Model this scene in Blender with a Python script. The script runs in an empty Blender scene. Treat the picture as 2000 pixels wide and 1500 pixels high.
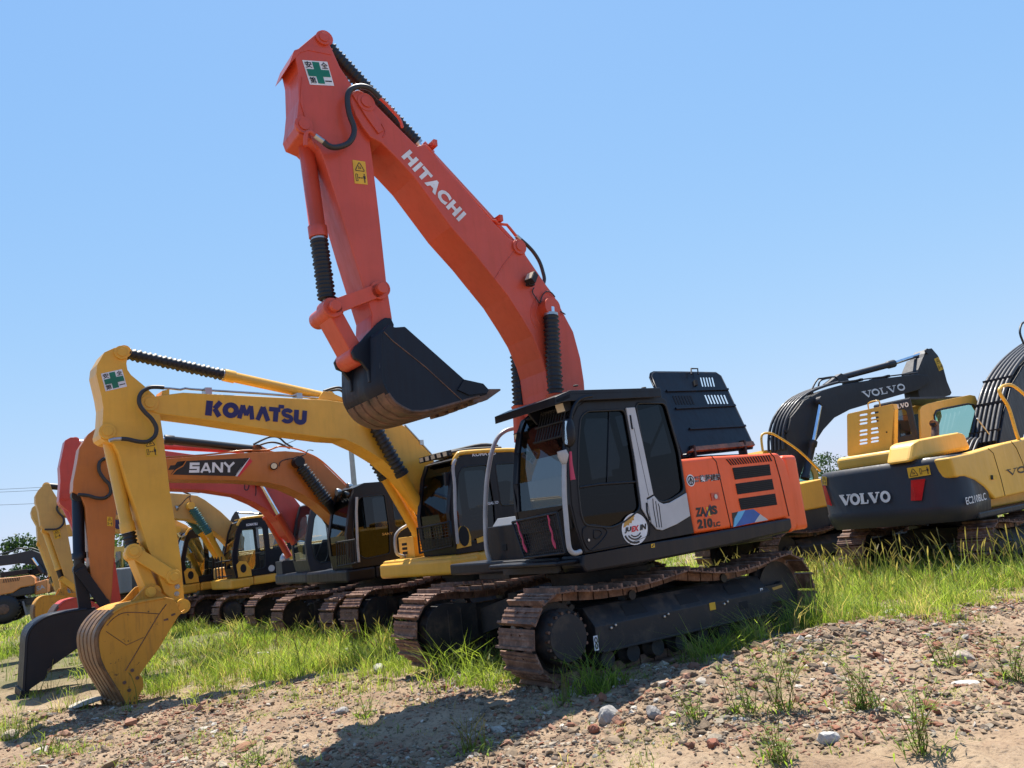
import bpy, math, random
import numpy as np
from mathutils import Vector, Matrix
from mathutils.geometry import tessellate_polygon

R = math.radians
C = bpy.context.scene.collection
scene = bpy.context.scene
random.seed(7)
rng = np.random.default_rng(7)

# ------------------------------------------------------------------ camera, sky, sun, exposure
CAM_H, PITCH, ROLL, FPX = 1.58, 0.18, 0.127, 1500.0      # FPX: focal length in pixels of the 2000 px wide photograph
_f = Vector((0, math.cos(PITCH), math.sin(PITCH)))
_u = Vector((0, -math.sin(PITCH), math.cos(PITCH)))
_r = Vector((1, 0, 0))
CR = _r * math.cos(ROLL) - _u * math.sin(ROLL)
CU = _u * math.cos(ROLL) + _r * math.sin(ROLL)
CO = Vector((0, 0, CAM_H))
cam = bpy.data.cameras.new('camera')
cam.sensor_width = 36.0
cam.lens = FPX / 2000 * 36
cam.clip_start = 0.1
cam.clip_end = 6000
cam_ob = bpy.data.objects.new('camera', cam)
C.objects.link(cam_ob)
cam_ob.matrix_world = Matrix(((CR.x, CU.x, -_f.x, CO.x), (CR.y, CU.y, -_f.y, CO.y), (CR.z, CU.z, -_f.z, CO.z), (0, 0, 0, 1)))
scene.camera = cam_ob

SUN_EL, SUN_AZ = R(66), R(-1)                              # azimuth measured from +Y towards +X
sun_dir = Vector((math.cos(SUN_EL) * math.sin(SUN_AZ), math.cos(SUN_EL) * math.cos(SUN_AZ), math.sin(SUN_EL)))
world = bpy.data.worlds.new('World')
scene.world = world
world.use_nodes = True
wn = world.node_tree
bg = wn.nodes['Background']
sky = wn.nodes.new('ShaderNodeTexSky')
sky.sky_type = 'NISHITA'
sky.sun_disc = False
sky.sun_elevation = SUN_EL
sky.sun_rotation = SUN_AZ
sky.altitude = 0
sky.air_density = 1.3
sky.dust_density = 0.2
sky.ozone_density = 6.0
def _vm(op, a, b, c=None):
    n = wn.nodes.new('ShaderNodeVectorMath'); n.operation = op
    for s, v in zip(n.inputs, (a, b, c)):
        if v is None: continue
        if hasattr(v, 'is_linked'): wn.links.new(v, s)
        else: s.default_value = v
    return n.outputs[0]
_v = _vm('MULTIPLY', sky.outputs[0], (.16, .16, .16))
_n = _vm('MULTIPLY', _v, (1.33 / .16, 2.10 / .16, 5.6 / .16))        # roll-off of the bright band along the horizon
_d = _vm('MULTIPLY_ADD', _v, (1.02, 1.85, 4.8), (1, 1, 1))
wn.links.new(_vm('DIVIDE', _n, _d), bg.inputs[0])
bg.inputs[1].default_value = 0.08
sl = bpy.data.lights.new('sun', 'SUN')
sl.energy = 5.0
sl.angle = R(0.53)
sl.color = (1.0, 0.94, 0.85)
sun_ob = bpy.data.objects.new('sun', sl)
C.objects.link(sun_ob)
sun_ob.rotation_euler = sun_dir.to_track_quat('Z', 'Y').to_euler()
scene.view_settings.view_transform = 'Standard'
scene.view_settings.look = 'None'
scene.view_settings.gamma = 1.0
scene.view_settings.exposure = 1.0
scene.cycles.max_bounces = 8
scene.cycles.transparent_max_bounces = 12

# ------------------------------------------------------------------ materials
def new_mat(name):
    m = bpy.data.materials.new(name)
    m.use_nodes = True
    nt = m.node_tree
    return m, nt, nt.nodes['Principled BSDF']

def nd(nt, t, **kw):
    n = nt.nodes.new(t)
    for k, v in kw.items():
        if k in n.inputs: n.inputs[k].default_value = v
        else: setattr(n, k, v)
    return n

def ramp(nt, src, stops):
    n = nt.nodes.new('ShaderNodeValToRGB')
    cr = n.color_ramp
    while len(cr.elements) < len(stops): cr.elements.new(0.5)
    for e, (p, c) in zip(cr.elements, stops):
        e.position = p
        e.color = (c[0], c[1], c[2], 1) if not isinstance(c, (int, float)) else (c, c, c, 1)
    nt.links.new(src, n.inputs[0])
    return n.outputs[0]

def mixc(nt, fac, a, b, mode='MIX'):
    n = nt.nodes.new('ShaderNodeMix')
    n.data_type = 'RGBA'
    n.blend_type = mode
    for s, v in ((n.inputs[0], fac), (n.inputs[6], a), (n.inputs[7], b)):
        if hasattr(v, 'is_linked'): nt.links.new(v, s)
        elif isinstance(v, (int, float)): s.default_value = v
        else: s.default_value = (v[0], v[1], v[2], 1)
    return n.outputs[2]

def noise(nt, scale, detail=6, rough=0.6, vec=None, dist=0.0):
    n = nd(nt, 'ShaderNodeTexNoise')
    n.inputs['Scale'].default_value = scale
    n.inputs['Detail'].default_value = detail
    n.inputs['Roughness'].default_value = rough
    n.inputs['Distortion'].default_value = dist
    if vec is not None: nt.links.new(vec, n.inputs['Vector'])
    return n.outputs[0]

def objvec(nt, scale=(1, 1, 1)):
    tc = nd(nt, 'ShaderNodeTexCoord')
    mp = nd(nt, 'ShaderNodeMapping')
    mp.inputs['Scale'].default_value = scale
    nt.links.new(tc.outputs['Object'], mp.inputs[0])
    return mp.outputs[0]

def bump(nt, b, h, strength=0.2, dist=0.02):
    n = nd(nt, 'ShaderNodeBump')
    n.inputs['Strength'].default_value = strength
    n.inputs['Distance'].default_value = dist
    nt.links.new(h, n.inputs['Height'])
    nt.links.new(n.outputs[0], b.inputs['Normal'])

def paint(name, col, rough=0.38, dirt=0.35, dirtcol=(0.16, 0.12, 0.085), coat=0.25, chips=0.0, spec=.5):
    """machine paint: slow tone drift, thin dust film, streaks running down, a little orange peel"""
    m, nt, b = new_mat(name)
    v = objvec(nt)
    n1 = noise(nt, 1.3, 5, 0.6, v)
    c = mixc(nt, ramp(nt, n1, [(0.3, 0.0), (0.75, 1.0)]), [x * 0.84 for x in col], [min(1, x * 1.12) for x in col])
    vs = objvec(nt, (9, 9, 1.1))
    n2 = noise(nt, 1.6, 7, 0.68, vs)
    c = mixc(nt, ramp(nt, n2, [(0.52, 0.0), (0.8, dirt)]), c, dirtcol)
    n3 = noise(nt, 38, 6, 0.7, v)
    c = mixc(nt, ramp(nt, n3, [(0.58, 0.0), (0.75, dirt * 0.7)]), c, [x * 0.55 + 0.02 for x in col])
    v5 = objvec(nt, (2.2, 2.2, 60)); n5 = noise(nt, 1.0, 4, 0.8, v5, 1.2)                # fine rubbed scratches
    c = mixc(nt, ramp(nt, n5, [(0.66, 0.0), (0.70, 0.22)]), c, [min(1, x * 1.25 + 0.03) for x in col])
    n6 = noise(nt, 0.55, 3, 0.5, v)                                                       # faded patches
    c = mixc(nt, ramp(nt, n6, [(0.5, 0.0), (0.75, 0.20)]), c, [min(1, x * 0.9 + 0.05) for x in col])
    n7 = noise(nt, 7, 9, 0.8, v, 0.6)                                                     # small chips to rust
    c = mixc(nt, ramp(nt, n7, [(0.715, 0.0), (0.73, 0.8)]), c, (0.05, 0.028, 0.018))
    if chips:
        n4 = noise(nt, 11, 9, 0.75, v, 0.4)
        c = mixc(nt, ramp(nt, n4, [(0.66 - chips * .1, 0.0), (0.69 - chips * .1, 1.0)]), c, (0.035, 0.022, 0.015))
    nt.links.new(c, b.inputs['Base Color'])
    r = ramp(nt, n2, [(0.35, rough), (0.8, min(1, rough + 0.3))])
    nt.links.new(r, b.inputs['Roughness'])
    b.inputs['Coat Weight'].default_value = coat
    b.inputs['Specular IOR Level'].default_value = spec
    b.inputs['Coat Roughness'].default_value = 0.15
    bump(nt, b, noise(nt, 160, 2, 0.5, v), 0.06, 0.004)
    return m

def rusty(name, c1, c2, c3, rough=0.75, metal=0.3, scale=9):
    m, nt, b = new_mat(name)
    v = objvec(nt)
    n1 = noise(nt, scale, 8, 0.7, v)
    c = ramp(nt, n1, [(0.32, c1), (0.5, c2), (0.68, c3)])
    nt.links.new(c, b.inputs['Base Color'])
    b.inputs['Metallic'].default_value = metal
    nt.links.new(ramp(nt, n1, [(0.3, rough - 0.2), (0.7, min(1, rough + 0.15))]), b.inputs['Roughness'])
    bump(nt, b, noise(nt, scale * 8, 4, 0.6, v), 0.35, 0.006)
    return m

def plain(name, col, rough=0.5, metal=0.0, emit=None):
    m, nt, b = new_mat(name)
    v = objvec(nt)
    n1 = noise(nt, 6, 5, 0.6, v)
    c = mixc(nt, ramp(nt, n1, [(0.3, 0.0), (0.7, 1.0)]), [x * 0.82 for x in col], [min(1, x * 1.1) for x in col])
    nt.links.new(c, b.inputs['Base Color'])
    b.inputs['Roughness'].default_value = rough
    b.inputs['Metallic'].default_value = metal
    return m

def glassy(name, tint, refl=0.08, rough=0.02):
    m = bpy.data.materials.new(name)
    m.use_nodes = True
    nt = m.node_tree
    nt.nodes.clear()
    out = nd(nt, 'ShaderNodeOutputMaterial')
    tr = nd(nt, 'ShaderNodeBsdfTransparent')
    tr.inputs[0].default_value = (*tint, 1)
    gl = nd(nt, 'ShaderNodeBsdfGlossy')
    gl.inputs['Roughness'].default_value = rough
    gl.inputs[0].default_value = (0.9, 0.95, 1, 1)
    df = nd(nt, 'ShaderNodeBsdfDiffuse')
    df.inputs[0].default_value = (0.25, 0.22, 0.18, 1)
    v = objvec(nt)
    dust = ramp(nt, noise(nt, 3.5, 8, 0.7, v), [(0.55, 0.0), (0.95, 0.03)])
    fr = nd(nt, 'ShaderNodeLayerWeight')
    fr.inputs[0].default_value = 0.5
    pw = nd(nt, 'ShaderNodeMath', operation='POWER'); pw.inputs[1].default_value = 5.0
    nt.links.new(fr.outputs['Facing'], pw.inputs[0])
    ad = nd(nt, 'ShaderNodeMath', operation='MULTIPLY_ADD')
    ad.inputs[1].default_value = 0.9; ad.inputs[2].default_value = refl
    ad.use_clamp = True
    nt.links.new(pw.outputs[0], ad.inputs[0])
    mx = nd(nt, 'ShaderNodeMixShader')
    nt.links.new(ad.outputs[0], mx.inputs[0])
    nt.links.new(tr.outputs[0], mx.inputs[1])
    nt.links.new(gl.outputs[0], mx.inputs[2])
    m2 = nd(nt, 'ShaderNodeMixShader')
    nt.links.new(dust, m2.inputs[0])
    nt.links.new(mx.outputs[0], m2.inputs[1])
    nt.links.new(df.outputs[0], m2.inputs[2])
    nt.links.new(m2.outputs[0], out.inputs[0])
    return m

MT = dict(
    orange=paint('orange_red_paint', (0.57, 0.068, 0.026), 0.42, 0.28, (0.22, 0.07, 0.04)),
    panel=paint('orange_panel_paint', (0.84, 0.098, 0.004), 0.36, 0.14, (0.3, 0.10, 0.04)),
    black=paint('black_paint', (0.0055, 0.006, 0.0105), 0.32, 0.08, (0.04, 0.034, 0.03), 0.06, spec=.28),
    bucketblack=paint('bucket_black_paint', (0.0055, 0.008, 0.0155), 0.42, 0.2, (0.035, 0.026, 0.024), 0.05, spec=.3),
    yellow=paint('yellow_paint', (0.76, 0.40, 0.036), 0.42, 0.25, (0.30, 0.17, 0.06), 0.2),
    yellowworn=paint('worn_yellow_paint', (0.60, 0.27, 0.018), 0.55, 0.75, (0.17, 0.085, 0.035), 0.05, 0.55),
    paleyellow=paint('faded_yellow_paint', (0.58, 0.34, 0.085), 0.5, 0.4, (0.25, 0.16, 0.09), 0.1),
    amber=paint('dark_amber_paint', (0.46, 0.135, 0.014), 0.42, 0.32, (0.16, 0.08, 0.04)),
    red=paint('coral_red_paint', (0.56, 0.050, 0.028), 0.42, 0.3, (0.2, 0.06, 0.05)),
    volvoyellow=paint('warm_yellow_paint', (0.76, 0.42, 0.048), 0.42, 0.22, (0.3, 0.2, 0.1), 0.2),
    volvogrey=paint('charcoal_paint', (0.020, 0.021, 0.026), 0.46, 0.3, (0.07, 0.064, 0.06), 0.1, spec=.4),
    wheelorange=paint('faded_orange_paint', (0.62, 0.25, 0.07), 0.45, 0.3),
    greypaint=paint('grey_paint', (0.16, 0.17, 0.19), 0.45, 0.3),
    cabgrey=paint('dark_grey_paint', (0.028, 0.030, 0.036), 0.42, 0.25, (0.08, 0.07, 0.06), 0.1),
    silver=paint('silver_paint', (0.46, 0.47, 0.48), 0.4, 0.12, (0.3, 0.3, 0.3), 0.3),
    whitepaint=paint('white_paint', (0.72, 0.72, 0.70), 0.4, 0.25),
    rubber=plain('black_rubber', (0.006, 0.0065, 0.009), 0.5),
    hose=plain('hose_rubber', (0.02, 0.021, 0.024), 0.5),
    dark=plain('dark_interior', (0.012, 0.012, 0.014), 0.7),
    void=plain('dark_grille', (0.006, 0.006, 0.007), 0.8),
    chrome=plain('chrome_rod', (0.75, 0.77, 0.8), 0.12, 1.0),
    steel=plain('bare_steel', (0.45, 0.45, 0.44), 0.35, 0.9),
    shoe=rusty('rusty_track_steel', (0.06, 0.034, 0.024), (0.17, 0.088, 0.056), (0.32, 0.20, 0.14), .75, .1),
    under=rusty('black_undercarriage_steel', (0.010, 0.010, 0.012), (0.018, 0.017, 0.018), (0.075, 0.055, 0.04), 0.65, 0.1, 3.5),
    lip=rusty('rusty_bucket_steel', (0.035, 0.025, 0.02), (0.13, 0.075, 0.05), (0.24, 0.13, 0.085), 0.62, 0.3, 6),
    brownlip=rusty('worn_bucket_floor', (0.07, 0.04, 0.022), (0.19, 0.10, 0.045), (0.34, 0.19, 0.07), 0.6, 0.3, 5),
    white=plain('white_vinyl', (0.72, 0.73, 0.74), 0.5),
    offwhite=plain('clear_wrap', (0.36, 0.36, 0.36), 0.3),
    green=plain('green_vinyl', (0.004, 0.17, 0.095), 0.5),
    navy=plain('navy_vinyl', (0.012, 0.014, 0.10), 0.45),
    ink=plain('black_vinyl', (0.012, 0.011, 0.012), 0.5),
    redink=plain('red_vinyl', (0.62, 0.02, 0.035), 0.45),
    pink=plain('pink_ribbon', (0.50, 0.05, 0.10), 0.7),
    signyellow=plain('yellow_vinyl', (0.70, 0.40, 0.02), 0.5),
    gold=plain('gold_vinyl', (0.50, 0.27, 0.05), 0.5),
    blue=plain('blue_vinyl', (0.008, 0.09, 0.36), 0.4),
    lightblue=plain('light_blue_vinyl', (0.10, 0.42, 0.68), 0.4),
    lampglass=plain('lamp_lens', (0.62, 0.55, 0.42), 0.15),
    taillight=plain('red_lens', (0.5, 0.012, 0.02), 0.18),
    teal=plain('teal_sleeve', (0.02, 0.11, 0.10), 0.55),
    pole=plain('concrete_pole', (0.36, 0.36, 0.34), 0.85),
    glass=glassy('tinted_glass', (0.10, 0.115, 0.125), 0.035),
    clearglass=glassy('clear_glass', (0.62, 0.70, 0.70), 0.10),
    greenglass=glassy('green_glass', (0.42, 0.72, 0.62), 0.12),
    paleglass=glassy('front_glass', (0.27, 0.30, 0.32), 0.06),
    darkglass=glassy('privacy_glass', (0.03, 0.034, 0.04), 0.022),
)
for k in ('navy', 'ink', 'white'):
    pass

# ------------------------------------------------------------------ mesh builder
SPLIT = {'roller', 'pin_boss', 'hose', 'handrail', 'ribbon', 'pipe', 'link_bar', 'tail_light', 'warning_sign', 'work_light', 'roof_lamp', 'front_handrail', 'rolled_visor', 'silver_trim', 'frame_sticker', 'boom_bracket', 'hood_pan', 'grease_line', 'house', 'window_bar', 'door_trim', 'side_cutter', 'tool_box', 'engine_top', 'cross_arm', 'door_lock'}
class MB:
    def __init__(s):
        s.v, s.f, s.m, s.s, s.mats = [], [], [], [], []
    def mi(s, mat):
        mat = MT[mat] if isinstance(mat, str) else mat
        if mat not in s.mats: s.mats.append(mat)
        return s.mats.index(mat)
    def add(s, verts, faces, mat, smooth=False):
        o = len(s.v); k = s.mi(mat)
        s.v.extend([tuple(p) for p in verts])
        for f in faces:
            s.f.append(tuple(i + o for i in f)); s.m.append(k); s.s.append(smooth)
        return s
    def plate(s, pts, thick, mat, holes=(), sidemat=None):
        """flat plate: outline (3D points in one plane) with holes, pushed along the vector thick"""
        thick = Vector(thick)
        loops = [[Vector(p) for p in pts]] + [[Vector(p) for p in h] for h in holes]
        flat = [p for l in loops for p in l]
        n = len(flat)
        # project on the plane for a robust tessellation
        a = loops[0]
        nrm = Vector((0, 0, 0))
        for i in range(len(a)):
            p, q = a[i], a[(i + 1) % len(a)]
            nrm += Vector(((p.y - q.y) * (p.z + q.z), (p.z - q.z) * (p.x + q.x), (p.x - q.x) * (p.y + q.y)))
        nrm.normalize()
        e1 = nrm.orthogonal().normalized(); e2 = nrm.cross(e1)
        l2 = [[Vector((p.dot(e1), p.dot(e2), 0)) for p in l] for l in loops]
        tris = tessellate_polygon(l2)
        verts = flat + [p + thick for p in flat]
        fl = thick.dot(nrm) > 0
        faces = []
        for t in tris:
            p, q, r2 = [Vector((flat[i].dot(e1), flat[i].dot(e2))) for i in t]
            ccw = (q - p).x * (r2 - p).y - (q - p).y * (r2 - p).x > 0
            t = t if ccw else t[::-1]
            # ccw about nrm -> faces +nrm
            faces.append(tuple(i + n for i in t) if fl else tuple(t))
            faces.append(tuple(t[::-1]) if fl else tuple(i + n for i in t[::-1]))
        s.add(verts, faces, mat)
        sf = []; o = 0
        area = sum(l2[0][i].x * l2[0][(i + 1) % len(l2[0])].y - l2[0][(i + 1) % len(l2[0])].x * l2[0][i].y for i in range(len(l2[0])))
        for li, l in enumerate(l2):
            ar = sum(l[i].x * l[(i + 1) % len(l)].y - l[(i + 1) % len(l)].x * l[i].y for i in range(len(l)))
            k = len(l)
            out = (ar > 0) == (li == 0)
            if not fl: out = not out
            for i in range(k):
                q = (o + i, o + (i + 1) % k, o + (i + 1) % k + n, o + i + n)
                sf.append(q if out else q[::-1])
            o += k
        s.add(verts, sf, sidemat or mat)
        return s
    def prism(s, xz, y0, y1, mat, holes=()):
        return s.plate([(x, y1, z) for x, z in xz], (0, y0 - y1, 0), mat, [[(x, y1, z) for x, z in h] for h in holes])
    def poly(s, pts, mat):
        """single face sheet (sticker); triangulated"""
        P = [Vector(p) for p in pts]
        return s.add(P, tessellate_polygon([P]), mat)
    def box(s, x0, x1, y0, y1, z0, z1, mat):
        v = [(x, y, z) for x in (x0, x1) for y in (y0, y1) for z in (z0, z1)]
        f = [(0, 1, 3, 2), (4, 6, 7, 5), (0, 4, 5, 1), (2, 3, 7, 6), (0, 2, 6, 4), (1, 5, 7, 3)]
        return s.add(v, f, mat)
    def bar(s, a, b, w, h, mat, up=(0, 0, 1)):
        """square bar from a to b"""
        a, b = Vector(a), Vector(b)
        d = (b - a).normalized()
        sd = d.cross(Vector(up))
        if sd.length < 1e-4: sd = d.cross(Vector((1, 0, 0)))
        sd.normalize(); u = sd.cross(d)
        v = [p + sd * i * w / 2 + u * j * h / 2 for p in (a, b) for i, j in ((-1, -1), (1, -1), (1, 1), (-1, 1))]
        f = [(3, 2, 1, 0), (4, 5, 6, 7)] + [(i, (i + 1) % 4, 4 + (i + 1) % 4, 4 + i) for i in range(4)]
        return s.add(v, f, mat)
    def lathe(s, a, b, prof, mat, seg=20, caps=True):
        """profile of (t along a->b in 0..1, radius)"""
        a, b = Vector(a), Vector(b)
        d = (b - a); L = d.length; d.normalize()
        e1 = d.orthogonal().normalized(); e2 = d.cross(e1)
        v = []; f = []
        for t, r in prof:
            for k in range(seg):
                an = 2 * math.pi * k / seg
                v.append(a + d * (t * L) + (e1 * math.cos(an) + e2 * math.sin(an)) * r)
        for i in range(len(prof) - 1):
            for k in range(seg):
                k2 = (k + 1) % seg
                f.append((i * seg + k, i * seg + k2, (i + 1) * seg + k2, (i + 1) * seg + k))
        s.add(v, f, mat, True)
        if caps:
            n = len(prof)
            s.add(v[:seg], [tuple(range(seg))[::-1]], mat)
            s.add(v[(n - 1) * seg:], [tuple(range(seg))], mat)
        return s
    def cyl(s, a, b, r, mat, seg=20, r2=None):
        return s.lathe(a, b, [(0, r), (1, r if r2 is None else r2)], mat, seg)
    def bellows(s, a, b, r0, r1, n, mat='rubber', taper=0.0):
        """ribbed rubber gaiter"""
        pr = [(0, r0)]
        for i in range(n):
            j = 1 + 0.10 * math.sin(i * 2.3) * 0.6
            k = 1 + taper * (i / n - .5)
            pr += [((i + .1) / n, r0 * k), ((i + .45) / n, r1 * j * k), ((i + .6) / n, r1 * j * k)]
        pr.append((1, r0))
        return s.lathe(a, b, pr, mat, 18)
    def tube(s, pts, r, mat, seg=8, smooth_n=0):
        P = [Vector(p) for p in pts]
        if smooth_n:
            Q = []
            n = len(P)
            for i in range(n - 1):
                p0, p1, p2, p3 = P[max(i - 1, 0)], P[i], P[i + 1], P[min(i + 2, n - 1)]
                for k in range(smooth_n):
                    t = k / smooth_n
                    Q.append(0.5 * ((2 * p1) + (p2 - p0) * t + (2 * p0 - 5 * p1 + 4 * p2 - p3) * t * t + (3 * p1 - p0 - 3 * p2 + p3) * t ** 3))
            Q.append(P[-1]); P = Q
        v = []; f = []
        e = None
        for i, p in enumerate(P):
            d = (P[min(i + 1, len(P) - 1)] - P[max(i - 1, 0)]).normalized()
            if e is None: e = d.orthogonal().normalized()
            e = (e - d * e.dot(d)).normalized(); g = d.cross(e)
            rr = float(np.interp(i / max(1, len(P) - 1), np.linspace(0, 1, len(r)), r)) if isinstance(r, (list, tuple)) else r
            for k in range(seg):
                an = 2 * math.pi * k / seg
                v.append(p + (e * math.cos(an) + g * math.sin(an)) * rr)
        for i in range(len(P) - 1):
            for k in range(seg):
                k2 = (k + 1) % seg
                f.append((i * seg + k, i * seg + k2, (i + 1) * seg + k2, (i + 1) * seg + k))
        s.add(v, f, mat, True)
        s.add(v[:seg], [tuple(range(seg))[::-1]], mat)
        s.add(v[-seg:], [tuple(range(seg))], mat)
        return s
    def build(s, name, parent=None, bevel=0.0, segs=2, label=None):
        if name in SPLIT:
            G = s.pieces()
            if len(G) > 1:
                first = None
                for fi in G:
                    m = MB(); m.mats = list(s.mats); mp = {}
                    for i in fi:
                        m.f.append(tuple(mp.setdefault(v, len(mp)) for v in s.f[i])); m.m.append(s.m[i]); m.s.append(s.s[i])
                    m.v = [s.v[v] for v in mp]
                    o = m.build1(name, parent, bevel, segs, label)
                    first = first or o
                return first
        return s.build1(name, parent, bevel, segs, label)
    def pieces(s):
        """face groups of the separate pieces; pieces that touch stay together"""
        p = list(range(len(s.v)))
        def find(a):
            while p[a] != a: p[a] = p[p[a]]; a = p[a]
            return a
        for f in s.f:
            for v in f[1:]: p[find(v)] = find(f[0])
        isl = {}
        for i, f in enumerate(s.f): isl.setdefault(find(f[0]), []).append(i)
        L = []
        for fi in isl.values():
            P = np.array([s.v[v] for i in fi for v in s.f[i]]); L.append([fi, P.min(0) - .004, P.max(0) + .004])
        ch = True
        while ch:
            ch = False
            for i in range(len(L)):
                for j in range(i + 1, len(L)):
                    if (L[i][1] <= L[j][2]).all() and (L[j][1] <= L[i][2]).all():
                        L[i] = [L[i][0] + L[j][0], np.minimum(L[i][1], L[j][1]), np.maximum(L[i][2], L[j][2])]; L.pop(j); ch = True; break
                if ch: break
        return [l[0] for l in L]
    def build1(s, name, parent=None, bevel=0.0, segs=2, label=None):
        me = bpy.data.meshes.new(name)
        me.from_pydata(s.v, [], s.f)
        for m in s.mats: me.materials.append(m)
        me.polygons.foreach_set('material_index', s.m)
        me.polygons.foreach_set('use_smooth', s.s)
        me.update()
        o = bpy.data.objects.new(name, me)
        C.objects.link(o)
        if parent is not None: o.parent = parent
        if bevel:
            w = o.modifiers.new('weld', 'WELD'); w.merge_threshold = 0.0005
            b = o.modifiers.new('edge', 'BEVEL')
            b.width = bevel; b.segments = segs; b.limit_method = 'ANGLE'; b.angle_limit = R(32)
            b.harden_normals = False
        if label: o['label'] = label
        return o

def thing(name, label, cat, loc=(0, 0, 0), rot=(0, 0, 0), group=None):
    o = bpy.data.objects.new(name, None)
    o.empty_display_size = 0.2
    C.objects.link(o)
    o.location = loc; o.rotation_euler = rot
    o['label'] = label; o['category'] = cat
    if group: o['group'] = group
    return o

def tag(o, label=None, cat=None, group=None, kind=None):
    if label: o['label'] = label
    if cat: o['category'] = cat
    if group: o['group'] = group
    if kind: o['kind'] = kind
    return o

# ------------------------------------------------------------------ measuring the photograph
def ray(px, py):
    return _f + CR * ((px - 1000) / FPX) + CU * ((750 - py) / FPX)

def gpt(px, py, z=0.0):
    d = ray(px, py)
    return CO + d * ((z - CAM_H) / d.z)

def at_depth(px, py, dep):
    return CO + ray(px, py) * dep

class Frame:
    """local frame of a machine: x forward, y to its left, z up"""
    def __init__(s, X, Y, yaw, z=0.0, pt=0.0):
        s.loc = (X, Y, z); s.rot = (0, -pt, R(yaw) + math.pi)
        s.M = Matrix.LocRotScale(Vector(s.loc), __import__('mathutils').Euler(s.rot), None)
        s.I = s.M.inverted()
        s.o = s.I @ CO; s.R3 = s.I.to_3x3()
    def on(s, px, py, pl):
        """point of the photograph on a plane: a number is the plane y = number, ('x', v), ('z', v), or (point, normal)"""
        d = s.R3 @ ray(px, py)
        if isinstance(pl, (int, float)): p, n = Vector((0, pl, 0)), Vector((0, 1, 0))
        elif pl[0] == 'x': p, n = Vector((pl[1], 0, 0)), Vector((1, 0, 0))
        elif pl[0] == 'z': p, n = Vector((0, 0, pl[1])), Vector((0, 0, 1))
        else: p, n = pl
        return s.o + d * ((p - s.o).dot(n) / d.dot(n))
    def pts(s, L, pl):
        return [s.on(x, y, pl) for x, y in L]
    def xz(s, L, y):
        return [(p.x, p.z) for p in s.pts(L, y)]

def rnd(P, r=.06, n=4):
    """rounded corners for a closed 2-D or 3-D outline"""
    Q = [Vector(p) for p in P]; out = []
    k = len(Q)
    for i in range(k):
        a, b, c = Q[i - 1], Q[i], Q[(i + 1) % k]
        u, v = a - b, c - b
        d = min(r, u.length * .45, v.length * .45)
        if u.length < 1e-6 or v.length < 1e-6: continue
        p, q = b + u.normalized() * d, b + v.normalized() * d
        for j in range(n + 1):
            t = j / n; out.append(tuple(p * (1 - t) ** 2 + b * 2 * t * (1 - t) + q * t * t))
    return out

# ------------------------------------------------------------------ writing
def glyphs(txt, bold=0.0, space=1.0):
    cu = bpy.data.curves.new('txt', 'FONT')
    cu.body = txt
    cu.offset = bold
    cu.space_character = space
    cu.resolution_u = 3
    ob = bpy.data.objects.new('txt', cu)
    C.objects.link(ob)
    dg = bpy.context.evaluated_depsgraph_get()
    me = bpy.data.meshes.new_from_object(ob.evaluated_get(dg))
    V = [tuple(v.co) for v in me.vertices]
    F = [tuple(p.vertices) for p in me.polygons]
    bpy.data.objects.remove(ob); bpy.data.curves.remove(cu); bpy.data.meshes.remove(me)
    return V, F

def write(mb, txt, a, b, t, mat, out=(0, 0.004, 0), bold=0.02, space=1.0, descend=False):
    """letters filling the parallelogram: a lower left, b lower right, t upper left"""
    V, F = glyphs(txt, bold, space)
    if not V: return
    xs = [v[0] for v in V]; ys = [v[1] for v in V]
    x0, x1, y0, y1 = min(xs), max(xs), min(ys), max(ys)
    a, b, t, out = Vector(a), Vector(b), Vector(t), Vector(out)
    mb.add([a + (b - a) * ((v[0] - x0) / (x1 - x0)) + (t - a) * ((v[1] - y0) / (y1 - y0)) + out for v in V], F, mat)

def strokes(mb, lines, a, b, t, w, mat, out=(0, 0.004, 0), step=0.0004):
    """letters drawn as broad strokes in a unit box (a,b,t)"""
    a, b, t, out = Vector(a), Vector(b), Vector(t), Vector(out)
    ex, ey = b - a, t - a
    asp = ex.length / ey.length
    k = 0
    for ln in lines:
        ww = w
        if isinstance(ln, tuple): ln, ww = ln
        P = [Vector((p[0] * asp, p[1])) for p in ln]
        closed = (P[0] - P[-1]).length < 1e-6
        L = []; n = len(P)
        for i in range(n):
            if closed:
                d0 = (P[i] - P[i - 1 if i else n - 2]).normalized(); d1 = (P[(i + 1) if i < n - 1 else 1] - P[i]).normalized()
            else:
                d0 = (P[i] - P[max(i - 1, 0)]); d1 = (P[min(i + 1, n - 1)] - P[i])
                if d0.length == 0: d0 = d1
                if d1.length == 0: d1 = d0
                d0.normalize(); d1.normalize()
            m = (d0 + d1).normalized()
            nn = Vector((-m.y, m.x)); sc = 1 / max(0.35, nn.dot(Vector((-d0.y, d0.x))))
            L.append((P[i] + nn * ww / 2 * sc, P[i] - nn * ww / 2 * sc))
        v = [a + ex * (q.x / asp) + ey * q.y + out * (1 + k * step / max(out.length, 1e-6)) for pr in L for q in pr]
        mb.add(v, [(2 * i, 2 * i + 1, 2 * i + 3, 2 * i + 2) for i in range(n - 1)], mat)
        k += 1

def arc(cx, cy, rx, ry, a0, a1, n=14):
    return [(cx + rx * math.cos(R(a0 + (a1 - a0) * i / n)), cy + ry * math.sin(R(a0 + (a1 - a0) * i / n))) for i in range(n + 1)]

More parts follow.
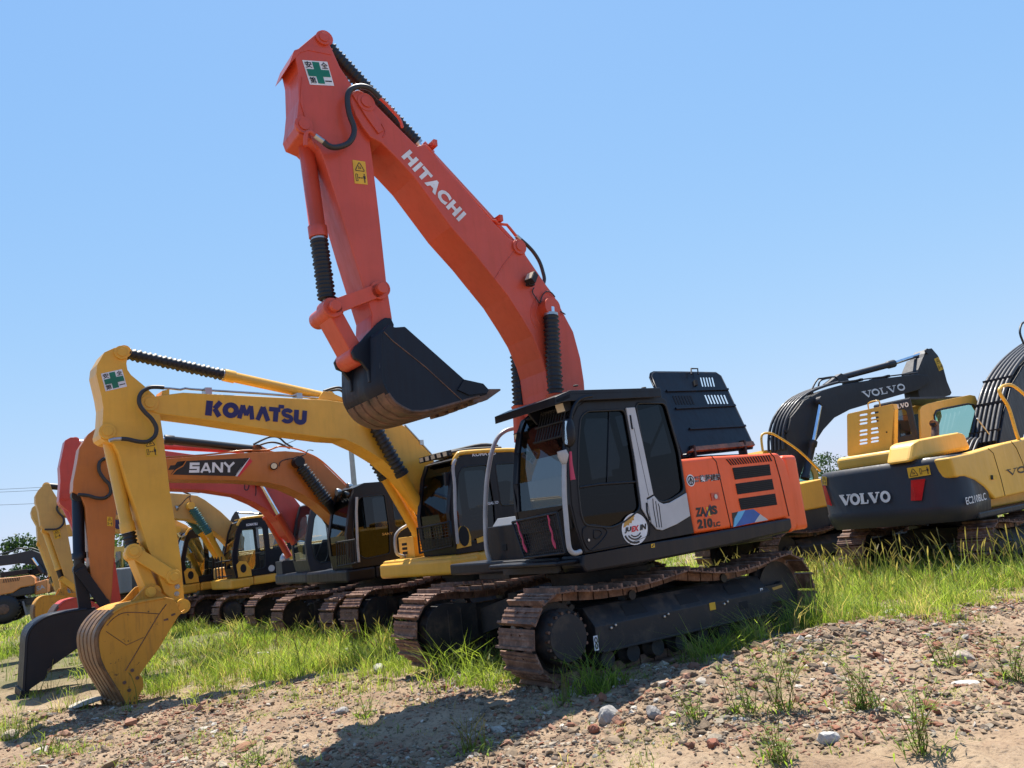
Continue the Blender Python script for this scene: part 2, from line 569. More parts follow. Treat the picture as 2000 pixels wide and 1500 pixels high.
def volvo_word(mb, a, b, t, mat, out):
    w = 0.2; h = 0.06
    GAIN = 1.3
    L = []
    def V(x):
        L.append(([(x + .01, .97), (x + .095, .02)], .24)); L.append(([(x + .095, .02), (x + .165, .97)], .11))
        L.append(([(x - .02, .95), (x + .075, .95)], .09)); L.append(([(x + .12, .95), (x + .2, .95)], .09))
    def O(x):
        L.append(([(p[0], p[1]) for p in arc(x + .085, .5, .072, .43, 0, 360, 24)], .20))
    V(.02); O(.205)
    L.append(([(.43, .04), (.43, .96)], .24)); L.append(([(.39, .95), (.475, .95)], .09)); L.append(([(.39, .05), (.53, .05)], .1)); L.append(([(.525, .02), (.535, .34)], .1))
    V(.575); O(.79)
    strokes(mb, [(l, k * GAIN) for l, k in L], a, b, t, w, mat, out)

def komatsu_word(mb, a, b, t, mat, out):
    L = [([(.035, 0), (.035, 1)], .36), ([(.085, .5), (.135, 1)], .28), ([(.135, 0), (.085, .5)], .28),
         (arc(.235, .5, .052, .36, 0, 360, 24), .30),
         ([(.32, 0), (.345, .93)], .26), ([(.345, .93), (.383, .25)], .22), ([(.383, .25), (.42, .93)], .22), ([(.42, .93), (.445, 0)], .26),
         ([(.495, 0), (.54, .95)], .26), ([(.54, .95), (.60, 0)], .28),
         ([(.60, .86), (.715, .86)], .26), ([(.672, 0), (.672, .8)], .30), ([(.722, .98), (.722, 1.24)], .34),
         (arc(.79, .70, .042, .2, 20, 250, 12) + arc(.79, .29, .044, .2, 70, -160, 12), .24),
         ([(.882, 1), (.882, .35)] + arc(.925, .34, .043, .22, 180, 360, 12) + [(.968, 1)], .30)]
    strokes(mb, [(l, k * 1.2) for l, k in L], a, b, t, .26, mat, out)

def safety_sign(mb, q, out):
    """white sticker with a green cross and four characters; q = lower left, lower right, upper right, upper left"""
    q = [Vector(p) for p in q]; out = Vector(out)
    def P(u, v): return (q[0] * (1 - u) + q[1] * u) * (1 - v) + (q[3] * (1 - u) + q[2] * u) * v
    mb.poly([P(0, 0) + out, P(1, 0) + out, P(1, 1) + out, P(0, 1) + out], 'white')
    o2 = out * 1.7
    mb.poly([P(u, v) + o2 for u, v in ((.36, .06), (.64, .06), (.64, .35), (.96, .35), (.96, .64), (.64, .64), (.64, .95), (.36, .95), (.36, .64), (.06, .64), (.06, .35), (.36, .35))], 'green')
    for ch, u, v in (('安', .05, .69), ('全', .69, .69), ('第', .05, .05)):
        write(mb, ch, P(u, v), P(u + .27, v), P(u, v + .27), 'ink', o2, 0.02)
    mb.poly([P(u, v) + o2 for u, v in ((.68, .15), (.95, .15), (.95, .20), (.68, .20))], 'ink')

def warning_sign(mb, q, out, side=False):
    """yellow keep-clear sticker: warning triangle and a figure beside a bar; q as above"""
    q = [Vector(p) for p in q]; out = Vector(out); o2 = out * 1.7
    def P(u, v): return (q[0] * (1 - u) + q[1] * u) * (1 - v) + (q[3] * (1 - u) + q[2] * u) * v
    mb.poly([P(0, 0) + out, P(1, 0) + out, P(1, 1) + out, P(0, 1) + out], 'signyellow')
    if side: A = lambda u, v: P(.05 + u * .42, .1 + v * .8); B = lambda u, v: P(.53 + u * .42, .1 + v * .8)
    else: A = lambda u, v: P(.1 + u * .8, .54 + v * .4); B = lambda u, v: P(.1 + u * .8, .06 + v * .42)
    def ln(F, p, r, w):
        p, r = Vector(p), Vector(r); d = (r - p).normalized(); n = Vector((-d.y, d.x)) * w / 2
        mb.poly([F(*(p + n)) + o2, F(*(p - n)) + o2, F(*(r - n)) + o2, F(*(r + n)) + o2], 'ink')
    ln(A, (.06, .05), (.94, .05), .07); ln(A, (.07, .1), (.47, .95), .07); ln(A, (.93, .1), (.53, .95), .07)
    ln(A, (.40, .25), (.44, .6), .06); ln(A, (.52, .25), (.56, .5), .06); ln(A, (.62, .28), (.6, .42), .05)
    ln(B, (.05, .12), (.05, .85), .06); ln(B, (.22, .12), (.22, .85), .06); ln(B, (.09, .84), (.18, .84), .06); ln(B, (.09, .14), (.18, .14), .06)
    ln(B, (.34, .48), (.62, .48), .06)
    mb.poly([B(u, v) + o2 for u, v in ((.28, .48), (.40, .58), (.40, .38))], 'ink')
    mb.poly([B(u, v) + o2 for u, v in ((.72, .48), (.6, .58), (.6, .38))], 'ink')
    mb.poly([B(u, v) + o2 for u, v in ((.76, .42), (.76, .72), (.98, .72), (.98, .42), (.93, .42), (.93, .02), (.88, .02), (.88, .36), (.86, .36), (.86, .02), (.81, .02), (.81, .42))], 'ink')
    mb.poly([B(.87 + .055 * math.cos(k * .785), .84 + .1 * math.sin(k * .785)) + o2 for k in range(8)], 'ink')
# ------------------------------------------------------------------ pieces every excavator shares
def rot2(p, a):
    c, s = math.cos(a), math.sin(a)
    return Vector((p[0] * c - p[1] * s, p[0] * s + p[1] * c, p[2]))

def track_path(L, r, zc, sag, n=160):
    """closed pitch line of a crawler, (x, z, tangent angle), equally spaced"""
    P = []
    for i in range(40): P.append((-L / 2 + L * i / 40, zc - r))
    for i in range(24): a = -90 + 180 * i / 24; P.append((L / 2 + r * math.cos(R(a)), zc + r * math.sin(R(a))))
    for i in range(40):
        t = i / 40
        P.append((L / 2 - L * t, zc + r - sag * (abs(math.sin(t * 2 * math.pi)) ** 1.0) * (0.7 if t < .5 else 1.0)))
    for i in range(24): a = 90 + 180 * i / 24; P.append((-L / 2 + r * math.cos(R(a)), zc + r * math.sin(R(a))))
    P = np.array(P + [P[0]])
    d = np.r_[0, np.cumsum(np.hypot(*np.diff(P, axis=0).T))]
    s = np.linspace(0, d[-1], n, endpoint=False)
    X = np.interp(s, d, P[:, 0]); Z = np.interp(s, d, P[:, 1])
    return X, Z, d[-1]

def undercarriage(root, swing=0.0, gauge=2.39, shoe=0.60, L=3.46, detail=True, frame='under', steel='shoe', zc=0.475, r=0.405, ring=1.13):
    N = 47
    X, Z, tot = track_path(L, r, zc, 0.10, N)
    pitch = tot / N
    k = MB()
    k.box(-1.0, 1.0, -.62, .62, .50, .80, frame)
    for sx in (-1, 1):
        for sy in (-1, 1):
            k.plate([(sx * .25, sy * .5, .78), (sx * .95, sy * .5, .78), (sx * 1.25, sy * 1.02, .62), (sx * .7, sy * 1.02, .62)], (0, 0, -.3), frame)
    k.cyl((0, 0, .80), (0, 0, ring), .62, frame, 36)
    k.cyl((0, 0, .93), (0, 0, .98), .68, frame, 36)
    k.v = [tuple(rot2(p, swing)) for p in k.v]
    k.build('undercarriage', root)
    for side in (1, -1):
        yc = side * gauge / 2
        m = MB()
        for i in range(N):
            j = (i + 1) % N
            p = Vector((X[i], yc, Z[i])); q = Vector((X[j], yc, Z[j]))
            t = (q - p).normalized(); nn = Vector((t.z, 0, -t.x))       # outward
            c = (p + q) / 2 + nn * .028
            w = Vector((0, shoe / 2, 0)); h = pitch * .462
            jit = nn * random.uniform(-.003, .003)
            def slab(s0, s1, n0, n1, y0, y1):
                v = [c + jit + t * a + nn * b + Vector((0, y, 0)) for a in (s0, s1) for y in (y0, y1) for b in (n0, n1)]
                m.add(v, [(0, 1, 3, 2), (4, 6, 7, 5), (0, 4, 5, 1), (2, 3, 7, 6), (0, 2, 6, 4), (1, 5, 7, 3)], steel)
            slab(-h, h, 0, .014, -shoe / 2, shoe / 2)
            slab(-h, -h + .024, .014, .056, -shoe / 2, shoe / 2)
            slab(h * .02 - .01, h * .02 + .01, .014, .026, -shoe / 2, shoe / 2)
            slab(h - .05, h - .03, .014, .028, -shoe / 2, shoe / 2)
            for yy in (-.09, .06):
                slab(-h * .98, h * .98, -.085, -.002, yy, yy + .035)
            if detail:
                for yy in (-.08, .065):
                    slab(h * .3, h * .3 + .03, .014, .03, yy - .014, yy + .014)
        m.v = [tuple(rot2(p, swing)) for p in m.v]
        tr = m.build('track', root)
        f = MB()
        # box girder of the side frame with its sloping outer top
        yo = yc + side * .24; yi = yc - side * .24
        prof = [(yi, .27), (yo, .27), (yo, .52), (yc + side * .07, .70), (yi, .70)]
        if side < 0: prof = prof[::-1]
        x0, x1 = -L / 2 + .34, L / 2 - .36
        v = [(x, y, z) for x in (x0, x1) for y, z in prof]
        n5 = len(prof)
        f.add(v, [tuple(range(n5))[::-1], tuple(range(n5, 2 * n5))] + [(i, (i + 1) % n5, n5 + (i + 1) % n5, n5 + i) for i in range(n5)], frame)
        if detail and side > 0:
            for xx in (-.85, -.05, .75):
                f.add([(xx - .16, yc + side * .205, .557), (xx + .16, yc + side * .205, .557), (xx + .13, yc + side * .12, .664), (xx - .13, yc + side * .12, .664)], [(0, 1, 2, 3)], 'void')
            for xx in (-.6, .35, 1.1):
                for dx in (0, .06): f.cyl((xx + dx, yo - side * .01, .50 - dx * .3), (xx + dx, yo + side * .02, .50 - dx * .3), .016, 'steel', 8)
            f.box(-.95, -.79, yo - .01, yo + .003, .38, .47, 'void')
            f.box(-1.4, 1.3, yo - .012, yo + .012, .262, .285, frame)
        f.v = [tuple(rot2(p, swing)) for p in f.v]
        f.build('track_frame', tr, 0.012)
        g = MB()
        cx = L / 2
        g.cyl((cx, yc - .05, zc), (cx, yc + .05, zc), .33, frame, 28)
        for i in range(21):
            a = 2 * math.pi * i / 21
            g.bar((cx + .31 * math.cos(a), yc, zc + .31 * math.sin(a)), (cx + .385 * math.cos(a), yc, zc + .385 * math.sin(a)), .055, .06, frame, (0, 1, 0))
        g.lathe((cx, yc - .2, zc), (cx, yc + side * .0 + .27 * side, zc), [(0, .24), (.6, .27), (.85, .27), (.9, .24), (1, .22)], frame, 28)
        if detail:
            for i in range(18):
                a = 2 * math.pi * i / 18
                g.cyl((cx + .235 * math.cos(a), yc + side * .2, zc + .235 * math.sin(a)), (cx + .235 * math.cos(a), yc + side * .262, zc + .235 * math.sin(a)), .016, 'lip', 6)
        g.v = [tuple(rot2(p, swing)) for p in g.v]
        g.build('sprocket', tr)
        g = MB()
        g.lathe((-cx, yc - .1, zc), (-cx, yc + .1, zc), [(0, .36), (.3, .36), (.32, .39), (.68, .39), (.7, .36), (1, .36)], frame, 28)
        g.cyl((-cx, yc - .17, zc), (-cx, yc + .17, zc), .12, frame, 16)
        g.box(-cx - .02, -cx + .5, yc - .2, yc - .15, zc - .1, zc + .1, frame)
        g.box(-cx - .02, -cx + .5, yc + .15, yc + .2, zc - .1, zc + .1, frame)
        g.v = [tuple(rot2(p, swing)) for p in g.v]
        g.build('idler', tr)
        g = MB()
        for i in range(8):
            xx = x0 + .15 + (x1 - x0 - .3) * i / 7
            g.lathe((xx, yc - .2, .19), (xx, yc + .2, .19), [(0, .09), (.25, .09), (.26, .12), (.36, .12), (.37, .09), (.63, .09), (.64, .12), (.74, .12), (.75, .09), (1, .09)], frame, 14)
        for xx in (-.75, .7):
            g.cyl((xx, yc - .1, .745), (xx, yc + .12, .745), .05, frame, 14)
            g.box(xx - .05, xx + .05, yc - .06, yc + .06, .68, .76, frame)
        g.v = [tuple(rot2(p, swing)) for p in g.v]
        g.build('roller', tr)
        if detail:
            g = MB()
            P = [(cx - .42, zc + .25), (cx - .42, zc - .16)] + [(cx + .31 * math.cos(R(a)), zc + .31 * math.sin(R(a))) for a in range(-80, 81, 16)]
            g.prism(P, yc - side * .3, yc - side * .12, frame)
            for xx in (cx - .2, cx - .02): g.box(xx, xx + .02, min(yc - side * .31, yc - side * .3), max(yc - side * .31, yc - side * .3), zc - .2, zc + .22, frame)
            g.v = [tuple(rot2(p, swing)) for p in g.v]
            g.build('motor_guard', tr, 0.02)

def cab(root, outline, front, holes, y0, y1, mat, glass='glass', label=None, inner='dark', trim=None, front_glass=None):
    """operator's cab from its side outline (x,z): front = {edge index: 'glass'|'panel'}; holes = window outlines"""
    m = MB(); t = .05
    holes = [rnd(h, .07) for h in holes]
    m.prism(outline, y1 - t, y1, mat, holes)
    m.prism(outline, y0, y0 + t, mat, holes)
    n = len(outline)
    cxx = sum(p[0] for p in outline) / n; czz = sum(p[1] for p in outline) / n
    panes = []
    for i in range(n):
        a, b = outline[i], outline[(i + 1) % n]
        dx, dz = b[0] - a[0], b[1] - a[1]; l = math.hypot(dx, dz)
        nx, nz = dz / l, -dx / l
        if (cxx - a[0]) * nx + (czz - a[1]) * nz < 0: nx, nz = -nx, -nz
        k = front.get(i, 'panel')
        A, B = (a[0], a[1]), (b[0], b[1])
        if k == 'panel':
            m.plate([(A[0], y0 + t, A[1]), (A[0], y1 - t, A[1]), (B[0], y1 - t, B[1]), (B[0], y0 + t, B[1])], (nx * .045, 0, nz * .045), mat)
        elif k == 'glass':
            for ya, yb in ((y0 + t, y0 + t + .045), (y1 - t - .045, y1 - t)):
                m.plate([(A[0], ya, A[1]), (A[0], yb, A[1]), (B[0], yb, B[1]), (B[0], ya, B[1])], (nx * .05, 0, nz * .05), mat)
            panes.append([(p[0] + nx * .018, y, p[1] + nz * .018) for p, y in ((A, y0 + t + .045), (A, y1 - t - .045), (B, y1 - t - .045), (B, y0 + t + .045))])
    o = m.build('cab', root, 0.014, label=label)
    for p in panes:
        MB().poly(p, front_glass or glass).build('windshield', o)
    for h in holes:
        for y in (y1 - .022, y0 + .022):
            MB().poly([(x, y, z) for x, z in h], glass if y > (y0 + y1) / 2 else (front_glass or glass)).build('window', o)
            g = MB()
            hh = list(h)
            g.tube([(x, y + (.02 if y > (y0 + y1) / 2 else -.02), z) for x, z in hh + [hh[0]]], .013, 'rubber', 6)
            if y > (y0 + y1) / 2: g.build('window_seal', o)
    # seat, console, levers
    g = MB(); ym = (y0 + y1) / 2
    xs = [p[0] for p in outline]; zs = [p[1] for p in outline]
    x0, z0 = min(xs), min(zs)
    g.box(x0 + .35, x0 + .85, ym - .24, ym + .24, z0 + .42, z0 + .56, inner)
    g.plate([(x0 + .36, ym - .23, z0 + .5), (x0 + .36, ym + .23, z0 + .5), (x0 + .18, ym + .2, z0 + 1.15), (x0 + .18, ym - .2, z0 + 1.15)], (.12, 0, .03), inner)
    g.box(x0 + .3, x0 + .8, ym - .42, ym - .28, z0 + .1, z0 + .62, inner)
    g.box(x0 + .3, x0 + .8, ym + .28, ym + .42, z0 + .1, z0 + .62, inner)
    g.bar((x0 + .8, ym + .35, z0 + .6), (x0 + .86, ym + .35, z0 + .8), .04, .04, inner)
    g.bar((x0 + .8, ym - .35, z0 + .6), (x0 + .86, ym - .35, z0 + .8), .04, .04, inner)
    g.box(x0 + .3, x0 + .75, ym - .3, ym + .3, z0 + .05, z0 + .42, inner)
    g.build('seat', o, 0.03)
    return o

def girder(root, F, name, px, hw, mat, bevel=.012):
    m = MB(); m.prism(F.xz(px, hw), -hw, hw, mat)
    return m.build(name, root, bevel)

def boss(m, F, px, py, y, r, mat, t=.03, pin=True):
    p = F.on(px, py, y)
    m.cyl(p - Vector((0, .02, 0)), p + Vector((0, t, 0)), r, mat, 22)
    if pin: m.cyl(p + Vector((0, t, 0)), p + Vector((0, t + .015, 0)), r * .62, mat, 18)

def cylinder(root, F, a, b, y, barrel, rod='chrome', r=.075, split=.55, rr=None, sleeve=None, head='barrel', barrel_first=True, sl=(0, 1), ribs=22, ring=True):
    """hydraulic cylinder between two points of the photograph; sleeve: a ribbed gaiter over the rod"""
    A, B = F.on(*a, y), F.on(*b, y)
    if not barrel_first: A, B = B, A
    m = MB()
    d = B - A
    S = A + d * split
    m.lathe(A, S, [(0, r * .8), (.02, r), (.9, r), (.905, r * 1.18), (1, r * 1.18)], barrel, 20)
    m.cyl(A + Vector((0, -.1, 0)), A + Vector((0, .1, 0)), r * 1.15, barrel, 18)
    o = m.build(name_of(root, 'cylinder'), root)
    g = MB()
    g.cyl(S, B, rr or r * .6, rod, 18)
    g.cyl(B + Vector((0, -.09, 0)), B + Vector((0, .09, 0)), r * 1.1, barrel, 18)
    g.build('rod', o)
    if sleeve:
        s0, s1 = S + (B - S) * sl[0], S + (B - S) * sl[1]
        h = MB(); h.bellows(s0, s1, r * .84, r * 1.12, ribs, sleeve)
        if ring: h.lathe(s0 - (s1 - s0) * .015, s0 + (s1 - s0) * .03, [(0, r * .95), (1, r * .95)], 'steel', 18)
        h.build('bellows', o)
    return o

def name_of(root, base): return base

def bucket(root, F, side, floor, hw, mat, lipmat, ears=(), ear_y=.24, teeth=5, cut=None, tooth=.2, label=None, split=1):
    """digging bucket: side = cheek outline, floor = run of the shell from the hinge round the back to the lip (photograph points on the near cheek)"""
    m = MB()
    S = F.xz(side, hw)
    m.prism(S, hw - .045, hw, mat); m.prism(S, -hw, -hw + .045, mat)
    for e in ears:
        E = F.xz(e, ear_y)
        m.prism(E, ear_y - .05, ear_y, mat); m.prism(E, -ear_y, -ear_y + .05, mat)
    o = m.build('bucket', root, .01, label=label)
    P = F.xz(floor, hw)
    cx = sum(p[0] for p in P) / len(P); cz = sum(p[1] for p in P) / len(P)
    # smooth the shell
    Q = []
    n = len(P)
    for i in range(n - 1):
        p0, p1, p2, p3 = [np.array(P[max(0, min(n - 1, i + j))]) for j in (-1, 0, 1, 2)]
        for k in range(5):
            t = k / 5
            Q.append(tuple(.5 * (2 * p1 + (p2 - p0) * t + (2 * p0 - 5 * p1 + 4 * p2 - p3) * t * t + (3 * p1 - p0 - 3 * p2 + p3) * t ** 3)))
    Q.append(P[-1])
    g = MB(); th = .03
    I = []
    for i, q in enumerate(Q):
        a, b = Q[max(i - 1, 0)], Q[min(i + 1, len(Q) - 1)]
        dx, dz = b[0] - a[0], b[1] - a[1]; l = math.hypot(dx, dz) or 1
        nx, nz = -dz / l, dx / l
        if (cx - q[0]) * nx + (cz - q[1]) * nz < 0: nx, nz = -nx, -nz
        I.append((q[0] + nx * th, q[1] + nz * th))
    y1 = hw + .004
    v = []
    for q, i in zip(Q, I):
        v += [(q[0], -y1, q[1]), (q[0], y1, q[1]), (i[0], -y1, i[1]), (i[0], y1, i[1])]
    K = len(Q)
    fo = []; fl = []
    for i in range(K - 1):
        a, b = 4 * i, 4 * (i + 1)
        (fl if i >= (K - 1) * split else fo).extend([(a, a + 1, b + 1, b), (a + 3, a + 2, b + 2, b + 3), (a + 1, a + 3, b + 3, b + 1), (a + 2, a, b, b + 2)])
    fo.append((2, 3, 1, 0)); fl.append((4 * K - 4, 4 * K - 3, 4 * K - 1, 4 * K - 2))
    g.add(v, fo, mat, True); g.add(v, fl, lipmat, True)
    # wear strips along the floor
    if split < 1:
        i0 = int((K - 1) * split)
        for w in range(5):
            yy = -hw + .12 + (2 * hw - .24) * w / 4
            vv = []
            for i in range(i0, K):
                q, ii = Q[i], I[i]
                ox, oz = (q[0] - ii[0]) / th * .014, (q[1] - ii[1]) / th * .014
                vv += [(q[0] + ox, yy - .07, q[1] + oz), (q[0] + ox, yy + .07, q[1] + oz), (q[0], yy - .075, q[1]), (q[0], yy + .075, q[1])]
            kk = len(vv) // 4
            g.add(vv, [f for i in range(kk - 1) for f in ((4 * i, 4 * i + 1, 4 * i + 5, 4 * i + 4), (4 * i + 1, 4 * i + 3, 4 * i + 7, 4 * i + 5), (4 * i + 2, 4 * i, 4 * i + 4, 4 * i + 6))], lipmat, False)
    g.build('bucket_floor', o)
    a, b = Vector((Q[-3][0], 0, Q[-3][1])), Vector((Q[-1][0], 0, Q[-1][1]))
    d = (b - a).normalized(); up = Vector((I[-1][0] - Q[-1][0], 0, I[-1][1] - Q[-1][1])).normalized()
    for k in range(teeth):
        yy = -hw + .07 + (2 * hw - .14) * k / (teeth - 1)
        t = MB()
        b0 = b - d * .1 + Vector((0, yy, 0)) + up * .015
        v = []
        for s, h, w in ((0, .06, .065), (.45, .065, .06), (1.0, .014, .05)):
            c = b0 + d * (tooth + .1) * s
            v += [c - up * h * (1 if s < .9 else .2) + Vector((0, -w, 0)), c - up * h * (1 if s < .9 else .2) + Vector((0, w, 0)), c + up * h + Vector((0, w, 0)), c + up * h + Vector((0, -w, 0))]
        t.add(v, [(3, 2, 1, 0), (8, 9, 10, 11)] + [(4 * j + i, 4 * j + (i + 1) % 4, 4 * j + 4 + (i + 1) % 4, 4 * j + 4 + i) for j in range(2) for i in range(4)], lipmat)
        t.build('tooth', o, .006)
    return o

def lamp(m, p, d, w=.11, h=.08, dep=.09, body='dark', lens='lampglass'):
    p, d = Vector(p), Vector(d).normalized()
    m.bar(p, p + d * dep, w, h, body)
    m.bar(p + d * dep, p + d * (dep + .006), w * .82, h * .8, lens)

def stdupper(root, F, body, frame, cabmat, cw=None, hood=None, cabx=1.42, glass='glass', boxes=True, cabfloor=1.39, trimband=None, cabtop=3.06):
    """superstructure of a machine in the row: deck, house, counterweight, tool box and cab"""
    m = MB()
    m.box(-2.1, .9, -1.33, 1.335, 1.12, 1.385, frame); m.box(.902, 1.55, -.86, 1.335, 1.12, 1.385, frame)
    m.build('deck', root, .05)
    m = MB()
    m.box(-2.15, -.42, .42, 1.34, 1.39, 2.15, body)
    m.box(-1.9, .55, -1.33, -.45, 1.39, 2.08, body)
    m.box(-2.1, -.42, -.42, .40, 1.39, 2.22, hood or body)
    m.build('house', root, .05)
    m = MB()
    P = [(-2.12, 1.35)] + [(-2.12 - .62 * math.cos(R(a)) ** .6, 1.35 * math.sin(R(a))) for a in range(60, -61, -15)] + [(-2.12, -1.35)]
    m.plate([(x, y, 1.12) for x, y in P], (0, 0, 1.03), cw or body)
    m.build('counterweight', root, .07, 3)
    if boxes:
        m = MB(); m.box(.62, 1.5, -.86, -.42, 1.39, 1.75, body)
        m.build('tool_box', root, .05)
    m = MB()
    for y in (-.42, .36): m.prism([(-.2, 1.38), (.75, 1.38), (.6, 1.6), (.3, 2.15), (.05, 2.15), (-.1, 1.7)], y, y + .05, frame)
    m.build('boom_bracket', root)
    O = [(cabx - .0, cabfloor), (cabx + .06, 1.68), (cabx + .08, 2.08), (cabx - .08, 2.75), (cabx - .2, cabtop - .08), (cabx - .42, cabtop), (-.22, cabtop), (-.33, cabtop - .1), (-.38, cabfloor)]
    W1 = [(x, z + .13) for x, z in [(cabx - .12, 1.55), (cabx - .06, 1.95), (cabx - .2, 2.58), (cabx - .3, 2.7), (cabx - .88, 2.72), (cabx - .92, 2.0), (cabx - .88, 1.46), (cabx - .3, 1.42)]]
    W2 = [(x, z + .13) for x, z in [(cabx - 1.06, 1.98), (cabx - 1.04, 2.72), (-.14, 2.72), (-.22, 1.95)]]
    fr = {0: 'panel', 1: 'glass', 2: 'glass', 3: 'glass', 4: 'panel', 7: 'glass'}
    c = cab(root, O, fr, [W1, W2], .37, 1.345, cabmat, glass)
    return c
# ------------------------------------------------------------------ ground
def fbm(x, y, seed, base=0.35, octs=5, amp=1.0, gain=.5):
    r = np.random.default_rng(seed); out = np.zeros_like(x, dtype=float)
    f = base
    for o in range(octs):
        s = np.zeros_like(out)
        for k in range(7):
            a = r.uniform(0, 2 * np.pi); fx, fy = np.cos(a) * f * r.uniform(.7, 1.4), np.sin(a) * f * r.uniform(.7, 1.4)
            s += np.sin(2 * np.pi * (x * fx + y * fy) + r.uniform(0, 6.28))
        out += amp * s / 7 ** .5; amp *= gain; f *= 2.03
    return out

def sstep(a, b, x):
    t = np.clip((x - a) / (b - a), 0, 1); return t * t * (3 - 2 * t)

def ground_h(x, y):
    x = np.asarray(x, float); y = np.asarray(y, float)
    h = -.05 * sstep(7.6, 9.5, y) - (.16 * sstep(8.8, 12.5, y) + .12 * sstep(12, 20, y) + .10 * sstep(19, 34, y)) * sstep(-18, -12, x)
    h -= .10 * sstep(4.5, 9, x) * sstep(9, 14, y)
    near = 1 - sstep(14, 30, np.hypot(x, y))
    h += .022 * fbm(x, y, 3, .22, 4) * (.4 + .6 * near)
    h += .015 * fbm(x, y, 5, 1.7, 3) * near
    # rubble bank along the near track
    d = np.abs((x - .9) * .62 - (y - 6.6) * .78) ; along = (x - .9) * .78 + (y - 6.6) * .62
    h += .011 * fbm(x, y, 6, 4.2, 2) * near
    h += .12 * np.exp(-(d / .55) ** 2) * sstep(-.6, .4, along) * (1 - sstep(3.2, 4.6, along))
    return h

def gh(x, y): return float(ground_h(np.array([x]), np.array([y]))[0])

def grid_axis(lims):
    out = [lims[0][0]]
    for a, b, s in lims:
        n = max(1, int(round((b - a) / s))); out += list(a + (b - a) * np.arange(1, n + 1) / n)
    return np.array(out)
gx = grid_axis([(-1500, -200, 130), (-200, -60, 14), (-60, -16, 2), (-16, -8, .3), (-8, 8, .07), (8, 14, .2), (14, 60, 2), (60, 200, 14), (200, 1500, 130)])
gy = grid_axis([(-300, -20, 40), (-20, 2, 2), (2, 4.5, .25), (4.5, 12, .07), (12, 20, .2), (20, 60, 1.5), (60, 200, 10), (200, 2500, 150)])
GX, GY = np.meshgrid(gx, gy)
GZ = ground_h(GX, GY)
nx, ny = len(gx), len(gy)

def fast_mesh(name, V, F, mats, attr=None, smooth=True, midx=None):
    me = bpy.data.meshes.new(name)
    V = np.asarray(V, np.float32); F = np.asarray(F, np.int32)
    n, k = F.shape
    me.vertices.add(len(V)); me.vertices.foreach_set('co', V.ravel())
    me.loops.add(n * k); me.loops.foreach_set('vertex_index', F.ravel())
    me.polygons.add(n); me.polygons.foreach_set('loop_start', np.arange(0, n * k, k, dtype=np.int32))
    try: me.polygons.foreach_set('loop_total', np.full(n, k, np.int32))
    except Exception: pass
    me.polygons.foreach_set('use_smooth', np.full(n, smooth))
    for m in mats: me.materials.append(m)
    if midx is not None: me.polygons.foreach_set('material_index', np.asarray(midx, np.int32))
    if attr is not None:
        a = me.color_attributes.new('tone', 'FLOAT_COLOR', 'POINT')
        c = np.ones((len(V), 4), np.float32); c[:, :3] = attr
        a.data.foreach_set('color', c.ravel())
    me.update(calc_edges=True)
    o = bpy.data.objects.new(name, me); C.objects.link(o)
    return o

def soil_mat():
    m, nt, b = new_mat('yard_soil')
    v = objvec(nt)
    n1 = noise(nt, .55, 8, .62, v); n2 = noise(nt, 3.1, 9, .7, v); n3 = noise(nt, 26, 6, .75, v); n4 = noise(nt, 1.3, 6, .6, v, .3)
    c = ramp(nt, n1, [(.3, (.20, .135, .082)), (.5, (.32, .225, .142)), (.7, (.42, .32, .21))])
    c = mixc(nt, ramp(nt, n2, [(.44, 0.0), (.70, .6)]), c, (.19, .12, .078))
    c = mixc(nt, ramp(nt, n4, [(.58, 0.0), (.72, .55)]), c, (.22, .10, .062))
    c = mixc(nt, ramp(nt, n3, [(.35, .75), (.5, 0.0)]), c, (.075, .055, .04))
    c = mixc(nt, ramp(nt, n3, [(.6, 0.0), (.75, .6)]), c, (.40, .34, .27))
    vo = nd(nt, 'ShaderNodeTexVoronoi'); vo.inputs['Scale'].default_value = 42; nt.links.new(v, vo.inputs['Vector'])
    c = mixc(nt, ramp(nt, vo.outputs['Distance'], [(.12, .35), (.3, 0.0)]), c, (.38, .31, .25))
    # grass-rooted earth further back
    ge = nd(nt, 'ShaderNodeNewGeometry'); sp = nd(nt, 'ShaderNodeSeparateXYZ'); nt.links.new(ge.outputs['Position'], sp.inputs[0])
    mr = nd(nt, 'ShaderNodeMapRange'); mr.inputs[1].default_value = 10; mr.inputs[2].default_value = 16; nt.links.new(sp.outputs['Y'], mr.inputs[0])
    n5 = noise(nt, .12, 5, .6, v)
    mm = nd(nt, 'ShaderNodeMath', operation='MULTIPLY'); nt.links.new(mr.outputs[0], mm.inputs[0]); nt.links.new(ramp(nt, n5, [(.35, .25), (.6, .8)]), mm.inputs[1])
    c = mixc(nt, mm.outputs[0], c, (.075, .095, .028))
    nt.links.new(c, b.inputs['Base Color'])
    b.inputs['Roughness'].default_value = .95
    b.inputs['Specular IOR Level'].default_value = .2
    h = mixc(nt, .5, n2, n3); bump(nt, b, h, .8, .05)
    return m
SOIL = soil_mat()
idx = np.arange(nx * ny).reshape(ny, nx)
Fq = np.stack([idx[:-1, :-1].ravel(), idx[:-1, 1:].ravel(), idx[1:, 1:].ravel(), idx[1:, :-1].ravel()], 1)
g = fast_mesh('ground', np.stack([GX.ravel(), GY.ravel(), GZ.ravel()], 1), Fq, [SOIL])
tag(g, 'bare brown earth and rubble yard, grassy further back', 'ground', kind='structure')

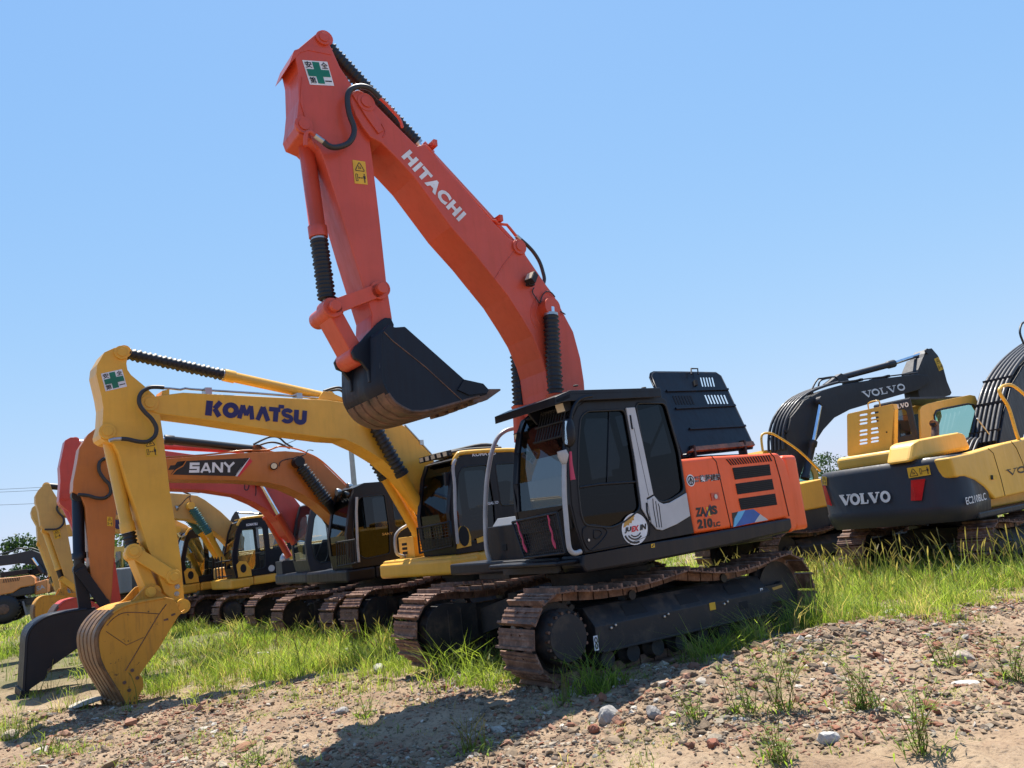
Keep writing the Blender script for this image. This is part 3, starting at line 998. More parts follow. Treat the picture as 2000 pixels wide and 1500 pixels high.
def tone_mat(name, rough=.9, trans=0.0, bumpy=0.0):
    m, nt, b = new_mat(name)
    at = nd(nt, 'ShaderNodeAttribute'); at.attribute_name = 'tone'
    c = at.outputs['Color']
    v = objvec(nt)
    if bumpy:
        n = noise(nt, 60, 6, .7, v); c = mixc(nt, ramp(nt, n, [(.35, .45), (.65, 0.0)]), c, (.09, .07, .055)); bump(nt, b, n, bumpy, .01)
    nt.links.new(c, b.inputs['Base Color']); b.inputs['Roughness'].default_value = rough
    b.inputs['Specular IOR Level'].default_value = .25
    if trans:
        out = nt.nodes['Material Output']; tr = nd(nt, 'ShaderNodeBsdfTranslucent')
        mu = mixc(nt, 1.0, c, (1.7, 1.65, .8), 'MULTIPLY'); nt.links.new(mu, tr.inputs[0])
        mx = nd(nt, 'ShaderNodeMixShader'); mx.inputs[0].default_value = trans
        nt.links.new(b.outputs[0], mx.inputs[1]); nt.links.new(tr.outputs[0], mx.inputs[2]); nt.links.new(mx.outputs[0], out.inputs[0])
    return m
STONE = tone_mat('rubble_stone', .92, 0, .5)
BLADE = tone_mat('grass_blade', .5, .58)
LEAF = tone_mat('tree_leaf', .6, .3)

# where grass grows: 0 bare .. 1 dense
def grass_density(x, y):
    n = fbm(x, y, 11, .16, 4, 1.0, .55); n2 = fbm(x, y, 12, .9, 2)
    edge = 10.9 + 1.1 * n + np.where(x < -2.2, .8 * (-2.2 - x), 0) - 1.0 * sstep(1.5, 3.5, x)
    d = sstep(-.9, 1.1, y - edge)
    d = np.maximum(d, .30 * sstep(-3.4, -.6, y - edge) * sstep(-.3, .8, n2 + .5 * n) * np.where(x < 1, 1, .45))
    # open earth between the buckets and the left edge
    bare = sstep(-7.2, -8.6, x) * sstep(10.2, 11.5, y) * (1 - sstep(20, 24, y)) * (1 - .3 * sstep(-.2, .6, n))
    d = d * (1 - bare * .93)
    # under and between the tracks of the front machine
    fx, fy = -np.cos(R(36.6)), -np.sin(R(36.6)); lx, ly = np.sin(R(36.6)), -np.cos(R(36.6))
    u = (x - .78) * fx + (y - 9.89) * fy; w = (x - .78) * lx + (y - 9.89) * ly
    side = np.exp(-((w - 1.62) / .17) ** 2) * sstep(-2.9, -2.3, u) * (1 - sstep(1.7, 2.2, u)) * (.55 - .2 * sstep(.3, 1.6, u))
    mid = (np.abs(w) < .85) * sstep(-2, 0, u) * (1 - sstep(2.0, 2.5, u)) * .30
    far = np.exp(-((w + 1.8) / .3) ** 2) * (1 - sstep(2.2, 2.8, u)) * sstep(-2.5, -1.5, u) * .55
    d = np.maximum(d, np.maximum(side, np.maximum(mid, far)))
    tracks = ((np.abs(w - 1.2) < .29) | (np.abs(w + 1.2) < .29)) & (np.abs(u) < 2.15)
    d = np.where(tracks, 0, d)
    # thin weeds on the rubble
    d = np.maximum(d, .05 * sstep(.1, 1.2, fbm(x, y, 21, .55, 3)))
    d = np.maximum(d, .20 * sstep(.3, 1.1, fbm(x, y, 23, .45, 3)) * np.where(x < -.5, 1, .5))
    d = d * (.14 + .86 * sstep(-.75, .5, fbm(x, y, 61, .42, 4)))
    return np.clip(d, 0, 1)

def in_view(x, y, z=0.0, mx=120):
    d = np.stack([x, y, np.full_like(x, z - CAM_H)], 1)
    zc = d @ np.array(_f); px = 1000 + FPX * (d @ np.array(CR)) / zc; py = 750 - FPX * (d @ np.array(CU)) / zc
    return (zc > 1) & (px > -mx) & (px < 2000 + mx) & (py < 1500 + mx * 1.5), zc

def blades(x, y, hgt, width, lean, tone, z=None, segs=2):
    """ribbon blades; returns verts, faces, tones"""
    n = len(x)
    z = ground_h(x, y) - .01 if z is None else z
    a = rng.uniform(0, 2 * np.pi, n); face = rng.uniform(0, np.pi, n)
    lx, ly = np.cos(a) * lean * hgt, np.sin(a) * lean * hgt
    wx, wy = np.cos(face) * width / 2, np.sin(face) * width / 2
    V = []; T = []
    for k in range(segs + 1):
        t = k / segs; w = (1 - t ** 1.6) * .96 + .04
        cx, cy, cz = x + lx * t ** 2, y + ly * t ** 2, z + hgt * (t - .28 * lean * t ** 2.2)
        V += [np.stack([cx - wx * w, cy - wy * w, cz], 1), np.stack([cx + wx * w, cy + wy * w, cz], 1)]
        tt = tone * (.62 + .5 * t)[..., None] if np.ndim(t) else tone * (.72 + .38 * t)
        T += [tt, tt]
    K = 2 * (segs + 1)
    V = np.stack(V, 1).reshape(-1, 3); T = np.stack(T, 1).reshape(-1, 3)
    b = np.arange(n) * K
    F = np.concatenate([np.stack([b + 2 * k, b + 2 * k + 1, b + 2 * k + 3, b + 2 * k + 2], 1) for k in range(segs)])
    return V, F, T

GREENS = np.array([(.17, .25, .045), (.22, .31, .06), (.28, .36, .085), (.11, .175, .035), (.34, .36, .12), (.40, .34, .18)])
def tones(n, dry=.08):
    p = np.array([.25, .28, .2, .2, .07, 0]); p[5] = dry; p = p / p.sum()
    return GREENS[rng.choice(6, n, p=p)] * rng.uniform(.8, 1.2, (n, 1))

def scatter(n, x0, x1, y0, y1, dens, jit=0):
    x = rng.uniform(x0, x1, n); y = rng.uniform(y0, y1, n)
    k = rng.uniform(0, 1, n) < dens(x, y)
    x, y = x[k], y[k]
    v, zc = in_view(x, y); return x[v], y[v]

Vs, Fs, Ts = [], [], []; off = 0
def collect(r):
    global off
    V, F, T = r; Vs.append(V); Fs.append(F + off); Ts.append(T); off += len(V)

def clumped(n, x0, x1, y0, y1, per, spread, hr, wr, lr, dry=.17, dens=grass_density):
    x, y = scatter(n, x0, x1, y0, y1, dens)
    m = len(x)
    if m == 0: return
    cnt = np.maximum(2, rng.poisson(per, m)); i = np.repeat(np.arange(m), cnt)
    hh = (rng.uniform(*hr, m) * (.5 + .6 * sstep(-.8, .8, fbm(x, y, 71, .5, 3))))[i] * rng.uniform(.5, 1.15, len(i))
    xx = x[i] + rng.normal(0, spread, len(i)); yy = y[i] + rng.normal(0, spread, len(i))
    tn = tones(m, dry)[i] * rng.uniform(.85, 1.15, (len(i), 1))
    collect(blades(xx, yy, hh, rng.uniform(*wr, len(i)), rng.uniform(*lr, len(i)), tn))

clumped(26000, -7, 8, 4.8, 10.8, 8, .035, (.05, .17), (.0035, .008), (.2, 1.1), .2)
clumped(17000, -8, 10, 8.5, 15, 11, .05, (.12, .45), (.005, .011), (.2, .9))
clumped(17000, -16, 16, 11.5, 24, 10, .09, (.2, .55), (.010, .018), (.25, .9))
clumped(14000, -34, 34, 22, 50, 8, .2, (.2, .5), (.02, .04), (.2, .8))
clumped(9000, -90, 90, 45, 120, 7, .5, (.3, .6), (.05, .1), (.2, .8))
clumped(42000, -7, 8, 4.8, 11.5, 9, .03, (.015, .05), (.004, .008), (.4, 1.4), .3, lambda x, y: .55 * sstep(.1, 1.1, fbm(x, y, 81, .7, 4)))
# lusher blades beside the near track
def trackside(x, y):
    fx, fy = -np.cos(R(36.6)), -np.sin(R(36.6)); lx, ly = np.sin(R(36.6)), -np.cos(R(36.6))
    u = (x - .78) * fx + (y - 9.89) * fy; w = (x - .78) * lx + (y - 9.89) * ly
    return np.clip(.9 * np.exp(-((w - 1.74) / .17) ** 2) * sstep(-3, -2.3, u) * (1 - sstep(1.7, 2.3, u)) * sstep(-.2, .6, fbm(x, y, 31, .8, 2)) + .8 * (np.abs(w) < .8) * np.exp(-((u - 1.9) / .3) ** 2) * .5, 0, 1)
clumped(9000, -2, 5, 6, 13, 9, .05, (.25, .68), (.007, .014), (.35, 1.2), .02, trackside)
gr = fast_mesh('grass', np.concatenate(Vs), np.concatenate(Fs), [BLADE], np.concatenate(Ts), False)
tag(gr, 'long green grass growing round the tracks and over the back of the yard', 'grass', kind='stuff')

# seed-headed stalks standing above the grass
def stalks(n, x0, x1, y0, y1, dens, hr):
    x, y = scatter(n, x0, x1, y0, y1, dens)
    m = len(x); z = ground_h(x, y)
    h = rng.uniform(*hr, m); a = rng.uniform(0, 2 * np.pi, m); le = rng.uniform(.1, .45, m)
    tone = np.tile(np.array([[.14, .17, .055]]), (m, 1)) * rng.uniform(.8, 1.2, (m, 1))
    V, F, T = [], [], []; o = 0
    for t0, t1, w0, w1, tn in ((0, .45, .006, .005, 0), (.45, .8, .005, .004, 0), (.8, .88, .004, .009, 1), (.88, .96, .009, .008, 1), (.96, 1.04, .008, .002, 1)):
        for fc in (0, math.pi / 2):
            q = []
            for t, w in ((t0, w0), (t1, w1)):
                cx, cy, cz = x + np.cos(a) * le * h * t ** 2.2, y + np.sin(a) * le * h * t ** 2.2, z + h * (t - .35 * le * t ** 3)
                dx, dy = np.cos(a + 1.57 + fc) * w, np.sin(a + 1.57 + fc) * w
                q += [np.stack([cx - dx, cy - dy, cz], 1), np.stack([cx + dx, cy + dy, cz], 1)]
            V.append(np.stack(q, 1).reshape(-1, 3)); b = np.arange(m) * 4 + o; F.append(np.stack([b, b + 1, b + 3, b + 2], 1)); o += 4 * m
            T.append(np.repeat(tone if not tn else np.tile([[.19, .165, .075]], (m, 1)) * rng.uniform(.7, 1.3, (m, 1)), 4, 0))
    return np.concatenate(V), np.concatenate(F), np.concatenate(T)
r1 = stalks(1500, 2.5, 12, 10.4, 15, lambda x, y: grass_density(x, y) * .8, (.5, .95))
r2 = stalks(2200, -9, 6, 9.8, 17, lambda x, y: grass_density(x, y) * .55, (.35, .7))
st = fast_mesh('seed_grass', np.concatenate([r1[0], r2[0]]), np.concatenate([r1[1], r2[1] + len(r1[0])]), [BLADE], np.concatenate([r1[2], r2[2]]), False)
tag(st, 'seed headed foxtail stalks standing above the grass', 'grass', kind='stuff')

# ------------------------------------------------------------------ rubble
_ph = (1 + 5 ** .5) / 2
ICO_V = np.array([(-1, _ph, 0), (1, _ph, 0), (-1, -_ph, 0), (1, -_ph, 0), (0, -1, _ph), (0, 1, _ph), (0, -1, -_ph), (0, 1, -_ph), (_ph, 0, -1), (_ph, 0, 1), (-_ph, 0, -1), (-_ph, 0, 1)]) / 1.9
ICO_F = np.array([(0, 11, 5), (0, 5, 1), (0, 1, 7), (0, 7, 10), (0, 10, 11), (1, 5, 9), (5, 11, 4), (11, 10, 2), (10, 7, 6), (7, 1, 8), (3, 9, 4), (3, 4, 2), (3, 2, 6), (3, 6, 8), (3, 8, 9), (4, 9, 5), (2, 4, 11), (6, 2, 10), (8, 6, 7), (9, 8, 1)])
STONES = np.array([(.27, .195, .125), (.21, .145, .09), (.25, .105, .06), (.31, .165, .105), (.36, .30, .22), (.47, .42, .35), (.15, .115, .085), (.24, .21, .18)])
def gravel(n, x0, x1, y0, y1, dens, sr, pw=2.0, red=None):
    x, y = scatter(n, x0, x1, y0, y1, dens)
    m = len(x); z = ground_h(x, y)
    s = 1.3 * (sr[0] + (sr[1] - sr[0]) * rng.uniform(0, 1, m) ** pw)
    sc = np.stack([s * rng.uniform(.7, 1.3, m), s * rng.uniform(.7, 1.3, m), s * rng.uniform(.3, .7, m)], 1)
    J = rng.uniform(.68, 1.22, (m, 12, 1)) * (1 + rng.uniform(-.18, .18, (m, 12, 3)))
    a = rng.uniform(0, 6.28, m); tl = rng.normal(0, .4, m)
    P = ICO_V[None] * J * sc[:, None]
    for _ in range(4):                                   # broken faces: cut each stone with random planes
        dn = rng.normal(0, 1, (m, 1, 3)); dn /= np.linalg.norm(dn, axis=2, keepdims=True)
        e = (P * dn).sum(2) - s[:, None] * rng.uniform(.30, .62, (m, 1)); P = P - dn * np.maximum(e, 0)[..., None] * .92
    ca, sa, ct, s_t = np.cos(a)[:, None], np.sin(a)[:, None], np.cos(tl)[:, None], np.sin(tl)[:, None]
    X, Yv, Z = P[..., 0], P[..., 1], P[..., 2]
    Yv, Z = Yv * ct - Z * s_t, Yv * s_t + Z * ct
    X, Yv = X * ca - Yv * sa, X * sa + Yv * ca
    V = np.stack([X + x[:, None], Yv + y[:, None], Z + (z + s * .06)[:, None]], -1).reshape(-1, 3)
    F = (ICO_F[None] + (np.arange(m) * 12)[:, None, None]).reshape(-1, 3)
    rd = np.clip(.5 + .5 * fbm(x, y, 41, .5, 3), 0, 1)
    p0 = np.array([.44, .24, .04, .04, .10, .035, .085, .02]); p1 = np.array([.20, .18, .20, .20, .10, .04, .06, .02])
    u = rng.uniform(0, 1, m); cp = np.cumsum(p0[None] * (1 - rd[:, None]) + p1[None] * rd[:, None], 1); cp /= cp[:, -1:]
    ci = (u[:, None] > cp).sum(1)
    T = np.repeat(STONES[ci] * rng.uniform(.75, 1.25, (m, 1)), 12, 0)
    return V, F, T
bareness = lambda x, y: np.clip(1.05 - grass_density(x, y) * 1.3, .05, 1) * np.clip(.45 + .4 * fbm(x, y, 51, .35, 3), .12, 1)
bank = lambda x, y: np.exp(-((((x - .9) * .62 - (y - 6.6) * .78) / .6) ** 2)) * sstep(-1.2, .2, (x - .9) * .78 + (y - 6.6) * .62)
parts = [gravel(90000, -6, 7, 4.9, 9.8, bareness, (.005, .022), 2), gravel(46000, -8, 8, 5, 11.5, bareness, (.008, .036), 3), gravel(15000, -1.5, 6, 5.2, 10, bank, (.008, .055), 3), gravel(1700, -8, 8, 5.2, 12, bareness, (.03, .08), 3), gravel(5000, -14, 9, 11, 22, lambda x, y: bareness(x, y) * .8, (.015, .06), 2.5)]
o = 0; VV, FF, TT = [], [], []
for V, F, T in parts: VV.append(V); FF.append(F + o); TT.append(T); o += len(V)
gv = fast_mesh('gravel', np.concatenate(VV), np.concatenate(FF), [STONE], np.concatenate(TT), False)
tag(gv, 'broken brick, gravel and stone chips scattered over the earth', 'gravel', kind='stuff')

def rock(px, py, w, col, label, flat=.7, seed=0, cat='rock', name='rock', long=1.0):
    """single larger stone; px, py where it meets the ground, w width in metres"""
    p = gpt(px, py, 0); p = gpt(px, py, gh(p.x, p.y))
    r = np.random.default_rng(seed + 100)
    import bmesh
    bm = bmesh.new(); bmesh.ops.create_icosphere(bm, subdivisions=3, radius=1)
    dirs = r.normal(0, 1, (9, 3)); dirs /= np.linalg.norm(dirs, axis=1)[:, None]; cut = r.uniform(.62, .95, 9)
    for v in bm.verts:
        n = np.array(v.co)
        for d, c in zip(dirs, cut):
            e = n @ d - c
            if e > 0: n = n - d * e * .9
        k = 1 + .05 * math.sin(n[0] * 9 + seed) * math.cos(n[1] * 8 + n[2] * 7) + r.normal(0, .012)
        v.co = Vector((n[0] * w / 2 * k * long, n[1] * w / 2 * k * .8, n[2] * w / 2 * flat * k))
    me = bpy.data.meshes.new(name); bm.to_mesh(me); bm.free()
    a = me.color_attributes.new('tone', 'FLOAT_COLOR', 'POINT')
    for d in a.data: d.color = (*col, 1)
    me.materials.append(STONE)
    o = bpy.data.objects.new(name, me); C.objects.link(o)
    o.location = (p.x, p.y, p.z + w * flat * .22); o.rotation_euler = (r.uniform(-.2, .2), r.uniform(-.2, .2), r.uniform(0, 3))
    tag(o, label, cat, 'larger stones on the yard'); return o
GREY, PALE, BRICK, TAN = (.36, .34, .31), (.52, .50, .46), (.27, .10, .06), (.25, .18, .12)
rock(1190, 1408, .20, GREY, 'large grey concrete lump on the rubble bank before the near track', .8, 1)
rock(1276, 1398, .15, (.30, .28, .26), 'rounded grey stone beside the large concrete lump', .7, 2)
rock(1318, 1398, .08, PALE, 'small flat pale blue-white shard right of the rounded grey stone', .25, 3)
rock(1160, 1428, .11, BRICK, 'reddish brick lump touching the concrete lump', .7, 4)
rock(1672, 1202, .26, PALE, 'broad pale slab at the edge of the grass on the right', .3, 5, long=1.5)
rock(1740, 1198, .22, (.48, .46, .42), 'second pale slab lying right of the broad slab by the grass', .3, 6, long=1.3)
rock(1712, 1222, .18, TAN, 'brown clod under the pale slabs by the grass edge', .6, 7)
rock(1882, 1290, .20, (.40, .33, .26), 'tan rounded stone on the bare earth at the right', .6, 8)
rock(1898, 1336, .20, PALE, 'flat white slab lying on weeds near the right edge', .2, 9, long=1.4)
rock(1618, 1448, .15, PALE, 'whitish stone in front of the dry weeds at the right', .6, 10)
rock(1395, 1460, .12, BRICK, 'red-brown stone in the right foreground, alone on fine gravel', .7, 11)
rock(1822, 1382, .15, BRICK, 'brick fragment among the weed stems at the right', .5, 12, long=1.4)
rock(740, 1312, .22, (.42, .40, .36), 'pale stone in front of the far track of the orange excavator', .7, 13)
rock(678, 1275, .22, PALE, 'whitish stone in the grass before the row of tracks', .5, 14, long=1.3)
rock(355, 1448, .15, TAN, 'tan stone on the open earth between bucket and front shadow', .6, 15)
rock(478, 1462, .16, (.30, .15, .08), 'long brick shard on open earth at lower left', .4, 16, long=1.5)
rock(515, 1278, .26, PALE, 'flat whitish slab in thin grass left of the tracks', .25, 17, long=1.4)
rock(165, 1375, .34, (.50, .46, .38), 'long flat pale slab left of the yellow bucket', .15, 18, long=1.6)
rock(20, 1440, .22, (.40, .33, .24), 'sandy stone at the left edge of the yard', .5, 19)
rock(668, 1395, .16, GREY, 'grey stone near the edge of the boom shadow', .6, 20)
rock(1488, 1218, .16, (.34, .22, .16), 'brownish stone beside the near track grass', .6, 21)
rock(1490, 1246, .13, PALE, 'light stone just below the brownish stone by the near track', .5, 22)
rock(1832, 1262, .12, BRICK, 'small dark brick piece on the bare earth at upper right', .5, 23)

# ------------------------------------------------------------------ single weeds in the foreground
def weed(px, py, h, n, label, seed, leafy=True):
    p = gpt(px, py, 0); p = gpt(px, py, gh(p.x, p.y)); p.z = gh(p.x, p.y)
    r = np.random.default_rng(seed); m = MB()
    tl = []
    def leaf(c, d, l, w):
        d = Vector(d).normalized(); s = d.cross(Vector((0, 0, 1)));
        s = s.normalized() if s.length > .01 else Vector((1, 0, 0))
        P = [c, c + d * l * .4 + s * w, c + d * l + Vector((0, 0, -l * .3)), c + d * l * .4 - s * w]
        m.add(P, [(0, 1, 2, 3)], BLADE); tl.extend([(.17, .25, .05)] * 4)
    n = int(n * 1.8)
    for i in range(n):
        a = r.uniform(0, 6.28); le = r.uniform(.1, .7); hh = h * r.uniform(.6, 1.05)
        base = Vector((r.normal(0, .045), r.normal(0, .045), -.02))
        pts = [Vector((0, 0, -.05))] + [base + Vector((math.cos(a) * le * hh * t * t, math.sin(a) * le * hh * t * t, hh * t)) for t in np.linspace(0, 1, 6)]
        pts = pts[:1] + pts[2:]
        n0 = len(m.v); m.tube(pts, [.0035, .003, .0028, .0022, .002, .0012], BLADE, 5); tl.extend([(.20, .20, .07)] * (len(m.v) - n0))
        if leafy:
            for k in range(int(14 * h / .4)):
                t = r.uniform(.15, 1); c = pts[min(4, int(t * 5))].lerp(pts[min(5, int(t * 5) + 1)], t * 5 - int(t * 5))
                an = r.uniform(0, 6.28); leaf(c, (math.cos(an), math.sin(an), r.uniform(.1, .8)), r.uniform(.04, .11), r.uniform(.003, .007))
    for i in range(int(n * 3)):
        a = r.uniform(0, 6.28); leaf(Vector((r.normal(0, .09), r.normal(0, .09), 0)), (math.cos(a), math.sin(a), r.uniform(.5, 2)), r.uniform(.08, .2), .006)
    o = m.build('weed_plant', None); o.location = p
    at = o.data.color_attributes.new('tone', 'FLOAT_COLOR', 'POINT')
    for d, c in zip(at.data, tl): d.color = (*c, 1)
    tag(o, label, 'weed', 'weeds in the foreground')
weed(1535, 1385, .55, 8, 'tall thin stemmed weed on the right foreground, leaning stems', 1)
weed(1460, 1395, .40, 6, 'slim branching weed left of the tall thin stemmed one', 2)
weed(1690, 1385, .42, 9, 'bushy weed beside the tan stone at the right', 3)
weed(1850, 1300, .30, 6, 'low leafy weed at the upper right on bare earth', 4)
weed(1985, 1330, .38, 7, 'green weed cut by the right picture edge', 5)
weed(1800, 1470, .45, 7, 'weed with long bare stems in the lower right corner', 6)
weed(1360, 1395, .30, 6, 'upright grassy weed right of the concrete lump', 7)
weed(1520, 1490, .26, 8, 'green tuft at the bottom edge right of centre', 8)
weed(920, 1470, .30, 10, 'bright grass tuft inside the front shadow', 9, False)
weed(1100, 1370, .34, 6, 'grass tuft in front of the near track sprocket', 10, False)
weed(1650, 1215, .38, 6, 'leafy weed standing by the pale slabs', 11)
weed(715, 1400, .24, 7, 'short green weed near the far track on open earth', 12)
weed(100, 1478, .24, 9, 'grass tuft in the lower left corner of the yard', 13, False)
weed(495, 1495, .26, 5, 'slender yellowing weed at the bottom left of centre', 14)
weed(1090, 1340, .42, 5, 'tall grass shoot leaning on the near sprocket', 15, False)
# ------------------------------------------------------------------ the orange and black excavator in front
def build_main():
    F = Frame(.779, 9.89, 36.6, -.062, .022)
    G = 'row of parked excavators'
    root = thing('excavator', 'orange boom excavator with black cab, raised arm and open black engine hood', 'excavator', F.loc, F.rot, G)
    undercarriage(root, R(-1.2), L=3.44, ring=1.02)
    # side-frame markings
    # ---- boom
    BH = .275
    bo = girder(root, F, 'boom', [(690, 178), (701, 175), (711, 181), (766, 236.5), (815, 285.5), (829, 281), (842, 297), (965.5, 436), (996, 467), (1006, 470), (1018, 472), (1023, 484), (1027, 498), (1068, 558), (1082, 576), (1104, 618), (1120, 648), (1134, 700), (1141, 745), (1146, 815), (1135, 872), (1100, 885), (1080, 850), (1071, 762), (1066, 724), (1058, 698), (1040, 656), (1020, 622), (992, 578), (960, 538), (930, 500), (880, 443), (808, 345), (776, 310), (745, 279), (724, 268), (710, 250), (696, 226), (685.5, 198), (684, 187)], BH, 'orange')
    m = MB()
    for a, r in (((713.5, 201.5), .11), ((1013, 483), .10), ((1075, 601), .13)): boss(m, F, *a, BH, r, 'orange')
    for y in (.30,):
        m.plate(F.pts([(687, 186), (695, 178), (704, 181), (741, 241), (748, 256), (738, 262), (716, 232)], BH), (0, .022, 0), 'orange')
    m.build('pin_boss', bo, .004)
    g = MB()      # weld beads and stiffener arcs on the side plate
    for L in ([(1008, 488), (985, 515), (966, 546)], [(1057, 585), (1048, 600), (1047, 618), (1054, 634)], [(1050, 578), (1039, 598), (1038, 622), (1047, 642)], [(745, 242), (752, 256), (748, 268)]):
        g.tube(F.pts(L, BH + .002), .008, 'orange', 6, 4)
    g.build('pipe', bo)
    k = MB()
    write(k, 'HITACHI', F.on(783, 306.5, BH), F.on(895.5, 433.5, BH), F.on(800, 292, BH), 'white', (0, .005, 0), .055, 1.16)
    k.build('lettering', bo)
    g = MB()      # steel lines along the back of the boom
    for dy in (.16, .05, -.08):
        g.tube(F.pts([(829, 284), (836, 289), (858, 318), (960, 430), (967, 431), (972, 437), (990, 439), (996, 446), (1008, 461)], dy), .019, 'orange', 8)
    for p in ((835, 290), (962, 434)):
        q = F.on(*p, 0); g.box(q.x - .025, q.x + .025, -.18, .2, q.z - .06, q.z + .02, 'orange')
    g.tube(F.pts([(786, 249), (783, 238), (778, 229), (755, 204), (742, 192)], .24), .018, 'orange')
    g.build('pipe', bo)
    h = MB()
    h.tube(F.pts([(742, 192), (734, 183), (722, 173), (708, 169), (695, 170), (684, 176), (679, 187), (679, 203), (683, 225), (691, 247), (691, 262), (684, 276), (672, 284), (655, 288), (642, 285), (632, 277)], .33), .032, 'hose', 10, 5)
    h.tube(F.pts([(632, 277), (615, 265)], .33), .03, 'steel', 10)
    h.tube(F.pts([(618, 267), (606, 258), (598, 262), (597, 285)], .3), .024, 'orange', 10, 4)
    for y in (-.1, .1):
        h.tube(F.pts([(1008, 461), (1022, 472), (1040, 490), (1053, 510), (1060, 530), (1063, 548), (1056, 566)], y), .024, 'hose', 8, 5)
        h.tube(F.pts([(1008, 461), (1016, 468)], y), .03, 'steel', 8)
    h.tube(F.pts([(1043, 562), (1040, 570), (1047, 582), (1055, 592), (1058, 580), (1066, 570), (1076, 571), (1084, 580)], .30), .008, 'hose', 6, 5)
    h.tube(F.pts([(1086, 606), (1094, 608), (1104, 614)], .3), .008, 'hose', 6, 3)
    h.build('hose', bo)
    g = MB()
    p = F.on(1036, 549, .33)
    g.box(p.x - .04, p.x + .05, .29, .36, p.z - .06, p.z - .03, 'dark')
    lamp(g, p + Vector((-.02, .03, .0)), (.75, .2, .55), .12, .14, .08)
    g.build('work_light', bo)
    # ---- arm
    ar = girder(root, F, 'arm', [(575, 101), (615.5, 67), (626, 65), (636.5, 68.5), (642, 82.5), (650.5, 100), (664.5, 131.5), (685.5, 163), (708, 196), (720, 250), (727.5, 310), (741.5, 425.5), (755.5, 555), (766, 621), (766, 634), (757, 645), (735, 655), (722, 656), (726, 640), (727, 614), (711, 563.6), (687, 487), (659.6, 394.7), (633.6, 313), (623, 289), (606, 272), (584, 262), (578, 246), (581, 227), (584, 193), (582, 137), (577, 115)], .215, 'orange')
    m = MB()
    boss(m, F, 630, 76, .215, .085, 'orange'); boss(m, F, 592, 246, .215, .10, 'orange')
    m.prism(F.xz([(563, 129), (573, 101), (600, 92), (648, 98), (645, 110), (600, 101), (584, 106)], .19), -.25, .222, 'orange')
    m.plate(F.pts([(589, 150), (586, 200), (598, 240), (616, 290), (604, 262), (592, 215)], .215), (0, .012, 0), 'orange')
    m.build('pin_boss', ar, .004)
    k = MB()
    safety_sign(k, F.pts([(605, 165.5), (652.5, 168), (639, 121), (590, 117.5)], .215), (0, .004, 0)); k.build('safety_sign', ar)
    k = MB()
    warning_sign(k, F.pts([(692.5, 358.5), (718, 361), (713, 316), (688, 312.5)], .215), (0, .004, 0)); k.build('warning_sign', ar)
    # ---- arm cylinder along the back of the boom, in its gaiter
    cylinder(root, F, (630, 82), (1004, 486), 0.0, 'orange', 'chrome', .085, .52, .05, 'rubber', barrel_first=False, sl=(.03, .97), ribs=30)
    # ---- bucket cylinder and linkage
    bc = cylinder(root, F, (593, 246), (641, 603), 0.0, 'orange', 'chrome', .088, .62, .05, 'rubber', sl=(.02, .88), ribs=16)
    m = MB()
    for y in (.27, -.27):
        A, B = F.on(742, 566, y), F.on(651, 600, y)
        m.bar(A + Vector((0, -.03 if y > 0 else .03, 0)), B + Vector((0, -.03 if y > 0 else .03, 0)), .06, .15, 'orange', (0, 1, 0) if False else (0, 0, 1))
        for q in (A, B):
            m.cyl(q - Vector((0, .065 if y > 0 else 0, 0)), q + Vector((0, 0 if y > 0 else .065, 0)), .105, 'orange', 22)
            m.cyl(q + Vector((0, -.08, 0)), q + Vector((0, .08, 0)), .06, 'orange', 18)
    m.build('link_bar', root, .006)
    m = MB()
    A, B = F.on(640, 612, 0), F.on(688, 699, 0)
    m.cyl(A - Vector((0, .30, 0)), A + Vector((0, .22, 0)), .10, 'orange', 22)
    m.cyl(B - Vector((0, .19, 0)), B + Vector((0, .19, 0)), .115, 'orange', 22)
    d = (B - A).normalized()
    m.bar(A + d * .02, B - d * .02, .34, .15, 'orange')
    m.build('bucket_link', root, .012)
    bk = bucket(root, F,
        [(745, 648), (758, 634), (772, 639), (791.4, 637.6), (906.9, 740.5), (942.8, 748.4), (955, 762.4), (951.5, 770), (902.5, 785), (867.5, 796.5), (832.5, 805), (810, 806), (797.5, 803.5), (771, 787.8), (753.8, 765), (745, 742), (743, 712.5)],
        [(742, 645), (743, 700), (745, 742), (753.8, 765), (771, 787.8), (797.5, 803.5), (815, 806), (832.5, 805), (867.5, 796.5), (938, 776)],
        .50, 'bucketblack', 'lip',
        [[(752, 620), (764, 621), (770, 634), (766, 660), (745, 742), (722, 746), (719, 723), (705, 705), (693, 700), (688, 686), (694, 675), (702, 669), (717, 652), (738, 630)]], .26, 5, split=.34, tooth=.32)
    k = MB()
    k.tube(F.pts([(750, 648), (765, 664), (830, 716), (902, 782)], .502), .006, 'lip', 5)
    k.plate(F.pts([(905, 742), (942, 750), (953, 762), (949, 768), (915, 772), (893, 762)], .50), (0, .02, 0), 'bucketblack')
    k.build('side_cutter', bk)
    # ---- boom cylinders
    CY = .37
    for y in (CY, -CY):
        A = F.on(1075, 601, CY); B = F.on(1085, 770, CY)
        m = MB()
        B2 = B + (B - A) * .42
        m.lathe(B2, B + (B2 - B) * .02, [(0, .10), (.9, .10), (1, .12)], 'orange', 20)
        for q in (m,): q.v = [(x, (yy if y > 0 else yy - 2 * CY), z) for x, yy, z in q.v]
        o = m.build('boom_cylinder', root)
        g = MB(); g.cyl(A, B2, .055, 'chrome', 16); g.cyl(A - Vector((0, .13, 0)), A + Vector((0, .05, 0)), .12, 'orange', 24)
        g.v = [(x, (yy if y > 0 else yy - 2 * CY), z) for x, yy, z in g.v]; g.build('rod', o)
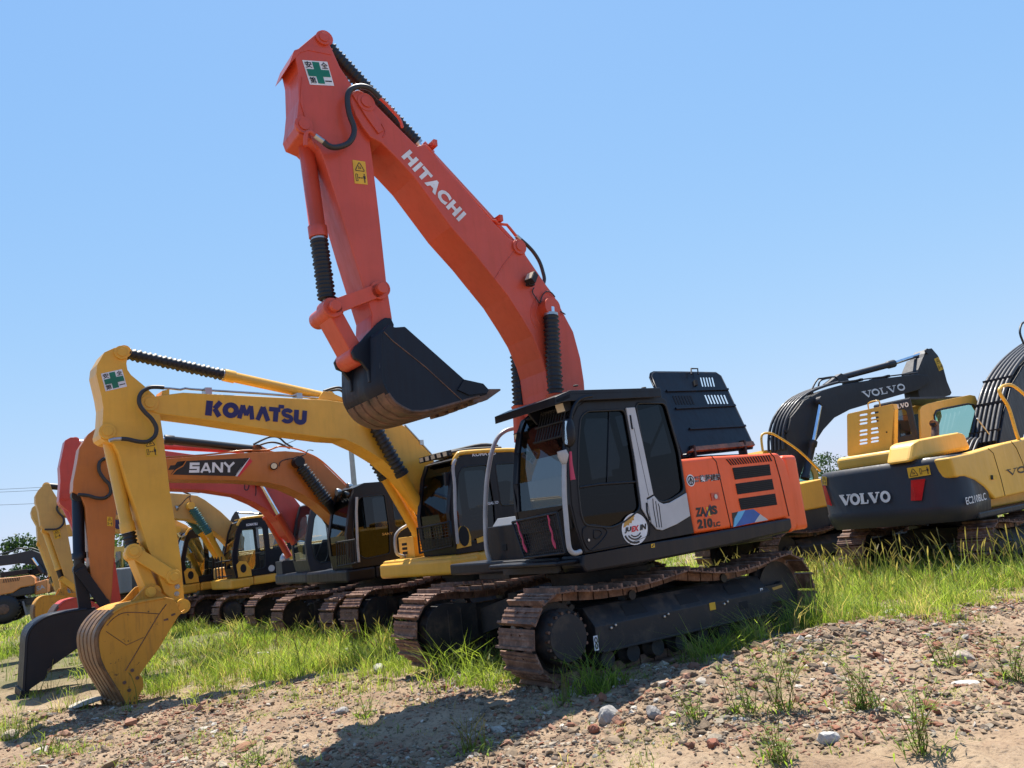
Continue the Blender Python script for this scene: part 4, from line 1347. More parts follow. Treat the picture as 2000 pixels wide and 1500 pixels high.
        g = MB(); g.bellows(A + (B - A) * .09, B + (B - A) * .02, .072, .10, 19); g.lathe(A + (B - A) * .07, A + (B - A) * .1, [(0, .09), (1, .09)], 'steel', 18)
        g.v = [(x, (yy if y > 0 else yy - 2 * CY), z) for x, yy, z in g.v]; g.build('bellows', o)
    # ---- cab
    Y1, Y0 = 1.355, .37
    O = F.xz([(1141.5, 1081.5), (1124, 1032), (1113, 985), (1108.5, 925), (1109.5, 860), (1114, 815), (1122, 790), (1136, 778.5), (1155, 773.5), (1290, 774.5), (1300.5, 781), (1328.8, 882), (1340, 959), (1356, 1041.5)], Y1)
    door = F.xz([(1146, 803), (1220, 800), (1236, 886), (1251, 994), (1218, 1020), (1194, 1031), (1141.5, 1026), (1134, 1000), (1128.5, 945), (1129.5, 865), (1133.5, 815)], Y1)
    quarter = F.xz([(1241, 787), (1299, 787), (1326, 882), (1337, 958), (1312, 976), (1290, 982), (1273, 967), (1257, 880)], Y1)
    cb = cab(root, O, {1: 'panel', 2: 'glass', 3: 'glass', 4: 'glass', 5: 'glass', 6: 'panel', 10: 'glass'}, [door, quarter], Y0, Y1, 'black', 'darkglass', front_glass='paleglass')
    k = MB(); k.tube(F.pts([(1131, 952), (1170, 946), (1243, 941)], Y1 - .015), .016, 'black', 6)
    k.tube(F.pts([(1190, 802), (1186, 944)], Y1 - .015), .008, 'black', 6); k.build('window_bar', cb)
    k = MB()
    for ol in ([(1221, 797), (1238, 796), (1256, 878), (1274, 966), (1261, 973), (1269, 1021), (1252, 994), (1240, 905)], [(1262, 977), (1275.5, 968.5), (1285, 980), (1294, 984.5), (1306, 982), (1339, 963), (1346, 1008), (1320, 1024), (1292, 1036), (1281, 1034), (1271, 1022), (1267.5, 1005)]):
        k.plate(F.pts(ol, Y1), (0, .018, 0), 'silver')
    k.build('silver_trim', cb, .005)
    k = MB()
    for dx in (0, 5.5, 10.5):
        k.tube(F.pts([(1275 + dx, 974 + dx * .9), (1276 + dx * 1.1, 990), (1283 + dx * .9, 1030)], Y1 + .019), .005, 'black', 5)
    k.tube(F.pts([(1231, 811), (1233, 826), (1235, 838)], Y1 + .02), .012, 'black', 6)
    k.tube(F.pts([(1263, 982), (1264, 1000), (1269, 1016)], Y1 + .02), .012, 'black', 6)
    k.tube(F.pts([(1238, 835), (1250, 890), (1267, 968)], Y1 + .018), .003, 'black', 5)
    k.build('trim_groove', cb)
    k = MB()        # door outline groove and lower handle recess
    k.tube(F.pts([(1143, 1079), (1128, 1032), (1117, 985), (1113, 925), (1114, 860), (1119, 815), (1128, 795), (1142, 785), (1240, 782)], Y1 + .001), .006, 'void', 5)
    k.tube(F.pts([(1143, 1079), (1230, 1061), (1269, 1045), (1270, 1021)], Y1 + .001), .005, 'void', 5)
    k.tube(F.pts([(1139, 1033), (1150, 1026), (1170, 1027), (1186, 1037), (1180, 1050), (1165, 1066), (1152, 1074), (1143, 1062), (1138, 1045), (1139, 1033)], Y1 + .002), .008, 'black', 6, 3)
    k.tube(F.pts([(1160, 1036), (1170, 1035), (1176, 1042), (1168, 1051), (1160, 1050), (1160, 1036)], Y1 + .002), .007, 'black', 6, 2)
    q = F.on(1149, 1055, Y1); k.cyl(q, q + Vector((0, .012, 0)), .014, 'steel', 10)
    k.build('door', cb)
    k = MB()        # round sticker
    c = F.on(1240, 1033, Y1 + .004); ex = F.on(1264.5, 1028, Y1 + .004) - c; ey = F.on(1236, 1002.5, Y1 + .004) - c
    def P(u, v, o=0): return c + ex * u + ey * v + Vector((0, o, 0))
    def ringp(r, a0, a1, n=20): return [(r * math.cos(R(a0 + (a1 - a0) * i / n)), r * math.sin(R(a0 + (a1 - a0) * i / n))) for i in range(n + 1)]
    k.poly([P(u, v) for u, v in ringp(1, 0, 354, 59)], 'white')
    g1 = ringp(.9, 88, 166, 14); k.poly([P(u, v, .003) for u, v in g1 + [(-.72, .24), (-.55, .34), (-.42, .28), (-.38, .44), (-.2, .40), (-.15, .56), (.02, .56), (.0, .72), (.1, .8)]], 'gold')
    for r0, r1, a0, a1 in ((.93, .80, 200, 285), (.70, .60, 210, 310), (.52, .44, 222, 322)):
        k.poly([P(u, v, .003) for u, v in ringp(r0, a0, a1, 14) + ringp(r1, a1, a0, 14)], 'ink')
    for tx, u0, u1, mt in (('JU', -.84, -.34, 'ink'), ('EX', -.30, .26, 'redink'), ('IN', .36, .84, 'ink')):
        write(k, tx, P(u0, -.16), P(u1, -.16), P(u0 + .08, .2), mt, (0, .004, 0), .06)
    k.build('round_sticker', cb)
    # chalk scribble on the windscreen
    fx = [(p[0], p[1]) for p in O]
    # roof visor
    k = MB()
    V1, V2, V0 = F.on(1113, 762, 1.43), F.on(1084, 775, 1.43), F.on(1290, 757, 1.43)
    for a, b, th in ((V0, V1, .05), (V1, V2, .085)):
        k.plate([(a.x, 1.43, a.z), (a.x, .30, a.z), (b.x, .30, b.z), (b.x, 1.43, b.z)], (0, 0, -th), 'black')
    k.plate([(V0.x, 1.43, V0.z - .03), (V1.x, 1.43, V1.z - .03), (V1.x + .05, 1.43, V1.z - .12), (V0.x, 1.43, V0.z - .11)], (0, -.02, 0), 'black')
    k.plate([(V1.x, 1.43, V1.z - .03), (V2.x, 1.43, V2.z - .03), (V2.x + .0, 1.43, V2.z - .07), (V1.x + .05, 1.43, V1.z - .12)], (0, -.02, 0), 'black')
    for x in (V1.x - .15, V0.x + .2):
        k.cyl((x, 1.36, V0.z), (x, 1.36, V0.z + .015), .03, 'void', 12)
        k.box(x - .03, x + .03, .5, 1.3, V0.z - .13, V0.z - .03, 'black')
    k.plate([(V1.x, .9, V1.z - .03), (V2.x, .9, V2.z - .03), (V2.x - .15, .9, V2.z - .2), (V1.x, .9, V1.z - .15)], (0, -.03, 0), 'black')
    k.build('roof_visor', cb, .008)
    g = MB()
    xf = max(p[0] for p in O)
    p = F.on(1092, 792, 1.25); lamp(g, p - Vector((.1, 0, 0)), (1, .1, -.3), .14, .11, .1)
    p = F.on(1011, 850, .36); lamp(g, p - Vector((.1, 0, 0)), (1, .1, -.3), .14, .11, .1)
    g.build('work_light', cb)
    # front grille under the visor and lower guard mesh
    def front(u, z, o=.05):
        """point on the cab front: u across from its right (0) to its left side (1)"""
        xs = sorted([p for p in O[:8]], key=lambda p: p[1]); 
        x = np.interp(z, [p[1] for p in xs], [p[0] for p in xs])
        return Vector((x + o, Y0 + (Y1 - Y0) * u, z))
    zb, zt = O[0][1], max(p[1] for p in O)
    g = MB()
    for i in range(10):
        u = .5 + .44 * i / 9; g.tube([front(u, zt - .45, .07), front(u, zt - .10, .07)], .010, 'dark', 5)
    for z in (zt - .44, zt - .28, zt - .12): g.tube([front(.48, z, .075), front(.97, z, .075)], .012, 'dark', 5)
    g.build('upper_guard', cb)
    g = MB()
    L = F.pts([(1001, 1020), (1088, 1001.5), (1104, 1080), (1025, 1090)], ('x', front(0, zb + .4).x + .13))
    def Q(u, v): return (L[3] * (1 - u) + L[2] * u) * (1 - v) + (L[0] * (1 - u) + L[1] * u) * v
    for i in range(21): g.tube([Q(i / 20, 0), Q(i / 20, 1)], .004, 'dark', 4)
    for i in range(12): g.tube([Q(0, i / 11), Q(1, i / 11)], .004, 'dark', 4)
    for a, b in (((0, 0), (0, 1)), ((0, 1), (1, 1)), ((1, 1), (1, 0)), ((1, 0), (0, 0))): g.tube([Q(*a), Q(*b)], .016, 'black', 6)
    g.build('lower_guard', cb)
    g = MB()
    for u, w in ((.13, 0), (.83, 1)):
        pts = [Q(u + .012 * math.sin(i * 2.1), .98 - i * .12) + Vector((.02, 0, 0)) for i in range(8)]
        g.tube(pts, [.008, .012, .008, .013, .009, .012, .018, .008], 'pink', 6)
    p = F.on(1114, 882, 1.5); g.tube([p, F.on(1115, 905, 1.5), F.on(1119, 937, 1.5)], [.014, .02, .03], 'pink', 6)
    g.build('ribbon', cb)
    # mirror, wrapped handrails
    g = MB()
    g.tube(F.pts([(1109, 820), (1110, 838), (1111, 860), (1108, 872)], 1.48), [.05, .075, .07, .03], 'black', 10, 3)
    g.plate(F.pts([(1105.5, 822), (1108.5, 822), (1108.5, 868), (1105.5, 866)], 1.52), (.015, 0, 0), 'chrome')
    g.tube(F.pts([(1109, 868), (1107, 885), (1103, 892)], 1.47), .014, 'dark', 6)
    g.build('mirror', cb)
    g = MB()
    g.tube(F.pts([(1110, 866), (1103, 845), (1097, 880), (1100, 890), (1102, 905)], 1.47)[2:], [.05, .06, .03], 'offwhite', 10, 1)
    g.tube(F.pts([(1103, 888), (1102, 920), (1102.5, 970), (1106, 1015), (1109, 1050), (1112, 1070), (1118, 1079), (1126, 1080), (1134, 1077)], 1.46), .026, 'offwhite', 10, 4)
    g.tube(F.pts([(1112, 830), (1118, 800), (1128, 783), (1142, 776), (1155, 774)], 1.42), .022, 'black', 8, 4)
    g.build('handrail', cb)
    g = MB()
    g.tube(F.pts([(1019, 836), (1002, 837), (985, 843), (970, 858), (959, 890), (951, 940), (948, 990), (948, 1030), (950, 1068), (955, 1090), (963, 1105), (975, 1114)], -.62), .028, 'offwhite', 10, 4)
    g.build('front_handrail', root)
    # ---- front right box and step
    g = MB()
    a, b = F.on(962, 1075, -.62), F.on(966, 1032, -.62)
    g.box(a.x - 1.0, a.x - .04, -.78, -.02, 1.21, b.z + .02, 'black')
    g.plate([(a.x - .95, -.76, b.z + .02), (a.x - .12, -.76, b.z + .02), (a.x - .2, -.74, b.z + .12), (a.x - .9, -.74, b.z + .12)], (0, .7, 0), 'greypaint')
    g.box(a.x - .045, a.x - .03, -.45, -.36, 1.32, 1.40, 'void')
    g.build('tool_box', root, .02)
    g = MB(); g.box(a.x - .5, a.x + .12, -.8, -.15, 1.0, 1.17, 'under'); g.box(a.x - .5, a.x + .14, -.82, -.10, 1.175, 1.20, 'silver'); g.build('step', root, .01)
    # ---- deck and skirt
    g = MB()
    S = F.pts([(1138, 1084), (1240, 1065), (1355, 1045.5), (1545, 1011), (1548, 1030), (1541, 1039), (1425, 1066), (1285, 1094), (1145, 1119), (1136, 1105)], 1.36)
    g.plate(S, (0, -.35, 0), 'black')
    z0, z1 = S[8].z, S[0].z
    g.box(-2.2, S[8].x, -1.33, 1.01, z0 + .03, z1 - .01, 'black')
    g.plate([(S[0].x - .02, 1.0, z1 - .012), (S[0].x - .02, -.05, z1 - .012), (S[8].x, -.05, z0 + .01), (S[8].x, 1.0, z0 + .01)], (.06, 0, 0), 'under')
    g.box(S[0].x - .05, S[0].x + .3, .05, 1.3, z1 - .08, z1 - .03, 'black')
    g.build('deck', root, .03)
    g = MB()
    q = F.pts([(1271.5, 1070), (1279, 1069), (1278, 1061.5), (1271, 1062.5)], 1.362)
    g.poly([p + Vector((0, .003, 0)) for p in q], 'signyellow')
    cq = sum(q, Vector()) / 4
    for s in (.35, -.35): g.poly([cq + (p - cq) * .32 + (q[0] - q[2]) * s * .45 + Vector((0, .006, 0)) for p in q], 'ink')
    g.build('small_sticker', root)
    # ---- rear house
    g = MB()
    yb = 1.345
    P = F.xz([(1328.8, 897), (1388, 891), (1520, 884), (1531, 896), (1538.6, 920), (1556, 986), (1560, 1026), (1557, 1034), (1546, 1041), (1536, 1012), (1430, 1031.5), (1357, 1043)], yb)
    g.prism(P, yb - .35, yb, 'panel')
    top = P[1][1]; xr = P[5][0]; xl = P[0][0]
    g.build('side_panel', root, .045, 4)
    g = MB()
    g.box(xr + .25, xl - .05, -.35, yb - .36, 1.2, top - .06, 'dark')
    g.box(xr + .1, .2, -1.33, -.40, 1.2, top - .35, 'black')
    g.box(xr + .3, xl, .35, yb - .37, top - .055, top - .012, 'panel')
    g.build('house', root, .03)
    g = MB()
    zc0 = F.on(1546, 1041, yb).z
    Pl = [(xr + .02, yb - .06)] + [(xr - .05 - .50 * math.cos(R(a)) ** .7, (yb - .07) * math.sin(R(a)) / math.sin(R(70))) for a in range(70, -71, -14)] + [(xr + .02, -yb + .06)]
    g.plate([(x, y, zc0 + .02) for x, y in Pl], (0, 0, top - zc0 - .04), 'panel')
    g.build('counterweight', root, .06, 3)
    g = MB()
    for q in ([(1430, 914), (1502, 907), (1505, 928), (1435, 937)], [(1436, 945), (1507, 935.5), (1511, 956), (1440, 966)], [(1442, 974), (1513, 964), (1517, 986), (1447, 996)]):
        g.plate(F.pts(q, yb - .003), (0, .009, 0), 'void')
        A = F.pts(q, yb + .008)
        for i in range(1, 6):
            t = i / 6; g.tube([A[0] * (1 - t) + A[3] * t, A[1] * (1 - t) + A[2] * t], .004, 'dark', 4)
    for i in range(17):
        t = i / 16
        x0, x1 = 1417 + 82 * t, 1427 + 78 * t
        g.plate(F.pts([(x0, 897 - 8 * t), (x0 + 2.4, 896.8 - 8 * t), (x1 + 2.4, 908.8 - 8 * t), (x1, 909 - 8 * t)], yb - .004), (0, .010, 0), 'void')
        a = F.on(x0 + 1, 897 - 8 * t, yb); g.bar(a + Vector((-.02, -.16, .035)), a + Vector((0, -.03, .012)), .02, .012, 'void', (0, 0, 1))
    g.build('grille', root)
    g = MB()
    g.tube(F.pts([(1388, 889), (1399, 902), (1410, 950), (1428, 1031)], yb + .001), .006, 'void', 5)
    g.tube(F.pts([(1503, 883), (1512, 893), (1524, 935), (1541, 1008)], yb + .001), .008, 'void', 5)
    q = F.pts([(1387, 964), (1402, 962), (1405, 976), (1390, 978)], yb)
    g.plate(q, (0, .01, 0), 'orange'); c = sum(q, Vector()) / 4; g.cyl(c, c + Vector((0, .02, 0)), .028, 'steel', 12)
    g.build('door_lock', root)
    g = MB()
    ob = (0, .004, 0)
    write(g, 'ZA', F.on(1359, 1010, yb), F.on(1379, 1007.5, yb), F.on(1357.5, 992, yb), 'ink', ob, .06)
    write(g, 'IS', F.on(1387, 1006, yb), F.on(1402, 1004, yb), F.on(1384, 988.5, yb), 'ink', ob, .06)
    g.poly([p + Vector((0, .004, 0)) for p in F.pts([(1378, 991), (1382, 990), (1389, 1007), (1384, 1008)], yb)], 'signyellow')
    g.poly([p + Vector((0, .007, 0)) for p in F.pts([(1385.5, 986), (1387.5, 986), (1380, 1010), (1376, 1010)], yb)], 'navy')
    g.build('lettering', root)
    g = MB()
    write(g, '210', F.on(1363, 1033.5, yb), F.on(1392.5, 1030, yb), F.on(1361, 1014.5, yb), 'ink', ob, .06)
    write(g, 'LC', F.on(1394, 1029.5, yb), F.on(1407, 1027.5, yb), F.on(1393, 1020, yb), 'ink', ob, .05)
    g.build('lettering', root)
    g = MB()
    for mt, bd, o in (('white', .06, .004), ('ink', .018, .007)):
        write(g, '後藤建設', F.on(1366, 942, yb), F.on(1408, 938, yb), F.on(1365, 928, yb), mt, (0, o, 0), bd)
        write(g, '株式', F.on(1355.5, 936, yb), F.on(1364.5, 935, yb), F.on(1355, 931, yb), mt, (0, o, 0), bd)
        write(g, '会社', F.on(1356.5, 942.5, yb), F.on(1365, 941.5, yb), F.on(1356, 937.5, yb), mt, (0, o, 0), bd)
    c = F.on(1348.5, 938.5, yb)
    g.poly([c + Vector((.07 * math.cos(R(a)), .004, .07 * math.sin(R(a)))) for a in range(0, 360, 15)], 'white')
    strokes(g, [[(.05 + .9 * (.5 + .5 * math.cos(R(a))), .05 + .9 * (.5 + .5 * math.sin(R(a)))) for a in range(0, 361, 20)], [(.5, 0), (.5, .85)], [(.22, .3), (.5, .78), (.78, .3)]], c + Vector((.055, 0, -.055)), c + Vector((-.055, 0, -.055)), c + Vector((.055, 0, .055)), .12, 'ink', (0, .007, 0))
    g.build('lettering', root)
    g = MB()
    for q, mt in (([(1429, 1002), (1441, 999.5), (1432, 1029)], 'ink'), ([(1441, 999.5), (1455, 996.5), (1447, 1012), (1436, 1028.5), (1431.5, 1029.5), (1434, 1013)], 'lightblue'), ([(1455, 996.5), (1471, 994.5), (1484, 1004), (1473, 1020.5), (1436, 1028.5), (1447, 1012)], 'blue'), ([(1484, 1004), (1500, 1015.5), (1473, 1020.5)], 'silver')):
        g.poly([p + Vector((0, .004, 0)) for p in F.pts(q, yb)], mt)
    g.build('colour_graphic', root)
    # ---- open hood: a panel standing on the hinge line
    b0, b1 = F.on(1333.5, 888, 1.02), F.on(1470, 873, 1.02)
    t0 = F.on(1274, 731, .58)
    nrm = (b1 - b0).cross(t0 - b0).normalized()
    pl = (b0, nrm)
    if nrm.y < 0: nrm = -nrm
    g = MB()
    outl = F.pts([(1333.5, 888), (1284, 760), (1272.7, 735), (1274, 729), (1279, 726.6), (1340, 727), (1399, 728), (1408, 734), (1421, 761), (1470, 866), (1470, 873)], pl)
    slots = []
    for i in range(5): x = 1367 + i * 5.6; slots.append(F.pts([(x, 737), (x + 3, 737), (x + 7.5, 755), (x + 4.5, 755)], pl))
    for i in range(7): x = 1375.5 + i * 6.2; slots.append(F.pts([(x, 771.5), (x + 3.2, 771), (x + 10.5, 788.5), (x + 7.3, 789)], pl))
    g.plate(outl, nrm * -.006, 'black', slots)
    g.tube([p - nrm * .02 for p in outl] + [outl[0] - nrm * .02], .024, 'black', 8)
    for q in ([(1300, 762.5), (1421, 759.5), (1422, 762.5), (1302, 766)], [(1318, 797), (1434, 790.5), (1436, 794), (1320, 800)], [(1345, 836.5), (1454, 830.5), (1456, 834), (1347, 840)]):
        g.plate(F.pts(q, pl), nrm * .022, 'black')
    for i in range(7):
        x = 1313 + i * 5.6; g.plate(F.pts([(x, 773), (x + 3, 773), (x + 10, 790), (x + 7, 790)], pl), nrm * .004, 'void')
    g.plate(F.pts([(1352, 876), (1466, 865), (1470, 873), (1340, 885)], pl), nrm * .05, 'lip')
    h = g.build('hood', root, .01)
    for t in (.14, .86):
        p = b0.lerp(b1, t); g = MB(); g.bar((p.x, p.y - .02, top - .05), p + Vector((0, -.02, .10)), .12, .03, 'dark'); g.build('hinge', h)
    g = MB(); p = b0.lerp(b1, .5); g.box(b1.x + .05, b0.x - .02, -.3, .95, top - .07, b0.z - .015, 'void'); g.bar((b0.x - .08, .2, top - .02), b0.lerp(t0, .5) - nrm * .03, .025, .025, 'dark'); g.build('engine_bay', root)
    g = MB()
    c = F.pts([(1346, 735), (1345, 724), (1358, 724), (1359, 735)], pl); g.tube([p + nrm * .05 for p in c], .012, 'dark', 6)
    g.plate(F.pts([(1354, 744), (1359, 744), (1361, 754), (1356, 754)], pl), nrm * .03, 'void')
    g.build('hood_latch', h)
    # stickers on the track frame
    g = MB()
    yo = 2.39 / 2 + .245
    def st(px, py, w, hgt, mt, tx=None):
        c = F.on(px, py, yo)
        q = [c + Vector((dx * w, .006, dz * hgt)) for dx, dz in ((.5, -.5), (-.5, -.5), (-.5, .5), (.5, .5))]
        g.poly(q, mt)
        if tx == '8':
            for dz in (.2, -.2): strokes(g, [[(.5 + .42 * math.cos(R(a)), .5 + .42 * math.sin(R(a))) for a in range(0, 361, 20)]], c + Vector((w * .34, .008, hgt * (dz - .2))), c + Vector((-w * .34, .008, hgt * (dz - .2))), c + Vector((w * .34, .008, hgt * (dz + .2))), .2, 'ink', (0, .002, 0))
    st(1163.5, 1256, .055, .14, 'white', '8'); st(1488, 1160.5, .05, .14, 'white', '8'); st(1391, 1184, .10, .08, 'signyellow')
    q = F.pts([(1505, 1148), (1524, 1142), (1526, 1147), (1508, 1153)], yo - .03); g.poly([p + Vector((0, .02, 0)) for p in q], 'gold')
    g.build('frame_sticker', root)
    return F, root
F_MAIN, main_root = build_main()
# ------------------------------------------------------------------ the row of machines behind it
GROUP = 'row of parked excavators'

def build_yellow():
    F = Frame(-1.10, 15.0, 42, -.17)
    root = thing('excavator', 'bright yellow excavator with blue boom lettering and its bucket resting on the ground', 'excavator', F.loc, F.rot, GROUP)
    undercarriage(root, R(2), L=3.40)
    cb = stdupper(root, F, 'yellow', 'yellow', 'black', boxes=False)
    bo = girder(root, F, 'boom', [(280, 788), (282, 779), (290, 775), (304, 774), (330, 770), (358, 766.5), (500, 774), (640, 781), (700, 790), (760, 812), (795, 836), (840, 887), (866, 930), (872, 1000), (856, 1020), (832, 992), (810, 962), (784, 931), (748, 899), (707, 874), (672, 858), (640, 856), (550, 844), (400, 820), (310, 808), (290, 801)], .225, 'yellow')
    m = MB(); boss(m, F, 292, 787, .225, .12, 'yellow'); boss(m, F, 728, 826, .225, .12, 'yellow')
    m.plate(F.pts([(316, 772), (317, 763), (331, 760), (331, 771)], .15), (0, -.3, 0), 'yellow')
    m.build('pin_boss', bo, .004)
    k = MB(); komatsu_word(k, F.on(399, 811, .225), F.on(599, 829.5, .225), F.on(402, 782, .225), 'navy', (0, .005, 0)); k.build('lettering', bo)
    g = MB()
    g.tube(F.pts([(318, 758), (335, 759), (352, 761), (362, 758.5), (372, 760), (500, 768), (640, 779), (680, 783)], .1), .018, 'steel', 8)
    g.tube(F.pts([(640, 776), (680, 783), (740, 800)], .0), .02, 'yellow', 8)
    for p in ((404, 765), (581, 775)):
        q = F.on(*p, .1); g.box(q.x - .05, q.x + .05, .02, .18, q.z - .07, q.z + .05, 'steel')
    g.tube(F.pts([(790, 830), (815, 857), (842, 887)], .2), .02, 'steel', 8)
    q = F.on(822, 866, .2); g.box(q.x - .04, q.x + .04, .1, .24, q.z - .03, q.z + .06, 'steel')
    g.build('pipe', bo)
    g = MB()
    g.tube(F.pts([(320, 757), (306, 756), (292, 757), (279, 764), (272, 776), (273, 790), (283, 805), (296, 818), (305, 834), (304, 848), (297, 857), (285, 863), (268, 862), (250, 858), (237, 857)], .34), .03, 'hose', 10, 5)
    g.tube(F.pts([(237, 857), (222, 858), (213, 861)], .33), .026, 'steel', 10)
    g.tube(F.pts([(632, 764), (650, 758), (664, 757), (676, 764), (685, 778)], .05), .022, 'hose', 8, 5)
    g.tube(F.pts([(632, 768), (652, 762), (666, 763), (676, 774)], -.08), .022, 'hose', 8, 5)
    g.build('hose', bo)
    ar = girder(root, F, 'arm', [(204, 688), (224, 679), (236, 678), (248, 684), (250, 694), (247, 710), (249, 722), (256, 732), (280, 752), (302, 772), (311, 800), (320, 860), (332, 960), (340, 1008), (353, 1088), (360, 1168), (362, 1190), (353, 1197), (335, 1170), (321, 1157), (310.6, 1125), (300, 1093), (289, 1072), (268, 1000), (250, 948), (232, 885), (222, 866), (205, 862), (197, 856), (195, 848), (200, 830), (202, 796), (198, 772), (188, 730), (190, 712)], .21, 'yellow')
    m = MB(); boss(m, F, 237, 689, .21, .10, 'yellow'); boss(m, F, 209, 843, .21, .11, 'yellow')
    for p in ((346, 1146), (345, 1160)): boss(m, F, *p, .21, .035, 'steel', .012, True)
    m.build('pin_boss', ar, .004)
    k = MB(); safety_sign(k, F.pts([(206, 764.5), (248, 755), (238, 721), (197, 730)], .21), (0, .004, 0)); k.build('safety_sign', ar)
    k = MB(); warning_sign(k, F.pts([(285, 893), (309, 891), (303, 851), (280, 858)], .21), (0, .004, 0)); k.build('warning_sign', ar)
    cylinder(root, F, (640, 777), (240, 689), 0, 'yellow', 'chrome', .085, .55, .05, 'rubber', sl=(0, .97), ribs=20)
    m = MB(); m.plate(F.pts([(620, 780), (632, 764), (646, 766), (690, 785)], .12), (0, -.24, 0), 'yellow'); m.build('cylinder_bracket', bo, .01)
    cylinder(root, F, (209, 846), (259, 1076), 0, 'yellow', 'chrome', .085, .84, .05, 'rubber', sl=(0, .8), ribs=4)
    m = MB()
    for y in (.26, -.26):
        A, B = F.on(338, 1127, y), F.on(260, 1077, y)
        m.bar(A, B, .06, .16, 'yellow')
        for q in (A, B): m.cyl(q - Vector((0, .05, 0)), q + Vector((0, .05, 0)), .105, 'yellow', 22); m.cyl(q - Vector((0, .07, 0)), q + Vector((0, .07, 0)), .06, 'yellow', 16)
    m.build('link_bar', root, .006)
    m = MB(); A, B = F.on(262, 1082, 0), F.on(293, 1157, 0)
    m.bar(A, B, .34, .15, 'yellow'); m.cyl(B - Vector((0, .2, 0)), B + Vector((0, .2, 0)), .1, 'yellow', 20); m.cyl(A - Vector((0, .2, 0)), A + Vector((0, .2, 0)), .1, 'yellow', 20); m.build('bucket_link', root, .012)
    bk = bucket(root, F,
        [(354, 1195), (340, 1170), (324, 1166.5), (247, 1181), (220, 1196), (199, 1219), (188, 1245), (191, 1280), (201, 1307), (228, 1352), (244, 1378), (252, 1376), (254, 1362), (258, 1378), (266, 1381), (273, 1357), (281, 1341), (279, 1325), (273, 1317), (311, 1266), (348, 1204), (362, 1190)],
        [(322, 1166), (285, 1172), (247, 1181), (220, 1196), (199, 1219), (188, 1245), (191, 1280), (201, 1307), (228, 1352), (246, 1384)],
        .53, 'yellowworn', 'brownlip',
        [[(247, 1180), (262, 1170), (278, 1152), (285, 1145), (294, 1142), (304, 1148), (322, 1163), (345, 1173), (360, 1181), (362, 1192), (350, 1198), (330, 1180)]], .27, 5, split=.32, tooth=.16)
    m = MB()
    boss(m, F, 354, 1184, .30, .10, 'yellow', .08); boss(m, F, 294, 1156, .27, .07, 'yellow', .02)
    for p in ((258, 1309), (243, 1333), (252, 1348), (268, 1324)): boss(m, F, *p, .53, .022, 'lip', .012, False)
    m.tube(F.pts([(325, 1180), (310, 1200), (245, 1310)], .532), .006, 'lip', 5)
    m.tube(F.pts([(208, 1222), (225, 1205), (250, 1196), (311, 1199)], .532), .005, 'lip', 5, 4)
    m.tube(F.pts([(207, 1233), (247, 1260), (280, 1245)], .532), .004, 'lip', 5)
    for q in ([(334, 1200), (342, 1197), (343, 1200), (335, 1204)], [(319, 1210), (328, 1207), (329, 1211), (320, 1213)], [(331, 1175), (334, 1182), (335, 1184), (332, 1178)]):
        m.poly([p + Vector((0, .004, 0)) for p in F.pts(q, .53)], 'lip')
    m.build('side_cutter', bk)
    # boom cylinders
    for y, top, mid, foot in ((.33, (728, 826), (786, 928), (845, 1030)), (-.33, (697, 842), (752, 934), (816, 1045))):
        A, Mi, B = F.on(*top, y), F.on(*mid, y), F.on(*foot, y)
        g = MB(); g.lathe(B, Mi, [(0, .085), (.97, .085), (.98, .1), (1, .1)], 'yellow', 20); o = g.build('boom_cylinder', root)
        g = MB(); g.cyl(Mi, A, .05, 'chrome', 14); g.cyl(A - Vector((0, .07, 0)), A + Vector((0, .07, 0)), .1, 'yellow', 20); g.build('rod', o)
        g = MB(); g.bellows(A + (Mi - A) * .08, Mi, .085, .12, 12); g.lathe(A + (Mi - A) * .93, Mi, [(0, .125), (1, .125)], 'rubber', 18); g.build('bellows', o)
    g = MB()
    for i in range(3): g.tube(F.pts([(764 + i * 3, 936), (795 + i * 3, 990), (824 + i * 3, 1040)], -.3), .012, 'yellow', 6)
    g.build('grease_line', root)
    # cab dressing
    g = MB()
    P = F.pts([(894, 889), (935, 878), (985, 875), (1018, 874), (1018, 866)], 1.35)
    g.tube([(1.30, 1.34, 2.88), (1.22, 1.34, 3.02), (1.0, 1.34, 3.08), (-.2, 1.34, 3.08), (-.34, 1.34, 2.96)], .04, 'yellow', 8, 4)
    g.plate([(1.1, .4, 3.075), (-.3, .4, 3.075), (-.3, 1.3, 3.075), (1.1, 1.3, 3.075)], (0, 0, .03), 'yellow')
    g.build('roof', cb)
    g = MB()
    for i in range(5): lamp(g, (1.25, .48 + i * .18, 3.10), (1, 0, -.15), .13, .09, .1)
    g.tube([(1.3, .36, 3.06), (1.3, 1.3, 3.06)], .025, 'dark', 6)
    g.build('roof_lamp', cb)
    g = MB()
    g.tube([(1.1, .45, 3.14), (.6, .5, 3.21), (.2, .8, 3.26), (-.1, .9, 3.21)], .05, 'dark', 8, 4); g.tube([(1.1, .75, 3.13), (.5, .8, 3.19), (-.1, 1.0, 3.17)], .04, 'dark', 8, 4)
    g.build('rolled_visor', cb)
    k = MB(); write(k, 'KOMATSU', F.on(922, 892, 1.345), F.on(968, 888, 1.345), F.on(922, 884.5, 1.345), 'white', (0, .006, 0), .04)
    k.build('lettering', cb); k = MB(); write(k, 'GALEO', F.on(952, 986.5, 1.345), F.on(973, 983.5, 1.345), F.on(952, 981, 1.345), 'white', (0, .006, 0), .03); k.build('lettering', cb)
    g = MB()
    g.plate(F.pts([(892, 1072), (893, 1036), (898, 1028), (906, 1027), (914, 1033), (919, 1048), (920, 1066)], 1.345), (0, .012, 0), 'yellow')
